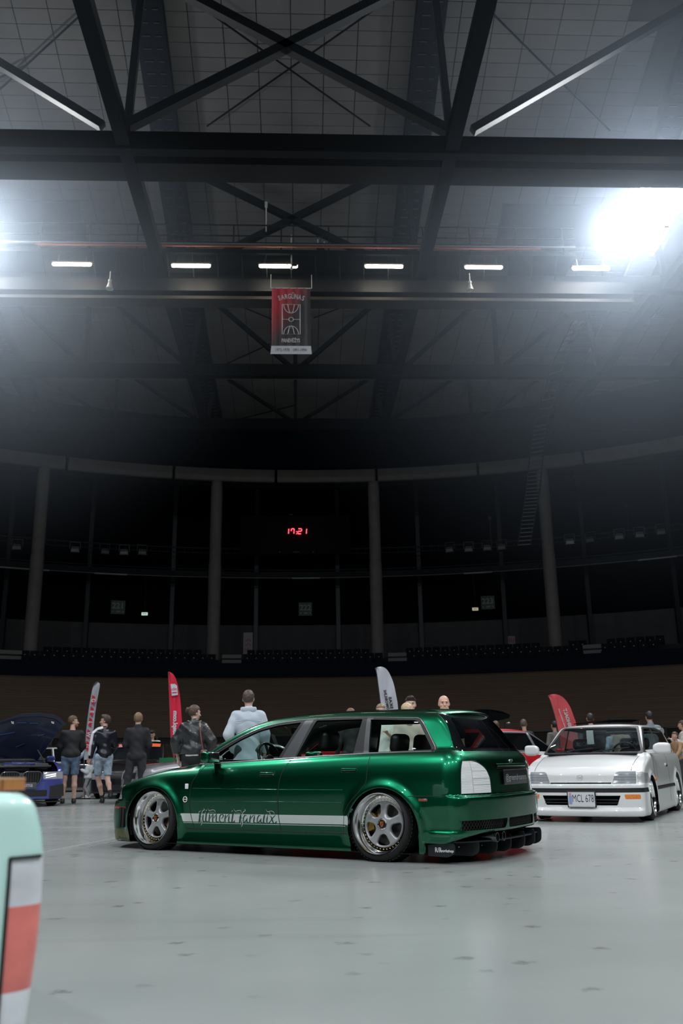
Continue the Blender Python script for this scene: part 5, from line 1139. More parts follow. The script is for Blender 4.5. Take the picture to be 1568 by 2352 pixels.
    P('grille', 'grille', M_BLACKPL); P('lower_intake', 'lower_intake', M_BLACKPL); P('windscreen', 'windscreen', glass); P('rear_window', 'rear_window', glass)
    for s in (1, -1):
        P('door', 'door', col, side=s); P('rear_door', 'rear_door', col, side=s); P('headlamp', 'headlamp', M_HEADLENS, side=s); P('tail_lamp', 'tail_lamp', M_REDLENS, side=s)
        P('window_surround', 'window_frame', frame or M_BLACKPL, side=s); P('side_glass', 'front_window', glass, side=s, extra=lambda C: C[:, 0] > m - .04 - .1); P('side_glass', 'rear_side_window', glass, side=s, extra=lambda C: C[:, 0] <= m - .14)
        if trim:
            S.strip('window_trim', np.vstack([SUR, SUR[:1]]), .022, trim, root, 'y', s, h=.006)
            S.strip('pillar_trim', [(m, b0), (m - .13, zt)], .05, trim, root, 'y', s, h=.006)
        S.strip('door_gap', [(ws[0] - .12, belt[0]), (ws[0] - .12, .22)], .010, M_GAP, root, 'y', s); S.strip('door_gap', [(D[2][0], belt[0]), (D[2][0], .22)], .010, M_GAP, root, 'y', s)
        V, Q, N = implicit_mesh(lambda x, y, z: smax(smax(np.abs(x - ws[0] + .22) - .05, np.abs(np.abs(y) - w - .02) - .10, .05), np.abs(z - belt[0] - .07) - .06, .06), (ws[0] - .34, s * (w + .02) - .14, belt[0] - .04), (ws[0] - .1, s * (w + .02) + .14, belt[0] + .18), .024)
        np_mesh('door_mirror', V, Q, col, root, N)
        make_wheel(root, 'rear_wheel', (0, s * (w - .01), Rt), s, Rr, Rt, .22, camber=camber, style=wheel, bolts=False, lip=.05, lipm=M_SILVERW); make_wheel(root, 'front_wheel', (wb, s * (w - .01), Rt), s, Rr, Rt, .22, camber=camber, style=wheel, bolts=False, lip=.05, lipm=M_SILVERW)
        wheel_well(root, 0, Rt - .03, Rt + .04, w - .04, .42, s); wheel_well(root, wb, Rt - .03, Rt + .04, w - .04, .42, s)
    f = MB(); f.box((wb / 2, 0, .24), (wb - .8, w * 1.8, .06), M_UNDER); f.box((wb / 2, 0, .30), (wb + fo + ro - .4, .78, .12), M_UNDER); f.build('floor_pan', parent=root)
    S.part('body', 'cabin_lining', M_DARKIN, root, off=-.03, flip=True, extra=lambda C: (C[:, 2] > belt[0]) & (C[:, 0] < ws[0]) & (C[:, 0] > rg[1] + .05))
    if seats:
        for y in (.36, -.36): car_seat(root, wb * .5 - .25, y, .45, .95, m=M_DARKIN)
        rbox('rear_bench', (.35, 0, .68), (.16, 1.15, .55), .06, M_DARKIN, root, (0, -.3, 0)); rbox('dashboard', (ws[0] - .15, 0, hoodz - .10), (.4, w * 1.6, .2), .07, M_DARKIN, root)
        t = MB(); t.tube([(ws[0] - .42 + .06 * math.sin(q), .36 + .17 * math.cos(q), hoodz - .02 + .16 * math.sin(q)) for q in np.linspace(0, 2 * math.pi, 20, endpoint=False)], .014, M_DARKIN, 6, closed=True); t.build('steering_wheel', parent=root)
    return root, S

def build_white_hatch():
    WP = paint('white_solid_paint', (.72, .72, .71), 0, .35)
    rz = 240.0; hd = np.array([math.cos(math.radians(rz)), math.sin(math.radians(rz))]); c = np.array([3.985, 12.70]) - hd * 2.38
    root = empty('hatchback', (c[0], c[1], 0), math.radians(rz), 'white square-nosed three-door hatchback with plate MCL 678 and black bumper band', 'car')
    w = .805
    prof = pchip([0, .07, .12, .2, .37, .44, .60, .75, .83, .90, 1.0], [-.05, -.02, -.005, -.004, 0, 0, -.002, -.012, -.03, -.07, -.12])
    hood = pchip([2.0, 2.2, 2.5, 2.8, 2.98, 3.1, 3.3], [.875, .855, .80, .715, .655, .60, .45])
    roof = pchip([-.75, -.5, -.2, .6, 1.3, 1.5, 2.0], [1.18, 1.235, 1.275, 1.305, 1.295, 1.275, 1.12])
    xw = pchip([.7, .84, 1.25, 1.35], [2.42, 2.22, 1.47, 1.3]); xr = pchip([.5, .8, 1.22, 1.35], [-.74, -.70, -.42, -.25]); xf0 = pchip([0, .07, .14, .19, .46, .475, .49, .60, .7], [3.06, 3.11, 3.13, 3.10, 3.095, 3.08, 3.04, 3.02, 2.9])
    def Fn(x, y, z):
        ay = np.abs(y); s = ay - (w + prof(z) - .035 * np.clip((x - 2.5) / .6, 0, 1)**2)
        for xc in (0, 2.38):
            r = np.hypot(x - xc, z - .27); s = s - .022 * np.exp(-((r - .335) / .035)**2)
        T = np.where(x > 2.1, hood(x) - .035 * (ay / w)**2.5, .87); L = smax(s, z - T, .05)
        L = smax(L, x - (xf0(z) - .17 * (ay / w)**3.2), .05); L = smax(L, (-.70 + .08 * (ay / w)**3) - x, .07); L = smax(L, .075 - z, .015)
        gs = ay - (w - .065 - .33 * (z - .85) - .02 * np.clip((x - .8) / 1.2, -1, 1)**2); gt = z - (roof(x) - .035 * (ay / .6)**2.4); gf = (x - xw(z) - .08 * (1 - (ay / .65)**2)) * .48; gr = (xr(z) - .05 * (1 - (ay / .65)**2) - x) * .8
        g = smax(gs, gt, .05); g = smax(g, gf, .035); g = smax(g, gr, .04); g = np.maximum(g, .7 - z); return smin(L, g, .015)
    S = Skin(Fn, (-.78, -.88, .05), (3.18, .88, 1.34), .02); AY = lambda V: np.abs(V[:, 1])
    fr = lambda P: (lambda V, N: poly_sd(P, V[:, 1], V[:, 2])); fa = lambda P: (lambda V, N: poly_sd(P, AY(V), V[:, 2])); sd = lambda P: (lambda V, N: poly_sd(P, V[:, 0], V[:, 2]))
    infront = lambda V, N: V[:, 0] > 2.6
    S.region('hood', lambda V, N: np.maximum(np.maximum(AY(V) - .67 + (V[:, 0] - 2.2) * .03, 2.20 - V[:, 0]), .497 - V[:, 2]))
    S.region('bumper', lambda V, N: np.maximum(2.66 - V[:, 0], V[:, 2] - .468)); S.region('rear_bumper', lambda V, N: np.maximum(V[:, 0] + .30, V[:, 2] - .48))
    S.region('front_lip', lambda V, N: np.maximum(2.62 - V[:, 0], V[:, 2] - .178))
    S.region('band', lambda V, N: np.maximum(np.maximum(2.72 - V[:, 0], V[:, 2] - .428), .372 - V[:, 2]))
    S.region('headlamp', fa(rounded([(.405, .478), (.455, .618), (.49, .632), (.70, .632), (.70, .478)], [.01, .02, .02, .005, .005])), infront)
    S.region('corner_lamp', fa(rounded([(.712, .480), (.712, .632), (.775, .628), (.90, .53), (.9, .490)], .01)), infront)
    S.region('slot', fr(rounded([(-.40, .480), (-.40, .497), (.40, .497), (.40, .480)], .005)), infront)
    S.region('intake', fr(rounded([(-.46, .215), (-.51, .335), (.51, .335), (.46, .215)], .008)), infront)
    S.region('indicator', fa(rounded([(.565, .290), (.555, .348), (.745, .348), (.745, .290)], .01)), infront)
    S.region('door', sd([(2.02, .17), (2.05, .5), (2.0, .86), (.82, .86), (.76, .5), (.80, .17)]), lambda V, N: AY(V) > .5)
    up = lambda V, N: (AY(V) > .4) & (np.abs(N[:, 1]) > .4)
    S.region('surround', sd(rounded([(2.16, .872), (1.49, 1.235), (.3, 1.25), (-.32, 1.215), (-.52, .885)], [.01, .06, .1, .05, .03])), up)
    S.region('glass', sd(rounded([(2.04, .893), (1.46, 1.21), (.93, 1.222), (.84, .895)], [.02, .04, .01, .01])), up)
    S.region('glass', sd(rounded([(.78, .897), (.86, 1.222), (-.30, 1.19), (-.46, .905)], [.01, .01, .04, .02])), up)
    S.region('seal', fr(rounded([(-.705, .855), (-.555, 1.255), (.555, 1.255), (.705, .855)], .04)), lambda V, N: (V[:, 0] > 1) & (N[:, 0] > .15))
    S.region('windscreen', fr(rounded([(-.665, .885), (-.525, 1.235), (.525, 1.235), (.665, .885)], .04)), lambda V, N: (V[:, 0] > 1) & (N[:, 0] > .15))
    S.region('rear_glass', fr(rounded([(-.60, .90), (-.50, 1.20), (.50, 1.20), (.60, .90)], .05)), lambda V, N: (V[:, 0] < 0) & (N[:, 0] < -.2))
    S.region('arch_hole', lambda V, N: np.minimum(np.where(V[:, 2] > .26, np.hypot(V[:, 0], V[:, 2] - .26) - .315, np.abs(V[:, 0]) - .315), np.where(V[:, 2] > .26, np.hypot(V[:, 0] - 2.38, V[:, 2] - .26) - .315, np.abs(V[:, 0] - 2.38) - .315)), lambda V, N: AY(V) > .42)
    P = lambda l, n, m, **k: S.part(l, n, m, root, **k)
    cg = glass_mat('hatch_glass', (.66, .76, .74))
    P('body', 'body_shell', WP); P('hood', 'hood', WP); P('bumper', 'front_bumper', WP); P('rear_bumper', 'rear_bumper', WP); P('front_lip', 'front_lip', WP); P('band', 'bumper_band', M_BLACKPL); P('seal', 'windscreen_seal', M_SEAL); P('windscreen', 'windscreen', cg); P('rear_glass', 'rear_window', cg); P('slot', 'grille_slot', M_GAP, off=-.01)
    for s in (1, -1):
        P('headlamp', 'headlamp', M_HEADLENS, side=s); P('corner_lamp', 'corner_lamp', lens_mat('corner_lens', (.5, .51, .5), (9, 9, 60)), side=s); P('indicator', 'indicator', M_AMBER, side=s); P('door', 'door', WP, side=s); P('surround', 'window_frame', M_SEAL, side=s)
        P('glass', 'door_window', cg, side=s, extra=lambda C: C[:, 0] > .82); P('glass', 'rear_side_window', cg, side=s, extra=lambda C: C[:, 0] <= .82)
        for g in ([(2.02, .86), (2.05, .5), (2.02, .18)], [(.81, .87), (.76, .5), (.80, .18)]): S.strip('door_gap', spline2(g, 4), .006, M_GAP, root, 'y', s)
        S.strip('side_band', [(.35, .40), (2.04, .40)], .05, M_BLACKPL, root, 'y', s, h=.008, round_=True); S.strip('hood_gap', [(2.25, s * .655), (2.9, s * .64)], .006, M_GAP, root, 'z', 1, start=1.2)
        S.strip('pillar_trim', [(.86, .89), (.91, 1.225)], .022, mat('bright_trim', (.6, .6, .6), .2, .9), root, 'y', s, h=.004); None
        pt, N = S.hit([2.16], [.52]); rbox('side_repeater', (2.16, s * pt[0][1], .52), (.05, .03, .04), .014, M_AMBER, root)
        pt, N = S.hit([.95], [.70]); rbox('door_handle', (.95, s * pt[0][1], .70), (.16, .02, .035), .01, WP, root); rbox('handle_recess', (.91, s * (pt[0][1] + .005), .685), (.05, .02, .03), .008, M_GAP, root)
        mr = empty('door_mirror', parent=root); V, Q, N = implicit_mesh(lambda x, y, z: smax(smax(np.abs(x - 1.98 + .3 * (np.abs(y) - .9)) - .06, np.abs(np.abs(y) - .92) - .115, .05), np.abs(z - .925) - .075 + .25 * np.maximum(0, .88 - np.abs(y)), .05), (1.85, s * .92 - .14, .82), (2.12, s * .92 + .14, 1.03), .014)
        np_mesh('mirror_shell', V, Q, WP, mr, N); m_ = MB(); m_.bar((1.98, s * .70, .88), (1.98, s * .84, .89), .06, .05, WP); m_.build('mirror_arm', parent=mr)
        make_wheel(root, 'front_wheel', (2.38, s * .80, .285), s, .225, .285, .21, camber=2.5, steer=3, style='mesh', lip=.055, bolts=False); make_wheel(root, 'rear_wheel', (0, s * .80, .285), s, .225, .285, .21, camber=4, style='mesh', lip=.055, bolts=False)
        wheel_well(root, 0, .26, .325, .77, .42, s); wheel_well(root, 2.38, .26, .325, .77, .42, s)
    q = MB(); q.box((2.97, 0, .275), (.06, 1.0, .14), M_GAP); q.build('intake_back', parent=root)
    for z in (.245, .285): q = MB(); q.box((3.06, 0, z), (.05, .95, .012), M_BLACKPL); q.build('intake_slat', parent=root)
    q = MB(); q.box((3.04, 0, .487), (.02, .80, .008), M_BLACKPL); q.build('grille_blade', parent=root)
    # plate
    pw, ph, px_ = .345, .175, 3.122; yc, zc = .02, .292
    rbox('plate_frame', (px_, yc, zc), (.016, pw + .03, ph + .03), .008, M_BLACKPL, root); q = MB(); q.box((px_ + .010, yc, zc), (.004, pw, ph), mat('plate_white', (.62, .64, .66), .4)); q.box((px_ + .0125, yc - pw / 2 + .03, zc - .01), (.002, .04, ph * .62), mat('plate_blue', (.25, .32, .55), .4)); q.box((px_ + .0125, yc - pw / 2 + .03, zc + .062), (.002, .032, .03), mat('plate_pink', (.6, .3, .32), .4)); q.build('number_plate', parent=root)
    text_obj('plate_lettering', 'MCL 678', .135, mat('plate_ink', (.02, .02, .02), .5), root, frame_mx((px_ + .0140, yc + .022, zc + .005), (0, 1, 0), (0, 0, 1)), xs=.56, bold=-.001)
    q = MB(); 
    for k in range(24): q.box((px_ + .010, yc - pw / 2 + .01 + k * .0142, zc - ph / 2 - .006), (.004, .008, .009), M_WHITEPR)
    o = q.build('frame_lettering', parent=root); o['kind'] = 'stuff'
    em = MB(); pt, N = S.hit([0.0], [.56], 'x', 3.3, 1, 2.0); X = pt[0][0]
    for s in (-1, 1): em.bar((X + .003, s * .028, .590), (X + .008, s * .018, .530), .010, .006, mat('pale_badge', (.62, .62, .62), .3))
    em.bar((X + .004, -.022, .562), (X + .004, .022, .562), .006, .008, mat('pale_badge', (.62, .62, .62), .3)); em.tube([(X + .002, .040 * math.cos(q) * 1.0, .560 + .036 * math.sin(q)) for q in np.linspace(0, 2 * math.pi, 20, endpoint=False)], .002, mat('pale_badge', (.62, .62, .62), .3), 5, closed=True); em.build('hood_badge', parent=root)
    # cowl, wipers, sunroof, spoiler
    rbox('cowl_panel', (2.24, 0, .868), (.10, 1.26, .02), .008, M_BLACKPL, root)
    for y0, y1 in ((-.48, .02), (.02, .52)): q = MB(); q.bar((2.27, y0, .89), (2.16, y1, .945), .014, .014, M_SEAL); q.bar((2.29, (y0 + y1) / 2 - .1, .885), (2.21, (y0 + y1) / 2, .925), .02, .012, M_SEAL); q.build('wiper', parent=root)
    q = MB(); V = []; 
    for y in np.linspace(-.44, .44, 13): k = (abs(y) / .44)**2 * .012; V += [(1.26, y, 1.318 - k), (.62, y, 1.368 - k), (.62, y, 1.380 - k), (1.26, y, 1.330 - k)]
    n = 13; q.add(V, [(4 * i + j, 4 * i + (j + 1) % 4, 4 * i + 4 + (j + 1) % 4, 4 * i + 4 + j) for i in range(n - 1) for j in range(4)] + [(0, 1, 2, 3), (4 * n - 4, 4 * n - 3, 4 * n - 2, 4 * n - 1)], M_DARKGLASS); q.build('sunroof_panel', parent=root)
    for s in (-1, 1): q = MB(); q.bar((.66, s * .42, 1.29), (.62, s * .43, 1.36), .02, .02, M_TRIMGREY); q.build('sunroof_arm', parent=root)
    q = MB(); V = []; ys = np.linspace(-.60, .60, 15); pr = [(-.28, 1.275), (-.40, 1.290), (-.56, 1.300), (-.68, 1.275), (-.70, 1.235), (-.62, 1.205), (-.48, 1.205), (-.36, 1.225)]
    for y in ys: k = (abs(y) / .6)**4; V += [(x + .05 * k, y, z - .03 * (abs(y) / .6)**2) for x, z in pr]
    q.add(V, [(8 * i + j, 8 * i + (j + 1) % 8, 8 * i + 8 + (j + 1) % 8, 8 * i + 8 + j) for i in range(14) for j in range(8)] + [tuple(range(8)), tuple(range(112, 120))], WP); q.build('roof_spoiler', parent=root, smooth=True, angle=40)
    S.part('body', 'cabin_lining', M_DARKIN, root, off=-.025, flip=True, extra=lambda C: (C[:, 2] > .88) & (C[:, 0] < 2.1) & (C[:, 0] > -.65))
    # cabin
    for y in (.36, -.36):
        car_seat(root, .95, y, .42, .94, m=M_DARKIN, w=.46, head=False); rbox('seat_shoulder', (.84, y, 1.01), (.12, .44, .17), .06, M_DARKIN, root, (0, -.2, 0))
        text_obj('seat_lettering', 'RECARO', .085, M_WHITEPR, root, frame_mx((.915, y, 1.012), (0, 1, 0), (-.2, 0, 1)), bold=.001, xs=.9)
    rbox('rear_bench', (.05, 0, .70), (.16, 1.15, .40), .06, M_DARKIN, root, (0, -.3, 0)); rbox('dashboard', (1.98, 0, .80), (.42, 1.38, .15), .05, M_DARKIN, root)
    t = MB(); t.tube([(1.62 + .07 * math.sin(q), .36 + .18 * math.cos(q), .85 + .165 * math.sin(q)) for q in np.linspace(0, 2 * math.pi, 24, endpoint=False)], .014, M_LEATHER, 8, closed=True); t.bar((1.62, .20, .85), (1.62, .52, .85), .03, .02, M_LEATHER); t.bar((1.62, .36, .85), (1.78, .36, .82), .05, .05, M_LEATHER); t.build('steering_wheel', parent=root)
    rbox('rear_view_mirror', (1.60, .0, 1.165), (.03, .22, .065), .02, M_BLACKPL, root)
    rbox('hanging_tag', (1.62, -.13, 1.10), (.012, .10, .20), .005, mat('white_paper', (.72, .74, .72), .7), root, (0, 0, .2))
    f = MB(); f.box((1.19, 0, .14), (1.6, 1.45, .05), M_UNDER); f.box((1.19, 0, .2), (3.4, .8, .1), M_UNDER); f.build('floor_pan', parent=root)
    return root

def build_blue_bonnet_up():
    BP = paint('metallic_blue_paint', (.065, .085, .33), .3, .3)
    root, S = build_car('saloon', 'blue saloon with its bonnet raised and a grey plate at the left edge', (0, 0), 287, BP, wb=2.95, fo=.84, ro=1.1, Wd=1.87, zr=1.42, belt=(.90, .98), nose=.70, hoodz=.98, ws=(2.15, 1.35), rg=(.1, -.7), deck=1.08, glass=M_TINT, doors=4, Rt=.33, Rr=.26)
    a = math.radians(297); hd = np.array([math.cos(a), math.sin(a)]); c = np.array([-5.80, 19.35]) - hd * (2.95 + .84); root.location = (c[0], c[1], 0); root.rotation_euler = (0, 0, a)
    # remove the closed bonnet, add bay and raised panel
    for o in list(root.children):
        if o.name.split('.')[0] == 'hood': bpy.data.objects.remove(o)
    xf = 3.79; bay = MB(); bay.box((2.95, 0, .60), (1.35, 1.35, .05), M_UNDER); bay.build('engine_bay_floor', parent=root)
    for (x, y, z, dx, dy, dz, m, nm) in ((2.9, 0, .74, .75, .55, .22, M_BLACKPL, 'engine_cover'), (3.35, .45, .80, .30, .3, .14, M_BLACKPL, 'air_box'), (3.3, -.45, .80, .3, .3, .14, M_BLACKPL, 'battery_cover'), (3.48, 0, .80, .12, 1.3, .06, M_BLACKPL, 'radiator_cover'), (2.35, .1, .93, .25, 1.3, .10, M_BLACKPL, 'scuttle')):
        rbox(nm, (x, y, z), (dx, dy, dz), .04, m, root)
    q = MB(); q.bar((3.42, -.35, .86), (3.42, .45, .86), .07, .03, BP); q.bar((3.2, -.1, .87), (3.25, .4, .875), .05, .02, M_SILVERW); q.build('strut_brace', parent=root)
    q = MB()
    for k in range(26): q.tube([(2.5 + .9 * rng.random(), -.6 + 1.2 * rng.random(), .84 + .05 * rng.random()), (2.6 + .8 * rng.random(), -.6 + 1.2 * rng.random(), .86 + .04 * rng.random())], .012, [M_BLACKPL, M_TRIMGREY, BP][k % 3], 5)
    o = q.build('engine_hose', parent=root); o['kind'] = 'stuff'
    # kidney grille: frames, slats
    for s in (-1, 1):
        P = rounded([(s * .03, .44), (s * .03, .66), (s * .10, .70), (s * .36, .70), (s * .42, .64), (s * .36, .47), (s * .28, .42)], .04, 5); q = MB(); q.tube([(3.803, y, z) for y, z in P], .009, mat('grille_trim', (.25, .25, .26), .3, .8), 6, closed=True); q.build('grille_surround', parent=root)
        q = MB(); q.prism([(y, z) for y, z in P], 3.74, 3.797, M_BLACKPL, axis='x'); q.build('grille_panel', parent=root)
        for k in range(7): y = s * (.07 + k * .048); q = MB(); q.box((3.800, y, .57), (.02, .012, .22), M_DARKGLASS); q.build('grille_slat', parent=root)
        q = MB(); 
        for zz in (.60, .64): q.tube([(3.77 - .2 * (abs(y) / .93)**2.4, y, zz - .02 + (abs(y) - .55) * .15) for y in (s * .50, s * .62, s * .72)], .012, mat('lamp_light_strip', (.9, .9, .9), .3, emit=(1, 1, 1), estr=.8), 6)
        q.build('lamp_strip', parent=root)
        q = MB(); q.prism([(s * .55, .14), (s * .60, .40), (s * .88, .44), (s * .90, .20)], 3.50, 3.72, M_BLACKPL, axis='x'); q.build('side_intake', parent=root)
    rbox('number_plate', (3.815, .05, .42), (.014, .52, .13), .004, mat('plate_grey', (.07, .07, .075), .5), root); lt = mat('plate_grey_ink', (.42, .42, .44), .5)
    text_obj('plate_lettering', 'numa', .115, lt, root, frame_mx((3.8235, .11, .435), (0, 1, 0), (0, 0, 1)), bold=.002, xs=1.0)
    q = MB(); q.tube([(3.8235, -.11 + .035 * math.cos(t), .425 + .04 * math.sin(t)) for t in np.linspace(0, 2 * math.pi, 20, endpoint=False)], .004, lt, 5, closed=True); q.lathe([(.014, 0), (.001, .003)], lt, 10, axis='x', c=(3.822, -.11, .425)); q.build('plate_symbol', parent=root)
    q = MB(); q.prism(rounded([(3.45, .93), (3.70, .84), (3.84, .5), (3.86, 0), (3.84, -.5), (3.70, -.84), (3.45, -.93)], .1), .085, .105, M_DARKGLASS, axis='z'); q.build('front_splitter', parent=root)
    # raised bonnet: outline from the photograph laid on its own leaning plane
    OUT = [(-60, 1690), (0, 1656), (22, 1648), (48, 1640), (92, 1638), (122, 1642), (136, 1648), (149, 1664), (132, 1684), (108, 1716), (86, 1746), (66, 1748), (-50, 1752)]
    mi = np.array(root.matrix_basis.inverted()) if False else None
    bpy.context.view_layer.update(); Mi = root.matrix_world.inverted()
    def on_plane(px, py):
        Y = 20.6
        for _ in range(20): p = onY(px, py, Y); Y = 20.75 - .38 * (p[2] - .95)
        return p
    A = [on_plane(*p) for p in OUT]; B = [p + np.array([0, .055, .01]) for p in A]; n = len(A)
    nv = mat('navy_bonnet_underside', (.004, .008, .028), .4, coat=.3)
    q = MB(); L = [tuple(Mi @ Vector(p)) for p in A + B]; q.add(L, [tuple(range(n)), tuple(range(2 * n - 1, n - 1, -1))] + [(i, (i + 1) % n, n + (i + 1) % n, n + i) for i in range(n)], nv); q.build('raised_bonnet', parent=root)
    def rib(P, wd, m, nm):
        q = MB(); L = [np.array(Mi @ Vector(on_plane(*p) + np.array([0, -.015, 0]))) for p in P]
        for a_, b_ in zip(L[:-1], L[1:]): q.bar(a_, b_, wd, .02, m)
        q.build(nm, parent=root)
    lb = mat('lit_navy', (.02, .05, .16), .35)  # brighter copy of the bonnet navy, light painted onto its underside
    rib([(0, 1663), (45, 1650), (92, 1648), (125, 1654), (140, 1665)], .04, nv, 'bonnet_rib'); rib([(40, 1660), (62, 1660)], .04, lb, 'bonnet_lit_recess'); rib([(70, 1661), (90, 1661)], .045, lb, 'bonnet_lit_recess'); rib([(38, 1716), (58, 1708)], .06, mat('dull_navy', (.012, .02, .06), .4), 'bonnet_lit_recess'); rib([(0, 1688), (35, 1682)], .02, lb, 'bonnet_lit_recess'); rib([(88, 1690), (104, 1686)], .02, lb, 'bonnet_lit_recess')
    for x0 in (28, 120):
        q = MB(); L = [np.array(Mi @ Vector(on_plane(*p) + np.array([0, -.04, 0]))) for p in ((x0, 1657), (x0 + 1, 1661), (x0 + 4, 1662), (x0 + 4, 1658))]; q.tube(L, .012, M_WHITEPR, 6); q.build('bonnet_striker', parent=root)
    q = MB(); a_ = np.array(Mi @ Vector(on_plane(86, 1722))); q.tube([a_, (2.6, .70, .88)], .014, M_TRIMGREY, 6); q.build('gas_strut', parent=root)
    return root

def build_mint_pickup():
    MP = paint('mint_solid_paint', (.60, .88, .81), 0, .35)
    c0 = onZ(103, 1965, .62); rz = 128.0; a = math.radians(rz); hd = np.array([math.cos(a), math.sin(a), 0]); lf = np.array([-hd[1], hd[0], 0])
    # local origin = rear right corner of the body at ground; x forward, y to the left
    root = empty('pickup_truck', label='mint green pickup truck corner cut by the left edge with a tall tail lamp', cat='car')
    d = ray(109, 1960); s_ = 2.10 / d[1]; p = np.array([d[0], d[1], 0]) * s_; root.location = tuple(p); root.rotation_euler = (0, 0, a)
    Wt, Lt = 1.58, 4.2
    def Fn(x, y, z):
        yy = np.minimum(y, Wt - y)             # distance inside from the near flank
        s = -yy - .012 * np.clip((z - .2) / .3, 0, 1) + .040 * np.clip((z - .60) / .17, 0, 1)**2 + .022 * np.clip((.45 - z) / .4, 0, 1)
        r = -x + .010 * np.clip((z - .60) / .17, 0, 1)
        b = smax(smax(s, r, .06), z - .767, .045); b = smax(b, .16 - z, .03); b = smax(b, x - 3.9, .1)
        bed = np.maximum(np.maximum(np.maximum(.07 - yy, .06 - x), x - 1.9), .42 - z); b = smax(b, -bed, .02)
        cab = smax(smax(-yy + .10 + .30 * np.clip(z - .78, 0, 1), z - 1.34, .1), smax(2.0 - x, (x - 3.15 + .9 * (z - .8)), .08), .06)
        return smin(b, np.maximum(cab, .6 - z), .02)
    S = Skin(Fn, (-.06, -.06, .1), (4.0, Wt + .06, 1.4), .022)
    S.region('lamp', lambda V, N: np.maximum(poly_sd(rounded([(-.10, .282), (-.10, .628), (.082, .628), (.082, .282)], .012), np.where(V[:, 1] < Wt / 2, V[:, 1], Wt - V[:, 1]), V[:, 2]), V[:, 0] - .14))
    ln = lambda V: V[:, 2]
    S.region('lamp_red', lambda V, N: np.maximum(.368 - V[:, 2], V[:, 2] - .533), over=['lamp'])
    S.region('glass', lambda V, N: np.maximum(poly_sd([(2.12, .84), (2.12, 1.22), (2.7, 1.22), (2.98, .84)], V[:, 0], V[:, 2]), .9 - V[:, 2]), lambda V, N: np.abs(N[:, 1]) > .5)
    S.region('glass', lambda V, N: poly_sd([(.25, .86), (.3, 1.22), (Wt - .3, 1.22), (Wt - .25, .86)], V[:, 1], V[:, 2]), lambda V, N: (V[:, 0] > 1.9) & (np.abs(N[:, 0]) > .5))
    P = lambda l, n, m, **k: S.part(l, n, m, root, **k); near = lambda C: C[:, 1] < Wt / 2; far = lambda C: C[:, 1] >= Wt / 2
    lw = mat('frosted_white_lens', (.74, .76, .80), .3, coat=.8, noise=.15, nscale=9); lr = mat('pink_red_lens', (.80, .20, .17), .3, coat=.8, noise=.2, nscale=7)
    P('body', 'body_shell', MP); P('glass', 'cab_window', M_TINT)
    for e in (near, far): P('lamp', 'lamp_lens_white', lw, extra=lambda C, e=e: e(C) & (C[:, 2] > .45)); P('lamp', 'lamp_lens_white', lw, extra=lambda C, e=e: e(C) & (C[:, 2] <= .45)); P('lamp_red', 'lamp_lens_red', lr, extra=e)
    q = MB()
    for ya, yb, za, zb_ in ((.082, .082, .279, .631), (.012, .082, .63, .63), (.012, .082, .280, .280)):
        P1, N1 = S.hit(np.linspace(ya, yb, 8), np.linspace(za, zb_, 8), 'x', .5, -1, -.5)
        for i in range(7): q.bar(P1[i] + N1[i] * .001, P1[i + 1] + N1[i + 1] * .001, .009, .006, M_GAP)
    q.build('lamp_seal', parent=root)
    S.strip('tailgate_gap', [(.155, .60), (.155, .25)], .006, M_GAP, root, 'x', -1, start=.5, lo=-.5) if False else None
    wd = mat('varnished_orange_wood', (.50, .20, .07), .4, coat=.5, noise=.3, nscale=4, stretch=(1, 6, 1))
    # varnished boards lying across the top of the body
    cr = empty('timber_board', (p[0], p[1], 0), a, 'varnished orange timber board lying across the top of the mint pickup', 'board')
    for y0, y1 in ((.036, .086), (.089, .55), (.553, 1.05), (1.053, 1.5)):
        q = MB(); q.box((.150, (y0 + y1) / 2, .7795), (.17, y1 - y0, .024), wd); q.build('plank', parent=cr)
    q = MB(); q.box((.150, .767, .7925), (.172, 1.462, .003), mat('varnished_pale_wood', (.66, .40, .24), .35, coat=.5)); q.build('plank_top', parent=cr)
    for y in (.0, Wt):
        s = -1 if y == 0 else 1
        for x in (.75, 3.05): make_wheel(root, 'wheel', (x, y - s * .01, .28), s, .20, .28, .2, style='six', bolts=False, lip=.04)
    return root

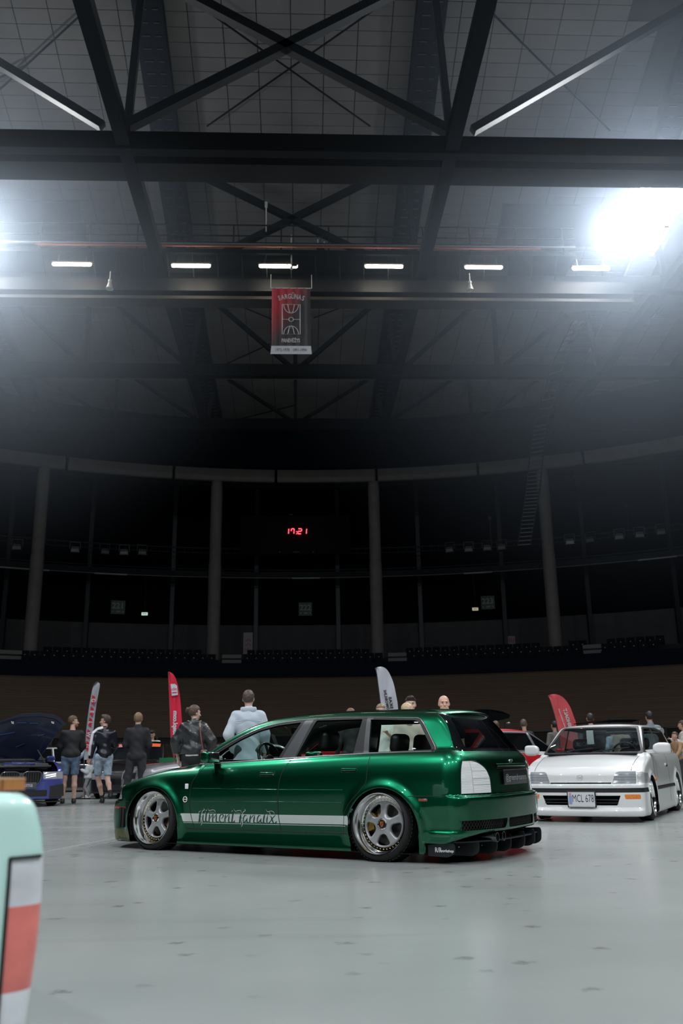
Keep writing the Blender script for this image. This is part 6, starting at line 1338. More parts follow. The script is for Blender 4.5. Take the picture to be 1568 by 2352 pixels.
# ------------------------------------------------------------------ people (each body is one continuous skin)
class Blob:
    def __init__(s): s.p = []
    def cone(s, a, b, ra, rb=None, k=.03): s.p.append(('c', np.array(a, float), np.array(b, float), ra, ra if rb is None else rb, k)); return s
    def ell(s, c, r, k=.02, R=None): s.p.append(('e', np.array(c, float), np.array(r, float), R, None, k)); return s
    def mesh(s, h, clip=None, warp=None):
        lo = np.full(3, 9.); hi = np.full(3, -9.)
        for t, a, b, c, d, k in s.p:
            if t == 'c': m = max(c, d); lo = np.minimum(lo, np.minimum(a, b) - m); hi = np.maximum(hi, np.maximum(a, b) + m)
            else: m = b.max(); lo = np.minimum(lo, a - m); hi = np.maximum(hi, a + m)
        lo -= .03; hi += .03; n = np.ceil((hi - lo) / h).astype(int) + 1; G = np.full(n, .12); ax = [lo[i] + h * np.arange(n[i]) for i in range(3)]
        for t, a, b, c, d, k in s.p:
            m = .085 + k
            if t == 'c': p0 = np.minimum(a, b) - max(c, d) - m; p1 = np.maximum(a, b) + max(c, d) + m
            else: p0 = a - b.max() - m; p1 = a + b.max() + m
            i0 = np.clip(((p0 - lo) / h).astype(int), 0, n); i1 = np.clip(np.ceil((p1 - lo) / h).astype(int) + 1, 0, n); sl = tuple(slice(i0[i], i1[i]) for i in range(3))
            X, Y, Z = np.meshgrid(*[ax[i][sl[i]] for i in range(3)], indexing='ij', sparse=True)
            if t == 'c':
                v = b - a; L2 = v @ v; tt = np.clip(((X - a[0]) * v[0] + (Y - a[1]) * v[1] + (Z - a[2]) * v[2]) / max(L2, 1e-9), 0, 1)
                D = np.sqrt((X - a[0] - tt * v[0])**2 + (Y - a[1] - tt * v[1])**2 + (Z - a[2] - tt * v[2])**2) - (c + (d - c) * tt)
            else:
                x, y, z = X - a[0], Y - a[1], Z - a[2]
                if c is not None: x, y, z = (c[0][0] * x + c[0][1] * y + c[0][2] * z, c[1][0] * x + c[1][1] * y + c[1][2] * z, c[2][0] * x + c[2][1] * y + c[2][2] * z)
                q = np.sqrt((x / b[0])**2 + (y / b[1])**2 + (z / b[2])**2); D = (q - 1) * np.minimum(b.min() * 1.15, b.min() * 1.15 + 0 * q)
            G[sl] = smin(G[sl], D, k)
        X, Y, Z = np.meshgrid(*ax, indexing='ij', sparse=True)
        if warp is not None: G = G + warp(X, Y, Z)
        if clip is not None:
            for c in clip: G = np.maximum(G, c(X, Y, Z))
        return surface_nets(G, lo, h)
def put(name, VQ, m, parent):
    V, Q = VQ
    if len(Q) == 0: return None
    return np_mesh(name, V, Q, m, parent)
def head_R(yaw, pitch):
    cy, sy, cp, sp = math.cos(yaw), math.sin(yaw), math.cos(pitch), math.sin(pitch)
    return np.array([[cy, -sy, 0], [sy, cy, 0], [0, 0, 1]]) @ np.array([[1, 0, 0], [0, cp, -sp], [0, sp, cp]])
def make_person(label, gx, gy, facing, H=1.8, head=(0, 0), arms=('down', 'down'), legs='stand', top=None, bottom=None, bottom_len=.09, skin=(.50, .29, .21), hair=(.05, .03, .02), hairstyle='short', beard=None, shoe=(.02, .02, .02), sleeve='long', top_fit=.022, hem=.90, bulk=1.0, female=False, fine=False, face=False, bun=False, collar=None, socks=None, group=None, hips=None, name='person'):
    """local frame: faces +y, left is -x ... x to the figure's right is +x"""
    k_ = H / 1.8; root = empty(name, (gx, gy, 0), math.radians(facing), label, 'person', group); root.scale = (k_, k_, k_); h = .011 if fine else .015
    sk = mat('skin_%02d%02d%02d' % tuple(int(c * 99) for c in skin), skin, .5, bump=.05)
    shw = .172 * (.90 if female else 1); hp = .095
    neck = np.array([0, -.01, 1.47]); hc = np.array([0, .02, 1.665]); Rh = head_R(*[math.radians(a) for a in head])
    def hd(x, y, z): return hc + Rh @ np.array([x, y, z])
    # legs
    LG = {'stand': (((-.10, 0, .50), (-.115, -.03, .085)), ((.10, 0, .50), (.115, -.03, .085))), 'walk': (((-.09, .10, .50), (-.10, -.12, .13)), ((.09, .16, .51), (.09, .22, .085))), 'apart': (((-.15, .0, .50), (-.20, -.02, .085)), ((.13, .02, .50), (.15, .0, .085))),
          'cross': (((-.07, .10, .50), (.05, .16, .085)), ((.10, -.04, .49), (.13, -.30, .19)))}[legs] if isinstance(legs, str) else legs
    AR = {'down': ((.235, -.03, 1.16), (.26, .06, .92)), 'relaxed': ((.245, -.02, 1.17), (.25, .12, .95)), 'folded': ((.235, .03, 1.16), (.05, .23, 1.20)), 'hip': ((.40, -.10, 1.20), (.20, .06, 1.03)), 'phone': ((.24, .02, 1.17), (.10, .30, 1.28)), 'pocket': ((.29, -.07, 1.17), (.20, .03, .95)), 'reach': ((.30, .16, 1.22), (.34, .38, 1.05)), 'out': ((.34, .04, 1.20), (.52, .10, 1.00)), 'puff': ((.30, -.02, 1.20), (.275, .08, .93))}
    arm = []
    for s, a in ((-1, arms[0]), (1, arms[1])):
        e, w = AR[a] if isinstance(a, str) else a; arm.append((np.array([s * shw, -.01, 1.425]), np.array([s * e[0], e[1], e[2]]), np.array([s * w[0], w[1], w[2]]), s))
    # body skin ------------------------------------------------------
    b = Blob(); bk = bulk
    b.cone((0, 0, .96), (0, .01, 1.12), .125 * bk, .115 * bk, .05).ell((0, .005, 1.30), (.165 * bk, .105 * bk, .185), .05).cone((-.10, -.005, 1.40), (.10, -.005, 1.40), .075, .075, .04)
    b.ell((0, -.01, .95), (.165 * (hips or 1), .115, .12), .04)
    if female: b.ell((-.075, .09, 1.27), (.062, .05, .06), .03).ell((.075, .09, 1.27), (.062, .05, .06), .03)
    b.cone(neck, (0, 0, 1.57), .058 if not female else .048, .052 if not female else .044, .03)
    b.ell(hd(0, -.012, .033), (.080, .096, .098), .02, Rh.T); b.ell(hd(0, .022, -.035), (.060, .070, .082), .03, Rh.T); b.ell(hd(0, .060, -.085), (.028, .026, .026), .025, Rh.T)
    b.cone(hd(0, .092, .012), hd(0, .113, -.022), .009, .014, .012); b.ell(hd(0, .082, .035), (.052, .016, .012), .012, Rh.T)
    b.ell(hd(0, .094, -.052), (.024, .009, .008), .008, Rh.T)
    for s in (-1, 1): b.ell(hd(s * .078, -.008, .0), (.012, .020, .032), .008, Rh.T); b.ell(hd(s * .045, .062, -.02), (.022, .02, .02), .02, Rh.T)
    for (sh, el, wr, s) in arm:
        b.cone(sh, el, .050 * bk, .038, .03).cone(el, wr, .039, .026, .02); d = _n(wr - el); hb = wr + d * .02
        side = _n(np.cross(d, [0, 1, 0] if abs(d[1]) < .8 else [1, 0, 0])); nrm = np.cross(side, d)
        b.cone(wr, wr + d * .075, .024, .026, .015); pal = wr + d * .085
        for q in range(4):
            o = nrm * (-.027 + .018 * q); L = (.060, .072, .068, .052)[q]; c0 = pal + o; c1 = c0 + d * L * .55 - side * s * .010; c2 = c1 + d * L * .45 - side * s * .020; b.cone(c0, c1, .0105, .0095, .006).cone(c1, c2, .0095, .008, .006)
        t0 = wr + d * .03 - nrm * .022; b.cone(t0, t0 + d * .035 - nrm * .022, .013, .011, .008).cone(t0 + d * .035 - nrm * .022, t0 + d * .065 - nrm * .026, .011, .009, .006)
    for s, (kn, an) in zip((-1, 1), LG):
        kn = np.array(kn, float); an = np.array(an, float); hj = np.array([s * hp, 0, .93]); b.cone(hj, kn, .088, .052, .04).cone(kn, kn + (an - kn) * .35 + [0, -.012, 0], .052, .054, .03).cone(kn + (an - kn) * .35 + [0, -.012, 0], an, .050, .034, .03)
        b.cone(an + [0, -.02, -.035], an + [0, .13, -.05], .034, .028, .02)
    put('body', b.mesh(h), sk, root)
    wr_ = lambda amp, f=26: (lambda X, Y, Z: amp * np.sin(X * f + Z * f * .55) * np.sin(Z * f * .8 + Y * f * .7 + X * 9))
    # clothes ----------------------------------------------------------
    if top is not None:
        t = Blob(); g = top_fit
        t.cone((0, .0, hem + .06), (0, .01, 1.12), .125 * bk + g, .118 * bk + g, .05).ell((0, .005, 1.30), (.165 * bk + g, .108 * bk + g, .19 + g * .4), .05).cone((-.11, -.005, 1.405), (.11, -.005, 1.405), .078 + g * .6, .078 + g * .6, .04)
        t.ell((0, -.005, hem + .07), (.160 * bk + g, .115 * bk + g, .12), .05); t.cone(neck, (0, -.004, 1.515), .062 + (.012 if collar else .0), .060 + (.012 if collar else 0), .02)
        cl = [lambda X, Y, Z: hem - Z + .0 * X]
        for (sh, el, wr, s) in arm:
            if sleeve == 'long': t.cone(sh, el, .054 * bk + g * .8, .044 + g * .8, .035).cone(el, wr - _n(wr - el) * .012, .044 + g * .8, .031 + g * .7, .025)
            else: m_ = sh + (el - sh) * .78; t.cone(sh, m_, .058 * bk + g, .052 + g * 1.3, .035)
        if collar is None: cl.append(lambda X, Y, Z: (Z - 1.50) * .9 - .0)
        put('top', t.mesh(h, cl, wr_(.003 + g * .06)), top, root)
    if bottom is not None:
        t = Blob(); g = .014
        t.ell((0, -.008, .945), (.172 * (hips or 1) + g, .128 + g, .15), .05).cone((0, 0, .96), (0, 0, 1.03), .13, .125, .03)
        for s, (kn, an) in zip((-1, 1), LG):
            kn = np.array(kn, float); an = np.array(an, float); hj = np.array([s * hp, 0, .93]); t.cone(hj, kn, .094 + g * .6, .060 + g, .03)
            if bottom_len < .4: t.cone(kn, an, .060 + g, .042 + g, .03)
            else: t.cone(kn, kn + (an - kn) * .1, .060 + g * 1.6, .062 + g * 1.6, .02)
        put('shorts' if bottom_len > .4 else 'trousers', t.mesh(h, [lambda X, Y, Z: bottom_len - Z, lambda X, Y, Z: Z - 1.04], wr_(.005, 30)), bottom, root)
    sm = mat('shoe_%02d' % int(shoe[0] * 99), shoe, .5)
    for s, (kn, an) in zip((-1, 1), LG):
        an = np.array(an, float); t = Blob(); z0 = an[2] - .085; t.cone(an + [0, -.035, -.045], an + [0, .05, -.05], .042, .044, .02).cone(an + [0, .05, -.055], an + [0, .15, -.06], .044, .034, .02).cone(an + [0, -.02, 0], an + [0, -.015, -.04], .046, .045, .02)
        put('shoe', t.mesh(h, [lambda X, Y, Z, z0=z0: z0 - Z, lambda X, Y, Z, z1=an[2] + .02: Z - z1]), sm, root)
        if socks is not None: t = Blob(); t.cone(an, an + (np.array(kn) - an) * .16, .040, .043); put('sock', t.mesh(h), mat('sock_%02d' % int(socks[0] * 99), socks, .8), root)
    # hair ------------------------------------------------------------
    hm = mat('hair_%02d%02d' % (int(hair[0] * 200), int(hair[1] * 200)), hair, .55, noise=.35, nscale=60, bump=.4, bscale=90)
    inv = Rh.T
    def loc_(X, Y, Z): x, y, z = X - hc[0], Y - hc[1], Z - hc[2]; return inv[0][0] * x + inv[0][1] * y + inv[0][2] * z, inv[1][0] * x + inv[1][1] * y + inv[1][2] * z, inv[2][0] * x + inv[2][1] * y + inv[2][2] * z
    if hairstyle != 'bald':
        t = Blob(); th = {'short': .010, 'crop': .006, 'long': .018, 'quiff': .012}[hairstyle]; t.ell(hd(0, -.014, .037), (.081 + th, .097 + th, .100 + th), .02, Rh.T)
        if hairstyle == 'quiff': t.ell(hd(0, .055, .115), (.055, .045, .032), .03, Rh.T)
        if hairstyle == 'long': t.cone(hd(0, -.06, .02), hd(0, -.075, -.16), .082, .070, .04); 
        low = -.045 if hairstyle in ('short', 'quiff', 'crop') else -.30
        def c1(X, Y, Z): x, y, z = loc_(X, Y, Z); return (np.maximum(np.minimum(.062 - z * 1.0 + .25 * np.maximum(y - .05, 0), .4), y - .005 - .0 * z) if False else np.minimum(np.maximum(y - .012, 0) * 1e3 - 1e-3, .066 - z))
        def c2(X, Y, Z): x, y, z = loc_(X, Y, Z); return low - z + .25 * (y + .05)
        put('hair', t.mesh(h * .8, [c1, c2], lambda X, Y, Z: .002 * np.sin(X * 140) * np.sin(Y * 150 + Z * 120)), hm, root)
        if bun: t = Blob(); t.ell(hd(bun[0], -.115, .055), (.042, .036, .040)).ell(hd(bun[0] * 1.6, -.125, .03), (.025, .02, .03)); put('hair_bun', t.mesh(h * .8, None, lambda X, Y, Z: .005 * np.sin(X * 130) * np.sin(Y * 130 + Z * 150)), hm, root)
        if bun is True: pass
    if beard is not None:
        t = Blob(); t.ell(hd(0, .050, -.070), (.066, .056, .056), .02, Rh.T)
        if beard[1] > .03: t.ell(hd(0, .062, -.125), (.045, .036, .05), .03, Rh.T)
        def c3(X, Y, Z): x, y, z = loc_(X, Y, Z); return np.minimum(1, z + (.018 if beard[1] > .03 else .032) + .6 * np.maximum(0, .03 - np.abs(x)) * (beard[1] <= .03))
        bm_ = mat('beard_%02d' % int(beard[0][0] * 99), beard[0], .7, noise=.3, nscale=90); put('beard', t.mesh(h * .8, [c3], lambda X, Y, Z: .002 * np.sin(X * 160) * np.sin(Z * 150)), bm_, root)
    if face:
        em = mat('eye_dark', (.02, .015, .012), .25); bw = mat('brow_%02d' % int(hair[0] * 99), [c * .8 for c in hair] if hairstyle != 'bald' else (.30, .17, .10), .7); lp = mat('lip_rose', (.42, .16, .14), .5)
        for s in (-1, 1):
            t = Blob(); t.ell(hd(s * .031, .084, .016), (.011, .008, .006), .004, Rh.T); put('eye', t.mesh(.004), em, root)
            t = Blob(); t.cone(hd(s * .016, .094, .034), hd(s * .048, .083, .038), .005, .004); put('eyebrow', t.mesh(.004), bw, root)
        t = Blob(); t.cone(hd(-.020, .097, -.052), hd(.020, .097, -.052), .006, .006); put('lips', t.mesh(.004), lp, root)
    return root
def at_head(px, py, H):
    d = ray(px, py); t = (H * 1.0 - CAM_H) / d[2]; return float(d[0] * t), float(d[1] * t)
def people():
    cloth = lambda n, c, r=.75, **k: mat(n, c, r, bump=.25, bscale=70, **k)
    jean = lambda n, c: mat(n, c, .8, noise=.35, nscale=14, bump=.2, bscale=200)
    blk = cloth('black_knit', (.010, .011, .013)); P = make_person
    x, y = at_head(169, 1644, 1.90)
    p = P('person in black sweater and denim shorts smiling over one shoulder', x, y, 12, 1.90, head=(-82, 0), arms=('folded', 'folded'), legs='stand', top=blk, bottom=jean('mid_denim', (.10, .16, .23)), bottom_len=.58, hair=(.10, .055, .03), beard=((.20, .085, .04), .02), face=True, fine=True, bulk=1.10, shoe=(.015, .015, .015), skin=(.56, .34, .26), top_fit=.026, hem=.93)
    x, y = at_head(243, 1642, 1.90)
    tr = mat('shiny_track_fabric', (.006, .007, .014), .32, bump=.3, bscale=25)
    p = P('person in shiny black track jacket with white sleeve stripe and light denim shorts', x, y, 22, 1.90, head=(62, 0), arms=('down', 'folded'), legs='cross', top=tr, bottom=jean('light_denim', (.30, .38, .46)), bottom_len=.56, hair=(.045, .028, .018), hairstyle='quiff', face=True, fine=True, skin=(.55, .33, .25), shoe=(.012, .012, .012), socks=(.015, .015, .015), collar=True, top_fit=.024)
    q = MB(); wt = mat('white_stripe_cloth', (.72, .72, .72), .6)
    for a_, b_ in (((-.055, -.065, 1.535), (-.17, -.062, 1.505)), ((-.17, -.062, 1.505), (-.262, -.055, 1.415)), ((-.262, -.055, 1.415), (-.292, -.068, 1.17)), ((-.292, -.068, 1.17), (-.300, .005, .97))): q.bar(a_, b_, .055, .02, wt, up=(-.75, -.65, .25))
    q.build('sleeve_stripe', parent=p); q = MB(); q.tube([(-.263 + .034 * math.cos(t), .062 + .034 * math.sin(t), .915) for t in np.linspace(0, 6.28, 14, endpoint=False)], .011, M_BLACKPL, 6, closed=True); q.build('wrist_watch', parent=p)
    x, y = at_head(318, 1637, 1.90)
    P('person in plain black overshirt and black jeans seen from behind', x, y, 5, 1.90, head=(-4, 0), arms=('folded', 'folded'), legs='apart', top=cloth('black_twill', (.010, .010, .013)), bottom=jean('washed_black_denim', (.020, .021, .025)), hair=(.22, .13, .07), skin=(.55, .33, .25), fine=True, collar=True, top_fit=.028, bulk=1.04, hem=.86, shoe=(.015, .015, .015))
    x, y = at_head(350, 1677, 1.77)
    p = P('young person in a white tee looking down at a phone', x, y, 186, 1.77, head=(-8, -22), arms=('phone', 'phone'), top=cloth('white_jersey', (.72, .72, .74)), bottom=jean('dark_denim', (.02, .025, .04)), hair=(.012, .01, .01), hairstyle='quiff', sleeve='short', face=True, fine=True, top_fit=.03); q = MB(); q.box((-.05, .135, 1.30), (.085, .012, .075), mat('tee_print', (.06, .05, .06), .6)); q.build('chest_print', parent=p)
    q = MB(); q.box((.0, .42, 1.31), (.075, .012, .15), M_BLACKPL, [[1, 0, 0], [0, .8, -.6], [0, .6, .8]]); o = q.build('phone', parent=p)
    x, y = at_head(447, 1620, 1.74)
    lt = mat('worn_black_leather', (.022, .024, .026), .38, bump=.5, bscale=30, coat=.25, noise=.35, nscale=9)
    p = P('person in black leather bomber jacket with hair tied up and a brown shoulder bag', x, y, -4, 1.74, head=(-50, -6), arms=('puff', 'puff'), top=lt, bottom=cloth('black_trouser_cloth', (.010, .010, .012)), hair=(.085, .045, .03), hairstyle='short', bun=(-.035,), female=True, fine=True, face=True, skin=(.60, .40, .32), collar=True, top_fit=.062, hem=1.0, shoe=(.02, .02, .02))
    t = Blob(); t.ell((0, 0, .97), (.178, .158, .14)); put('shirt_hem', t.mesh(.016, [lambda X, Y, Z: .955 - Z, lambda X, Y, Z: Z - 1.005, lambda X, Y, Z: np.abs(X) - .115]), mat('white_stripe_cloth', (.72, .72, .72), .6), p)
    t = Blob(); t.cone((-.055, .01, 1.505), (.055, .01, 1.505), .085, .085); put('jacket_collar', t.mesh(.014, [lambda X, Y, Z: Z - 1.545]), lt, p)
    t = Blob(); t.ell((0, 0, 1.02), (.198, .172, .16)); put('jacket_waistband', t.mesh(.014, [lambda X, Y, Z: .99 - Z, lambda X, Y, Z: Z - 1.05]), lt, p)
    bg = mat('brown_leather', (.17, .06, .045), .4, bump=.3); q = MB(); q.tube([(.08, .12, 1.50), (.10, -.03, 1.535), (.125, -.15, 1.43), (.17, -.205, 1.2), (.205, -.205, 1.04)], .011, bg, 6); q.build('bag_strap', parent=p); rbox('bag', (.215, -.20, .985), (.115, .06, .16), .03, bg, p)
    x, y = at_head(571, 1585, 1.90)
    lb = cloth('pale_blue_flannel', (.50, .56, .62)); p = P('person in pale blue overshirt seen from behind with one elbow out', x, y, 6, 1.90, head=(-12, 0), arms=('pocket', 'relaxed'), legs='apart', top=lb, bottom=cloth('dark_green_trousers', (.035, .05, .045)), hair=(.075, .05, .035), hairstyle='crop', fine=True, collar=True, skin=(.55, .33, .25), top_fit=.036, bulk=1.08, hem=.74)
    t = Blob(); t.cone((-.05, -.02, 1.52), (.05, -.02, 1.52), .07, .07); put('shirt_collar', t.mesh(.012, [lambda X, Y, Z: Z - 1.555]), lb, p); q = MB(); q.bar((-.19, -.155, 1.375), (.19, -.155, 1.375), .008, .006, cloth('flannel_seam', (.38, .44, .50))); q.build('yoke_seam', parent=p)
    # adult leading a child
    x, y = at_head(224, 1679, 1.66)
    p = P('person in light blue coat and jeans leaning to hold a small child by the hand', x, y, 75, 1.66, head=(40, -20), arms=('reach', 'down'), legs='walk', top=cloth('light_blue_coat', (.42, .48, .60)), bottom=jean('pale_denim', (.40, .45, .48)), hair=(.06, .04, .03), hairstyle='long', female=True, hem=.70, shoe=(.6, .6, .6), top_fit=.035)
    x, y = at_head(205, 1741, .98); y = p.location.y - .55; d_ = onY(203, 1790, y)
    P('small child in pale jacket walking hand in hand with an adult', d_[0], y, 82, .98, head=(20, 0), arms=('phone', 'out'), legs='walk', top=cloth('cream_fleece', (.52, .54, .55)), bottom=cloth('grey_marl', (.26, .24, .25)), hair=(.30, .18, .10), shoe=(.65, .62, .60), top_fit=.05, bulk=1.15, name='child')
    # bystanders beyond the cars
    for (px, py, H, f, lab, kw) in (
        (292, 1700, 1.74, 170, 'person in white standing behind the person in the black overshirt', dict(top=cloth('white_jersey', (.72, .72, .74)), hair=(.02, .015, .01))),
        (277, 1705, 1.66, 120, 'dark-haired person just left of the orange windscreen banner', dict(top=cloth('grey_knit', (.20, .20, .21)), hair=(.015, .012, .01), hairstyle='long', female=True)),
        (805, 1627, 1.80, 10, 'fair-haired person whose hair just shows over the green roof', dict(top=cloth('black_knit', (.010, .011, .013)), hair=(.20, .11, .06))),
        (874, 1617, 1.80, 175, 'person in white printed tee seen through the rear side window', dict(top=cloth('tee_cream', (.70, .70, .66)), hair=(.26, .19, .12), sleeve='short', bulk=1.1, hem=.85, top_fit=.045, arms=('phone', 'relaxed'))),
        (941, 1600, 1.76, 195, 'dark-haired person in black smiling beside the white feather flag', dict(top=blk, hair=(.02, .015, .012), face=True, fine=True, head=(-18, 0), hairstyle='quiff', skin=(.62, .40, .31))),
        (934, 1616, 1.57, 15, 'fair-haired person in cream blouse with back turned', dict(top=cloth('cream_blouse', (.56, .46, .40)), bottom=cloth('white_skirt_cloth', (.6, .62, .62)), hair=(.50, .36, .22), hairstyle='long', female=True, arms=('relaxed', 'hip'), top_fit=.03, skin=(.62, .40, .31))),
        (1018, 1597, 1.69, 178, 'bald person with a long pale beard facing the camera', dict(top=cloth('black_tee', (.012, .013, .016)), hairstyle='bald', beard=((.50, .33, .22), .05), face=True, fine=True, skin=(.66, .37, .28), bulk=1.12, sleeve='short')),
        (1139, 1656, 1.68, 60, 'person with a ponytail in pale blue by the raised boot lid', dict(top=cloth('ice_blue_knit', (.45, .55, .60)), hair=(.10, .06, .04), female=True, bun=(0.0,), head=(-70, 0))),
        (1202, 1652, 1.80, 5, 'short-haired person in black behind the red car roof', dict(top=blk, hair=(.10, .075, .055), hairstyle='crop', head=(-30, 0))),
        (1272, 1656, 1.80, 15, 'person in grey and navy fleece left of the red feather flag', dict(top=cloth('grey_fleece', (.17, .165, .155)), hair=(.015, .012, .01), hairstyle='crop')),
        (1354, 1638, 1.80, -5, 'dark-cropped head of a person right behind the sunroof of the white hatchback', dict(top=cloth('black_knit', (.010, .011, .013)), hair=(.025, .018, .015), hairstyle='crop')),
        (1490, 1634, 1.82, 5, 'dark-haired person in grey blazer beyond the white hatchback', dict(top=cloth('grey_blazer', (.20, .23, .27)), hair=(.012, .010, .010), collar=True, bottom=cloth('grey_trousers', (.15, .16, .18)))),
        (1404, 1668, 1.66, 20, 'person in light blue shirt seen through the white hatchback windscreen', dict(top=cloth('sky_shirt', (.34, .42, .52)), hair=(.05, .03, .02), hem=.80)),
        (1424, 1664, 1.70, 0, 'person in beige parka seen through the white hatchback windscreen', dict(top=cloth('beige_parka', (.30, .25, .20)), hair=(.03, .02, .02), hem=.70, top_fit=.045)),
        (1566, 1655, 1.74, 60, 'person in cream sweater cut by the right edge of the picture', dict(top=cloth('cream_sweater', (.50, .46, .42)), bottom=jean('sky_denim', (.30, .38, .52)), hair=(.05, .03, .02), arms=('phone', 'phone'), female=True, fine=True, top_fit=.04)),
        (1549, 1681, 1.35, 110, 'brown-haired child beside the person in the cream sweater', dict(top=cloth('tan_sweater', (.30, .18, .09)), hair=(.10, .06, .035), arms=('reach', 'phone'), name='child'))):
        x, y = at_head(px, py, H); kw = dict(kw); kw.setdefault('bottom', cloth('charcoal_trousers', (.03, .03, .033))); kw.setdefault('arms', ('relaxed', 'relaxed'))
        P(lab, x, y, f, H, **kw)

# ------------------------------------------------------------------ feather flags
def flag(name_lab, outline, Y, m, pole_pts, base, deco):
    c = onY(base[0], base[1], Y); root = empty('feather_flag', (c[0], c[1], 0), label=name_lab, cat='flag'); O = np.array([c[0], c[1], 0])
    def W_(px, py, dy=0): p = onY(px, py, Y); return (p[0] - O[0], dy, p[2])
    L, R = outline; n = 28
    tL = spline2(L, 6); tR = spline2(R, 6); rs = lambda P: np.stack([np.interp(np.linspace(0, 1, n), np.linspace(0, 1, len(P)), P[:, k]) for k in (0, 1)], 1); a, b = rs(tL), rs(tR); V = []; mC = 7
    for sgn in (0, .008):
        for i in range(n):
            for j in range(mC):
                t = j / (mC - 1); p = a[i] * (1 - t) + b[i] * t; w = W_(*p); V.append((w[0], w[1] + sgn + .03 * math.sin(i * .5 + t * 4) * math.sin(math.pi * t), w[2]))
    F = []; K = n * mC
    for i in range(n - 1):
        for j in range(mC - 1): q = (i * mC + j, i * mC + j + 1, (i + 1) * mC + j + 1, (i + 1) * mC + j); F += [q, tuple(v + K for v in q[::-1])]
    for i in range(n - 1):
        for j in (0, mC - 1): F.append((i * mC + j, (i + 1) * mC + j, (i + 1) * mC + j + K, i * mC + j + K))
    for j in range(mC - 1):
        for i in (0, n - 1): F.append((i * mC + j, i * mC + j + 1, i * mC + j + 1 + K, i * mC + j + K))
    q = MB(); q.add(V, F, m); q.build('flag_cloth', parent=root, smooth=True, angle=50)
    q = MB(); P = [W_(*p, dy=.02) for p in pole_pts]; P = [tuple(v) for v in spline2(np.array([(p[0], p[2]) for p in P]), 5)]; q.tube([(p[0], .02, p[1]) for p in P] + [(0, .02, .05)], .014, M_TRIMGREY, 6); q.build('pole', parent=root)
    q = MB(); q.lathe([(.18, 0), (.18, .03), (.05, .05), (.02, .10)], M_BLACKPL, 16, caps=True); q.build('base', parent=root)
    deco(root, W_, Y)
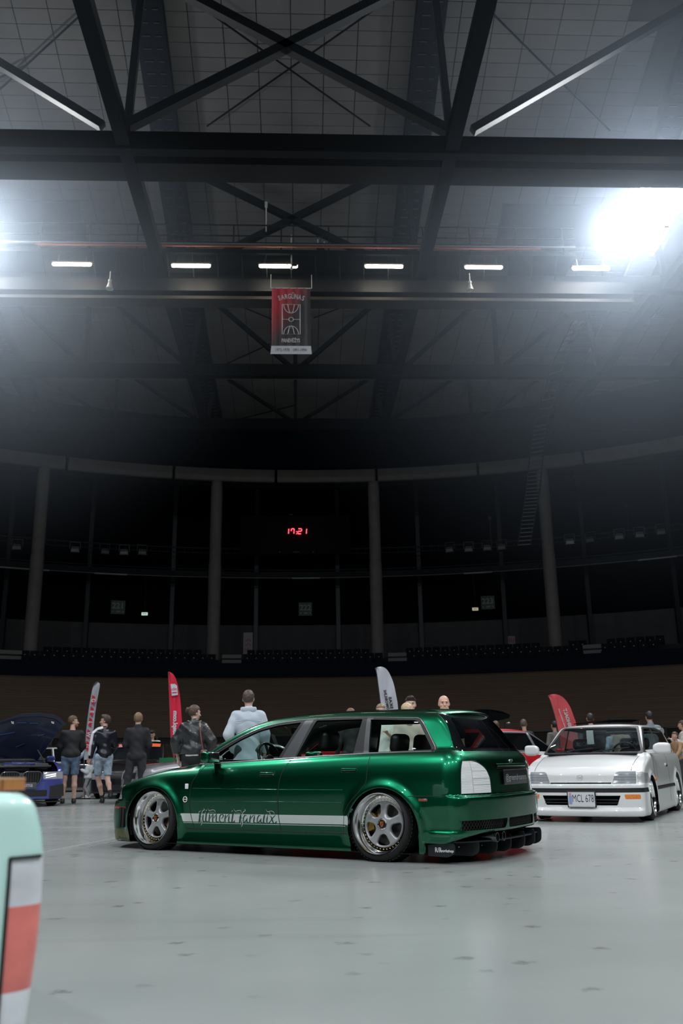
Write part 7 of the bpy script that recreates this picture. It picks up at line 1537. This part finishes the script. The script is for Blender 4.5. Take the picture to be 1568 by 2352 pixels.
def flags():
    sc = lambda Y: float(onY(801, 1600, Y)[0] - onY(800, 1600, Y)[0])
    # 1: light grey with red squares
    def d1(root, W_, Y):
        red = mat('flag_red_ink', (.50, .008, .03), .7); wt = mat('flag_white_ink', (.55, .56, .60), .7)
        for (cx, cy), ch in zip(((215.3, 1609), (211.8, 1635), (208.3, 1660), (204, 1687), (201.5, 1713.5)), 'GELWG'):
            q = MB(); w = [W_(cx + dx, cy + dy, -.036) for dx, dy in ((-2.6, -12.5), (4.2, -8), (1.8, 11.5), (-4.8, 7))]; w2 = [(p[0], p[1] - .004, p[2]) for p in w]; q.add(w + w2, [(0, 1, 2, 3), (7, 6, 5, 4), (0, 4, 5, 1), (1, 5, 6, 2), (2, 6, 7, 3), (3, 7, 4, 0)], red); q.build('red_square', parent=root)
            p = W_(cx - .2, cy, -.042); text_obj('flag_lettering', ch, 12.5 * sc(Y), wt, root, frame_mx(p, (-.16, 0, -1), (1, 0, -.5)), bold=.004, xs=.9)
    flag('light grey feather flag with white letters in red squares', (np.array([(222, 1568.5), (213, 1580), (208.5, 1602), (203, 1636), (199, 1668), (196.5, 1700), (194, 1722), (192.5, 1745)]), np.array([(224, 1568), (229, 1572), (226, 1592), (221, 1620), (217, 1650), (214, 1680), (210, 1715), (204, 1745)])), 23.6, mat('flag_grey_cloth', (.36, .37, .40), .7), [(229, 1571), (222, 1567), (213, 1580), (203, 1636), (196, 1700), (193, 1745), (192, 1790)], (192, 1815), d1)
    def d2(root, W_, Y):
        wt = mat('flag_white_ink', (.55, .56, .60), .7); rd = mat('flag_red_cloth', (.62, .006, .04), .7); q = MB()
        w = [W_(*p, -.036) for p in ((392, 1571.5), (402, 1571), (407, 1575.5), (409, 1596.5), (395, 1598.5))]; n = 5; w2 = [(p[0], p[1] - .004, p[2]) for p in w]; q.add(w + w2, [tuple(range(n)), tuple(range(2 * n - 1, n - 1, -1))] + [(i, (i + 1) % n, n + (i + 1) % n, n + i) for i in range(n)], wt); q.build('logo_panel', parent=root)
        text_obj('flag_lettering', 'ide', 11 * sc(Y), rd, root, frame_mx(W_(400, 1583, -.044), (1, 0, .08), (0, 0, 1)), xs=.95); q = MB(); a, b = W_(396, 1591.5, -.043), W_(407, 1590.5, -.043); q.bar(a, b, .01, 2.2 * sc(Y), rd); q.build('logo_bar', parent=root)
        text_obj('flag_lettering', 'idepl.com', 13.5 * sc(Y), wt, root, frame_mx(W_(402.8, 1660, -.046), (-.02, 0, 1), (1, 0, .02)), bold=.006, xs=1.0)
    flag('tall red feather flag with white mirrored web address', (np.array([(386.5, 1543), (387.5, 1570), (389, 1610), (391, 1660), (392.5, 1700), (395, 1722), (398.5, 1739)]), np.array([(388, 1542.8), (398, 1549), (406, 1566), (413, 1600), (417, 1650), (417, 1680), (400.5, 1740)])), 21, mat('flag_red_cloth', (.62, .006, .04), .7), [(386.5, 1543), (389, 1610), (392, 1690), (399, 1742), (400, 1770)], (400, 1790), d2)
    def d3(root, W_, Y):
        ink = mat('flag_black_ink', (.012, .012, .014), .7); rd = mat('flag_red_ink', (.50, .008, .03), .7)
        text_obj('flag_lettering', 'AUTOMOBILINI', 8.3 * sc(Y), ink, root, frame_mx(W_(888.0, 1617, -.046), (-.145, 0, 1), (1, 0, .145)), bold=.004, xs=1.02, spacing=1.08)
        text_obj('flag_lettering', 'KLASIKA SKAS', 9.0 * sc(Y), ink, root, frame_mx(W_(901.5, 1657, -.046), (-.145, 0, 1), (1, 0, .145)), bold=.004, xs=.95) if False else text_obj('flag_lettering', 'SKAS', 9.0 * sc(Y), ink, root, frame_mx(W_(896.5, 1614.5, -.046), (-.145, 0, 1), (1, 0, .145)), bold=.004, xs=1.2, spacing=1.15)
        q = MB()
        for k in range(3):
            for r_ in (5.4, 3.6, 1.8): q.tube([W_(904.5 + r_ * math.cos(t), 1668 + r_ * math.sin(t), -.05) for t in np.linspace(0, 6.28, 16, endpoint=False)], .007, rd, 4, closed=True)
            break
        for k in range(4): q.bar(W_(899 + 2.4 * k, 1676, -.05), W_(899.5 + 2.4 * k, 1688, -.05), .006, .01, rd)
        q.build('red_emblem', parent=root)
        text_obj('flag_lettering', 'TOJAS', 9 * sc(Y), rd, root, frame_mx(W_(892, 1676, -.046), (-.10, 0, 1), (1, 0, .1)), bold=.004)
    flag('pale grey feather flag with black mirrored letters behind the green roof', (np.array([(862.5, 1534), (866, 1548), (870, 1580), (874, 1610), (877, 1640), (880, 1680), (883, 1715)]), np.array([(864, 1533), (877, 1531.5), (890, 1540), (902, 1565), (909, 1595), (914, 1630), (916, 1715)])), 17.4, mat('flag_pale_cloth', (.46, .47, .52), .7), [(862.5, 1534), (866, 1548), (874, 1610), (880, 1680), (883, 1720)], (883, 1810), d3)
    def d4(root, W_, Y):
        wt = mat('flag_faded_ink', (.50, .50, .50), .7)
        text_obj('flag_lettering', 'HEHOALT', 10.5 * sc(Y), wt, root, frame_mx(W_(1302, 1652, -.046), (-.23, 0, 1), (1, 0, .23)), bold=.006, xs=1.0)
        text_obj('flag_lettering', 'SANDEMIS NAUDOTU DALYS', 3.6 * sc(Y), wt, root, frame_mx(W_(1290, 1653, -.046), (-.27, 0, 1), (1, 0, .27)), bold=.002, xs=1.05)
    flag('faded red feather flag with pale mirrored letters behind the white hatchback', (np.array([(1258.5, 1597), (1265, 1612), (1273, 1638), (1279, 1662), (1284, 1690), (1288, 1720)]), np.array([(1260, 1596.5), (1276, 1594.5), (1293, 1602), (1308, 1622), (1318, 1648), (1323, 1665), (1330, 1720)])), 24, mat('flag_faded_red', (.60, .075, .085), .7), [(1258.5, 1597), (1265, 1612), (1279, 1662), (1288, 1720)], (1292, 1800), d4)

# ------------------------------------------------------------------ put the scene together
arena(); lamps_and_fittings()
build_green(); build_white_hatch(); build_mint_pickup(); build_blue_bonnet_up()
RED = paint('signal_red_paint', (.50, .012, .02), .1, .3); BLK = paint('gloss_black_paint', (.006, .006, .007), 0, .3); SIL = paint('metallic_silver_paint', (.42, .42, .44), .35, .32); GRY = paint('metallic_grey_paint', (.06, .065, .07), .6, .3)
SCENE_CARS = {}
def at(px, Y, rz, lx, ly):
    """root position so that the local point (lx, ly) of a car turned by rz stands at picture column px, depth Y"""
    d = ray(px, 1745); p = d * (Y / d[1]); a = math.radians(rz); return (p[0] - lx * math.cos(a) + ly * math.sin(a), p[1] - lx * math.sin(a) - ly * math.cos(a))
tr_ = mat('satin_silver_trim', (.34, .35, .36), .35, .7)
SCENE_CARS['red'] = build_car('saloon', 'red four-door saloon with silver window frames behind the white hatchback', at(1236, 17.4, 36, 1.2, -.87), 36, RED, zr=1.40, belt=(.87, .93), ws=(2.08, 1.25), rg=(.12, -.62), doors=4, glass=M_DARKGLASS, trim=tr_, frame=tr_, seats=False)[0]
SCENE_CARS['red2'] = build_car('coupe', 'deep red coupe seen through the green car side windows', at(705, 19.4, 42, -.9, 0), 42, paint('deep_red_paint', (.30, .006, .012), .1, .3), zr=1.38, ws=(2.05, 1.2), rg=(.2, -.5))[0]
SCENE_CARS['silver'] = build_car('sports_car', 'low silver sports car whose nose shows behind the person in black jeans', at(300, 20.5, 212, 3.5, 0), 212, SIL, zr=1.28, belt=(.84, .90), nose=.66, hoodz=.88, ws=(2.0, 1.15), fo=.85, seats=False)[0]
SCENE_CARS['banner'] = build_car('saloon', 'black car with an orange strip across the top of its windscreen', at(317, 25.0, 270, 1.6, 0), 270, BLK, zr=1.44, glass=M_DARKGLASS, wheel='mesh', doors=2)[0]
SCENE_CARS['trim'] = build_car('coupe', 'black classic coupe with bright window frames at the far left', at(127, 29.6, -6, 1.1, -.8), -6, BLK, zr=1.44, belt=(.88, .90), ws=(1.95, 1.35), rg=(.35, -.1), glass=M_DARKGLASS, trim=mat('white_bright_trim', (.62, .62, .62), .3, .3), seats=False)[0]
SCENE_CARS['white'] = build_car('estate_car', 'white car glimpsed through the green car front door window', (-2.8, 31.0), 5, paint('cool_white_paint', (.75, .77, .76), 0, .35), zr=1.45, seats=False)[0]
SCENE_CARS['grey'] = build_car('hatchback', 'dark grey car behind the person in the leather jacket', at(503, 28.0, 5, .2, 0), 5, GRY, zr=1.42, seats=False)[0]
def extras():
    # orange strip on the black car
    r = SCENE_CARS['banner']; q = MB(); org = mat('orange_strip', (.75, .13, .02), .4, coat=.5); rd = mat('red_strip', (.60, .03, .02), .4, coat=.5)
    for (y0, y1, m) in ((-.56, -.10, rd), (-.10, .56, org)):
        V = []; ys = np.linspace(y0, y1, 8)
        for y in ys: k = .10 * (1 - (y / .6)**2); V += [(1.355 + k + .02, y, 1.360 - .02 * (y / .6)**2), (1.46 + k + .02, y, 1.275 - .015 * (y / .6)**2)]
        q.add(V, [(2 * i, 2 * i + 1, 2 * i + 3, 2 * i + 2) for i in range(7)], m)
    q.build('windscreen_strip', parent=r)
    text_obj('strip_lettering', 'DRIFT', .08, M_WHITEPR, r, frame_mx((1.56, .05, 1.243), (0, 1, 0), (-.75, 0, .6)), bold=.004) if False else None
    # silver car badge
    r = SCENE_CARS['silver']; q = MB(); q.tube([(3.56, .09 * math.cos(t), .56 + .045 * math.sin(t)) for t in np.linspace(0, 6.28, 18, endpoint=False)], .010, M_BLACKPL, 6, closed=True); q.bar((3.56, -.05, .545), (3.56, .05, .58), .012, .012, M_BLACKPL); q.build('oval_badge', parent=r)
    # raised boot lid
    O = [(1105, 1640), (1118, 1637), (1140, 1637), (1160, 1640), (1171, 1642), (1169, 1649), (1155, 1653), (1140, 1656), (1130, 1668), (1122, 1690), (1105, 1690)]
    def pl(px, py): return onY(px, py, 24.0)
    A = [pl(*p) for p in O]; B = [p + np.array([-.1, .5, .12]) for p in A]; n = len(A); c = np.mean(A, axis=0)
    e = empty('hatchback', (c[0], c[1] + .3, 0), label='black hatchback with its tailgate raised behind the green car', cat='car'); q = MB(); q.add([tuple(p - [c[0], c[1] + .3, 0]) for p in A + B], [tuple(range(n)), tuple(range(2 * n - 1, n - 1, -1))] + [(i, (i + 1) % n, n + (i + 1) % n, n + i) for i in range(n)], M_DARKGLASS); q.build('raised_tailgate', parent=e)
    V, Q, N = implicit_mesh(lambda x, y, z: smax(smax(np.abs(x) - .85 + .15 * np.clip(z - .9, 0, 1), np.abs(y - 2.0) - 1.9, .15), np.abs(z - .78) - .60, .2), (-.9, 0, .1), (.9, 4.0, 1.45), .05); np_mesh('body_shell', V, Q, BLK, e, N)
    for s in (-1, 1):
        for yy in (.8, 3.2): q = MB(); q.tube([(s * .66, yy, .31), (s * .87, yy, .31)], .31, M_RUBBER, 20); q.build('tyre', parent=e)
    rbox('handle_recess', (.33, -.31, 1.72), (.10, .03, .04), .012, M_TRIMGREY, e)
    # green display counter far behind
    p = onY(388, 1745, 24.0); e = empty('display_table', (p[0], p[1], 0), label='low table with a bright green cloth behind the silver car', cat='table'); q = MB(); q.box((0, 0, .95), (.42, .5, .03), mat('green_cloth', (.01, .16, .05), .8)); q.box((0, -.25, .80), (.42, .02, .30), mat('green_cloth', (.01, .16, .05), .8)); q.build('table_cloth', parent=e)
    for sx in (-1, 1):
        for sy in (-1, 1): q = MB(); q.bar((sx * .18, sy * .2, 0), (sx * .18, sy * .2, .94), .04, .04, M_TRIMGREY); q.build('leg', parent=e)
people(); flags(); extras()
def bloom(x, y, z, R, dens, name_label):  # added scattering ball, imitates the lens bloom round a floodlight
    m = bpy.data.materials.new('lamp_bloom'); m.use_nodes = True; nt = m.node_tree; nt.nodes.remove(nt.nodes['Principled BSDF']); out = nt.nodes['Material Output']
    v = nt.nodes.new('ShaderNodeVolumeScatter'); v.inputs['Color'].default_value = (.70, .83, 1, 1); v.inputs['Anisotropy'].default_value = .2
    tc = nt.nodes.new('ShaderNodeTexCoord'); ln = nt.nodes.new('ShaderNodeVectorMath'); ln.operation = 'LENGTH'; nt.links.new(tc.outputs['Object'], ln.inputs[0])
    mr = nt.nodes.new('ShaderNodeMapRange'); mr.inputs[1].default_value = 0; mr.inputs[2].default_value = R; mr.inputs[3].default_value = 1; mr.inputs[4].default_value = 0; nt.links.new(ln.outputs['Value'], mr.inputs[0])
    p = nt.nodes.new('ShaderNodeMath'); p.operation = 'POWER'; p.inputs[1].default_value = 1.7; nt.links.new(mr.outputs[0], p.inputs[0]); mu = nt.nodes.new('ShaderNodeMath'); mu.operation = 'MULTIPLY'; mu.inputs[1].default_value = dens
    nt.links.new(p.outputs[0], mu.inputs[0]); nt.links.new(mu.outputs[0], v.inputs['Density']); nt.links.new(v.outputs[0], out.inputs['Volume'])
    b = bmesh.new(); bmesh.ops.create_icosphere(b, subdivisions=3, radius=R * 1.01); me = bpy.data.meshes.new('lamp_bloom'); b.to_mesh(me); b.free(); me.materials.append(m)
    o = bpy.data.objects.new('lamp_bloom', me); COL.objects.link(o); o.location = (x, y, z); tag(o, name_label, 'bloom', kind='stuff'); return o
bloom(12.1, 27.5, 19.8, 15.5, .034, 'added volume imitating lens haze glowing round the pair of floodlights at the right')
bloom(-12.3, 28.2, 19.2, 13.0, .075, 'added volume imitating lens haze glowing round the floodlight at the left edge')
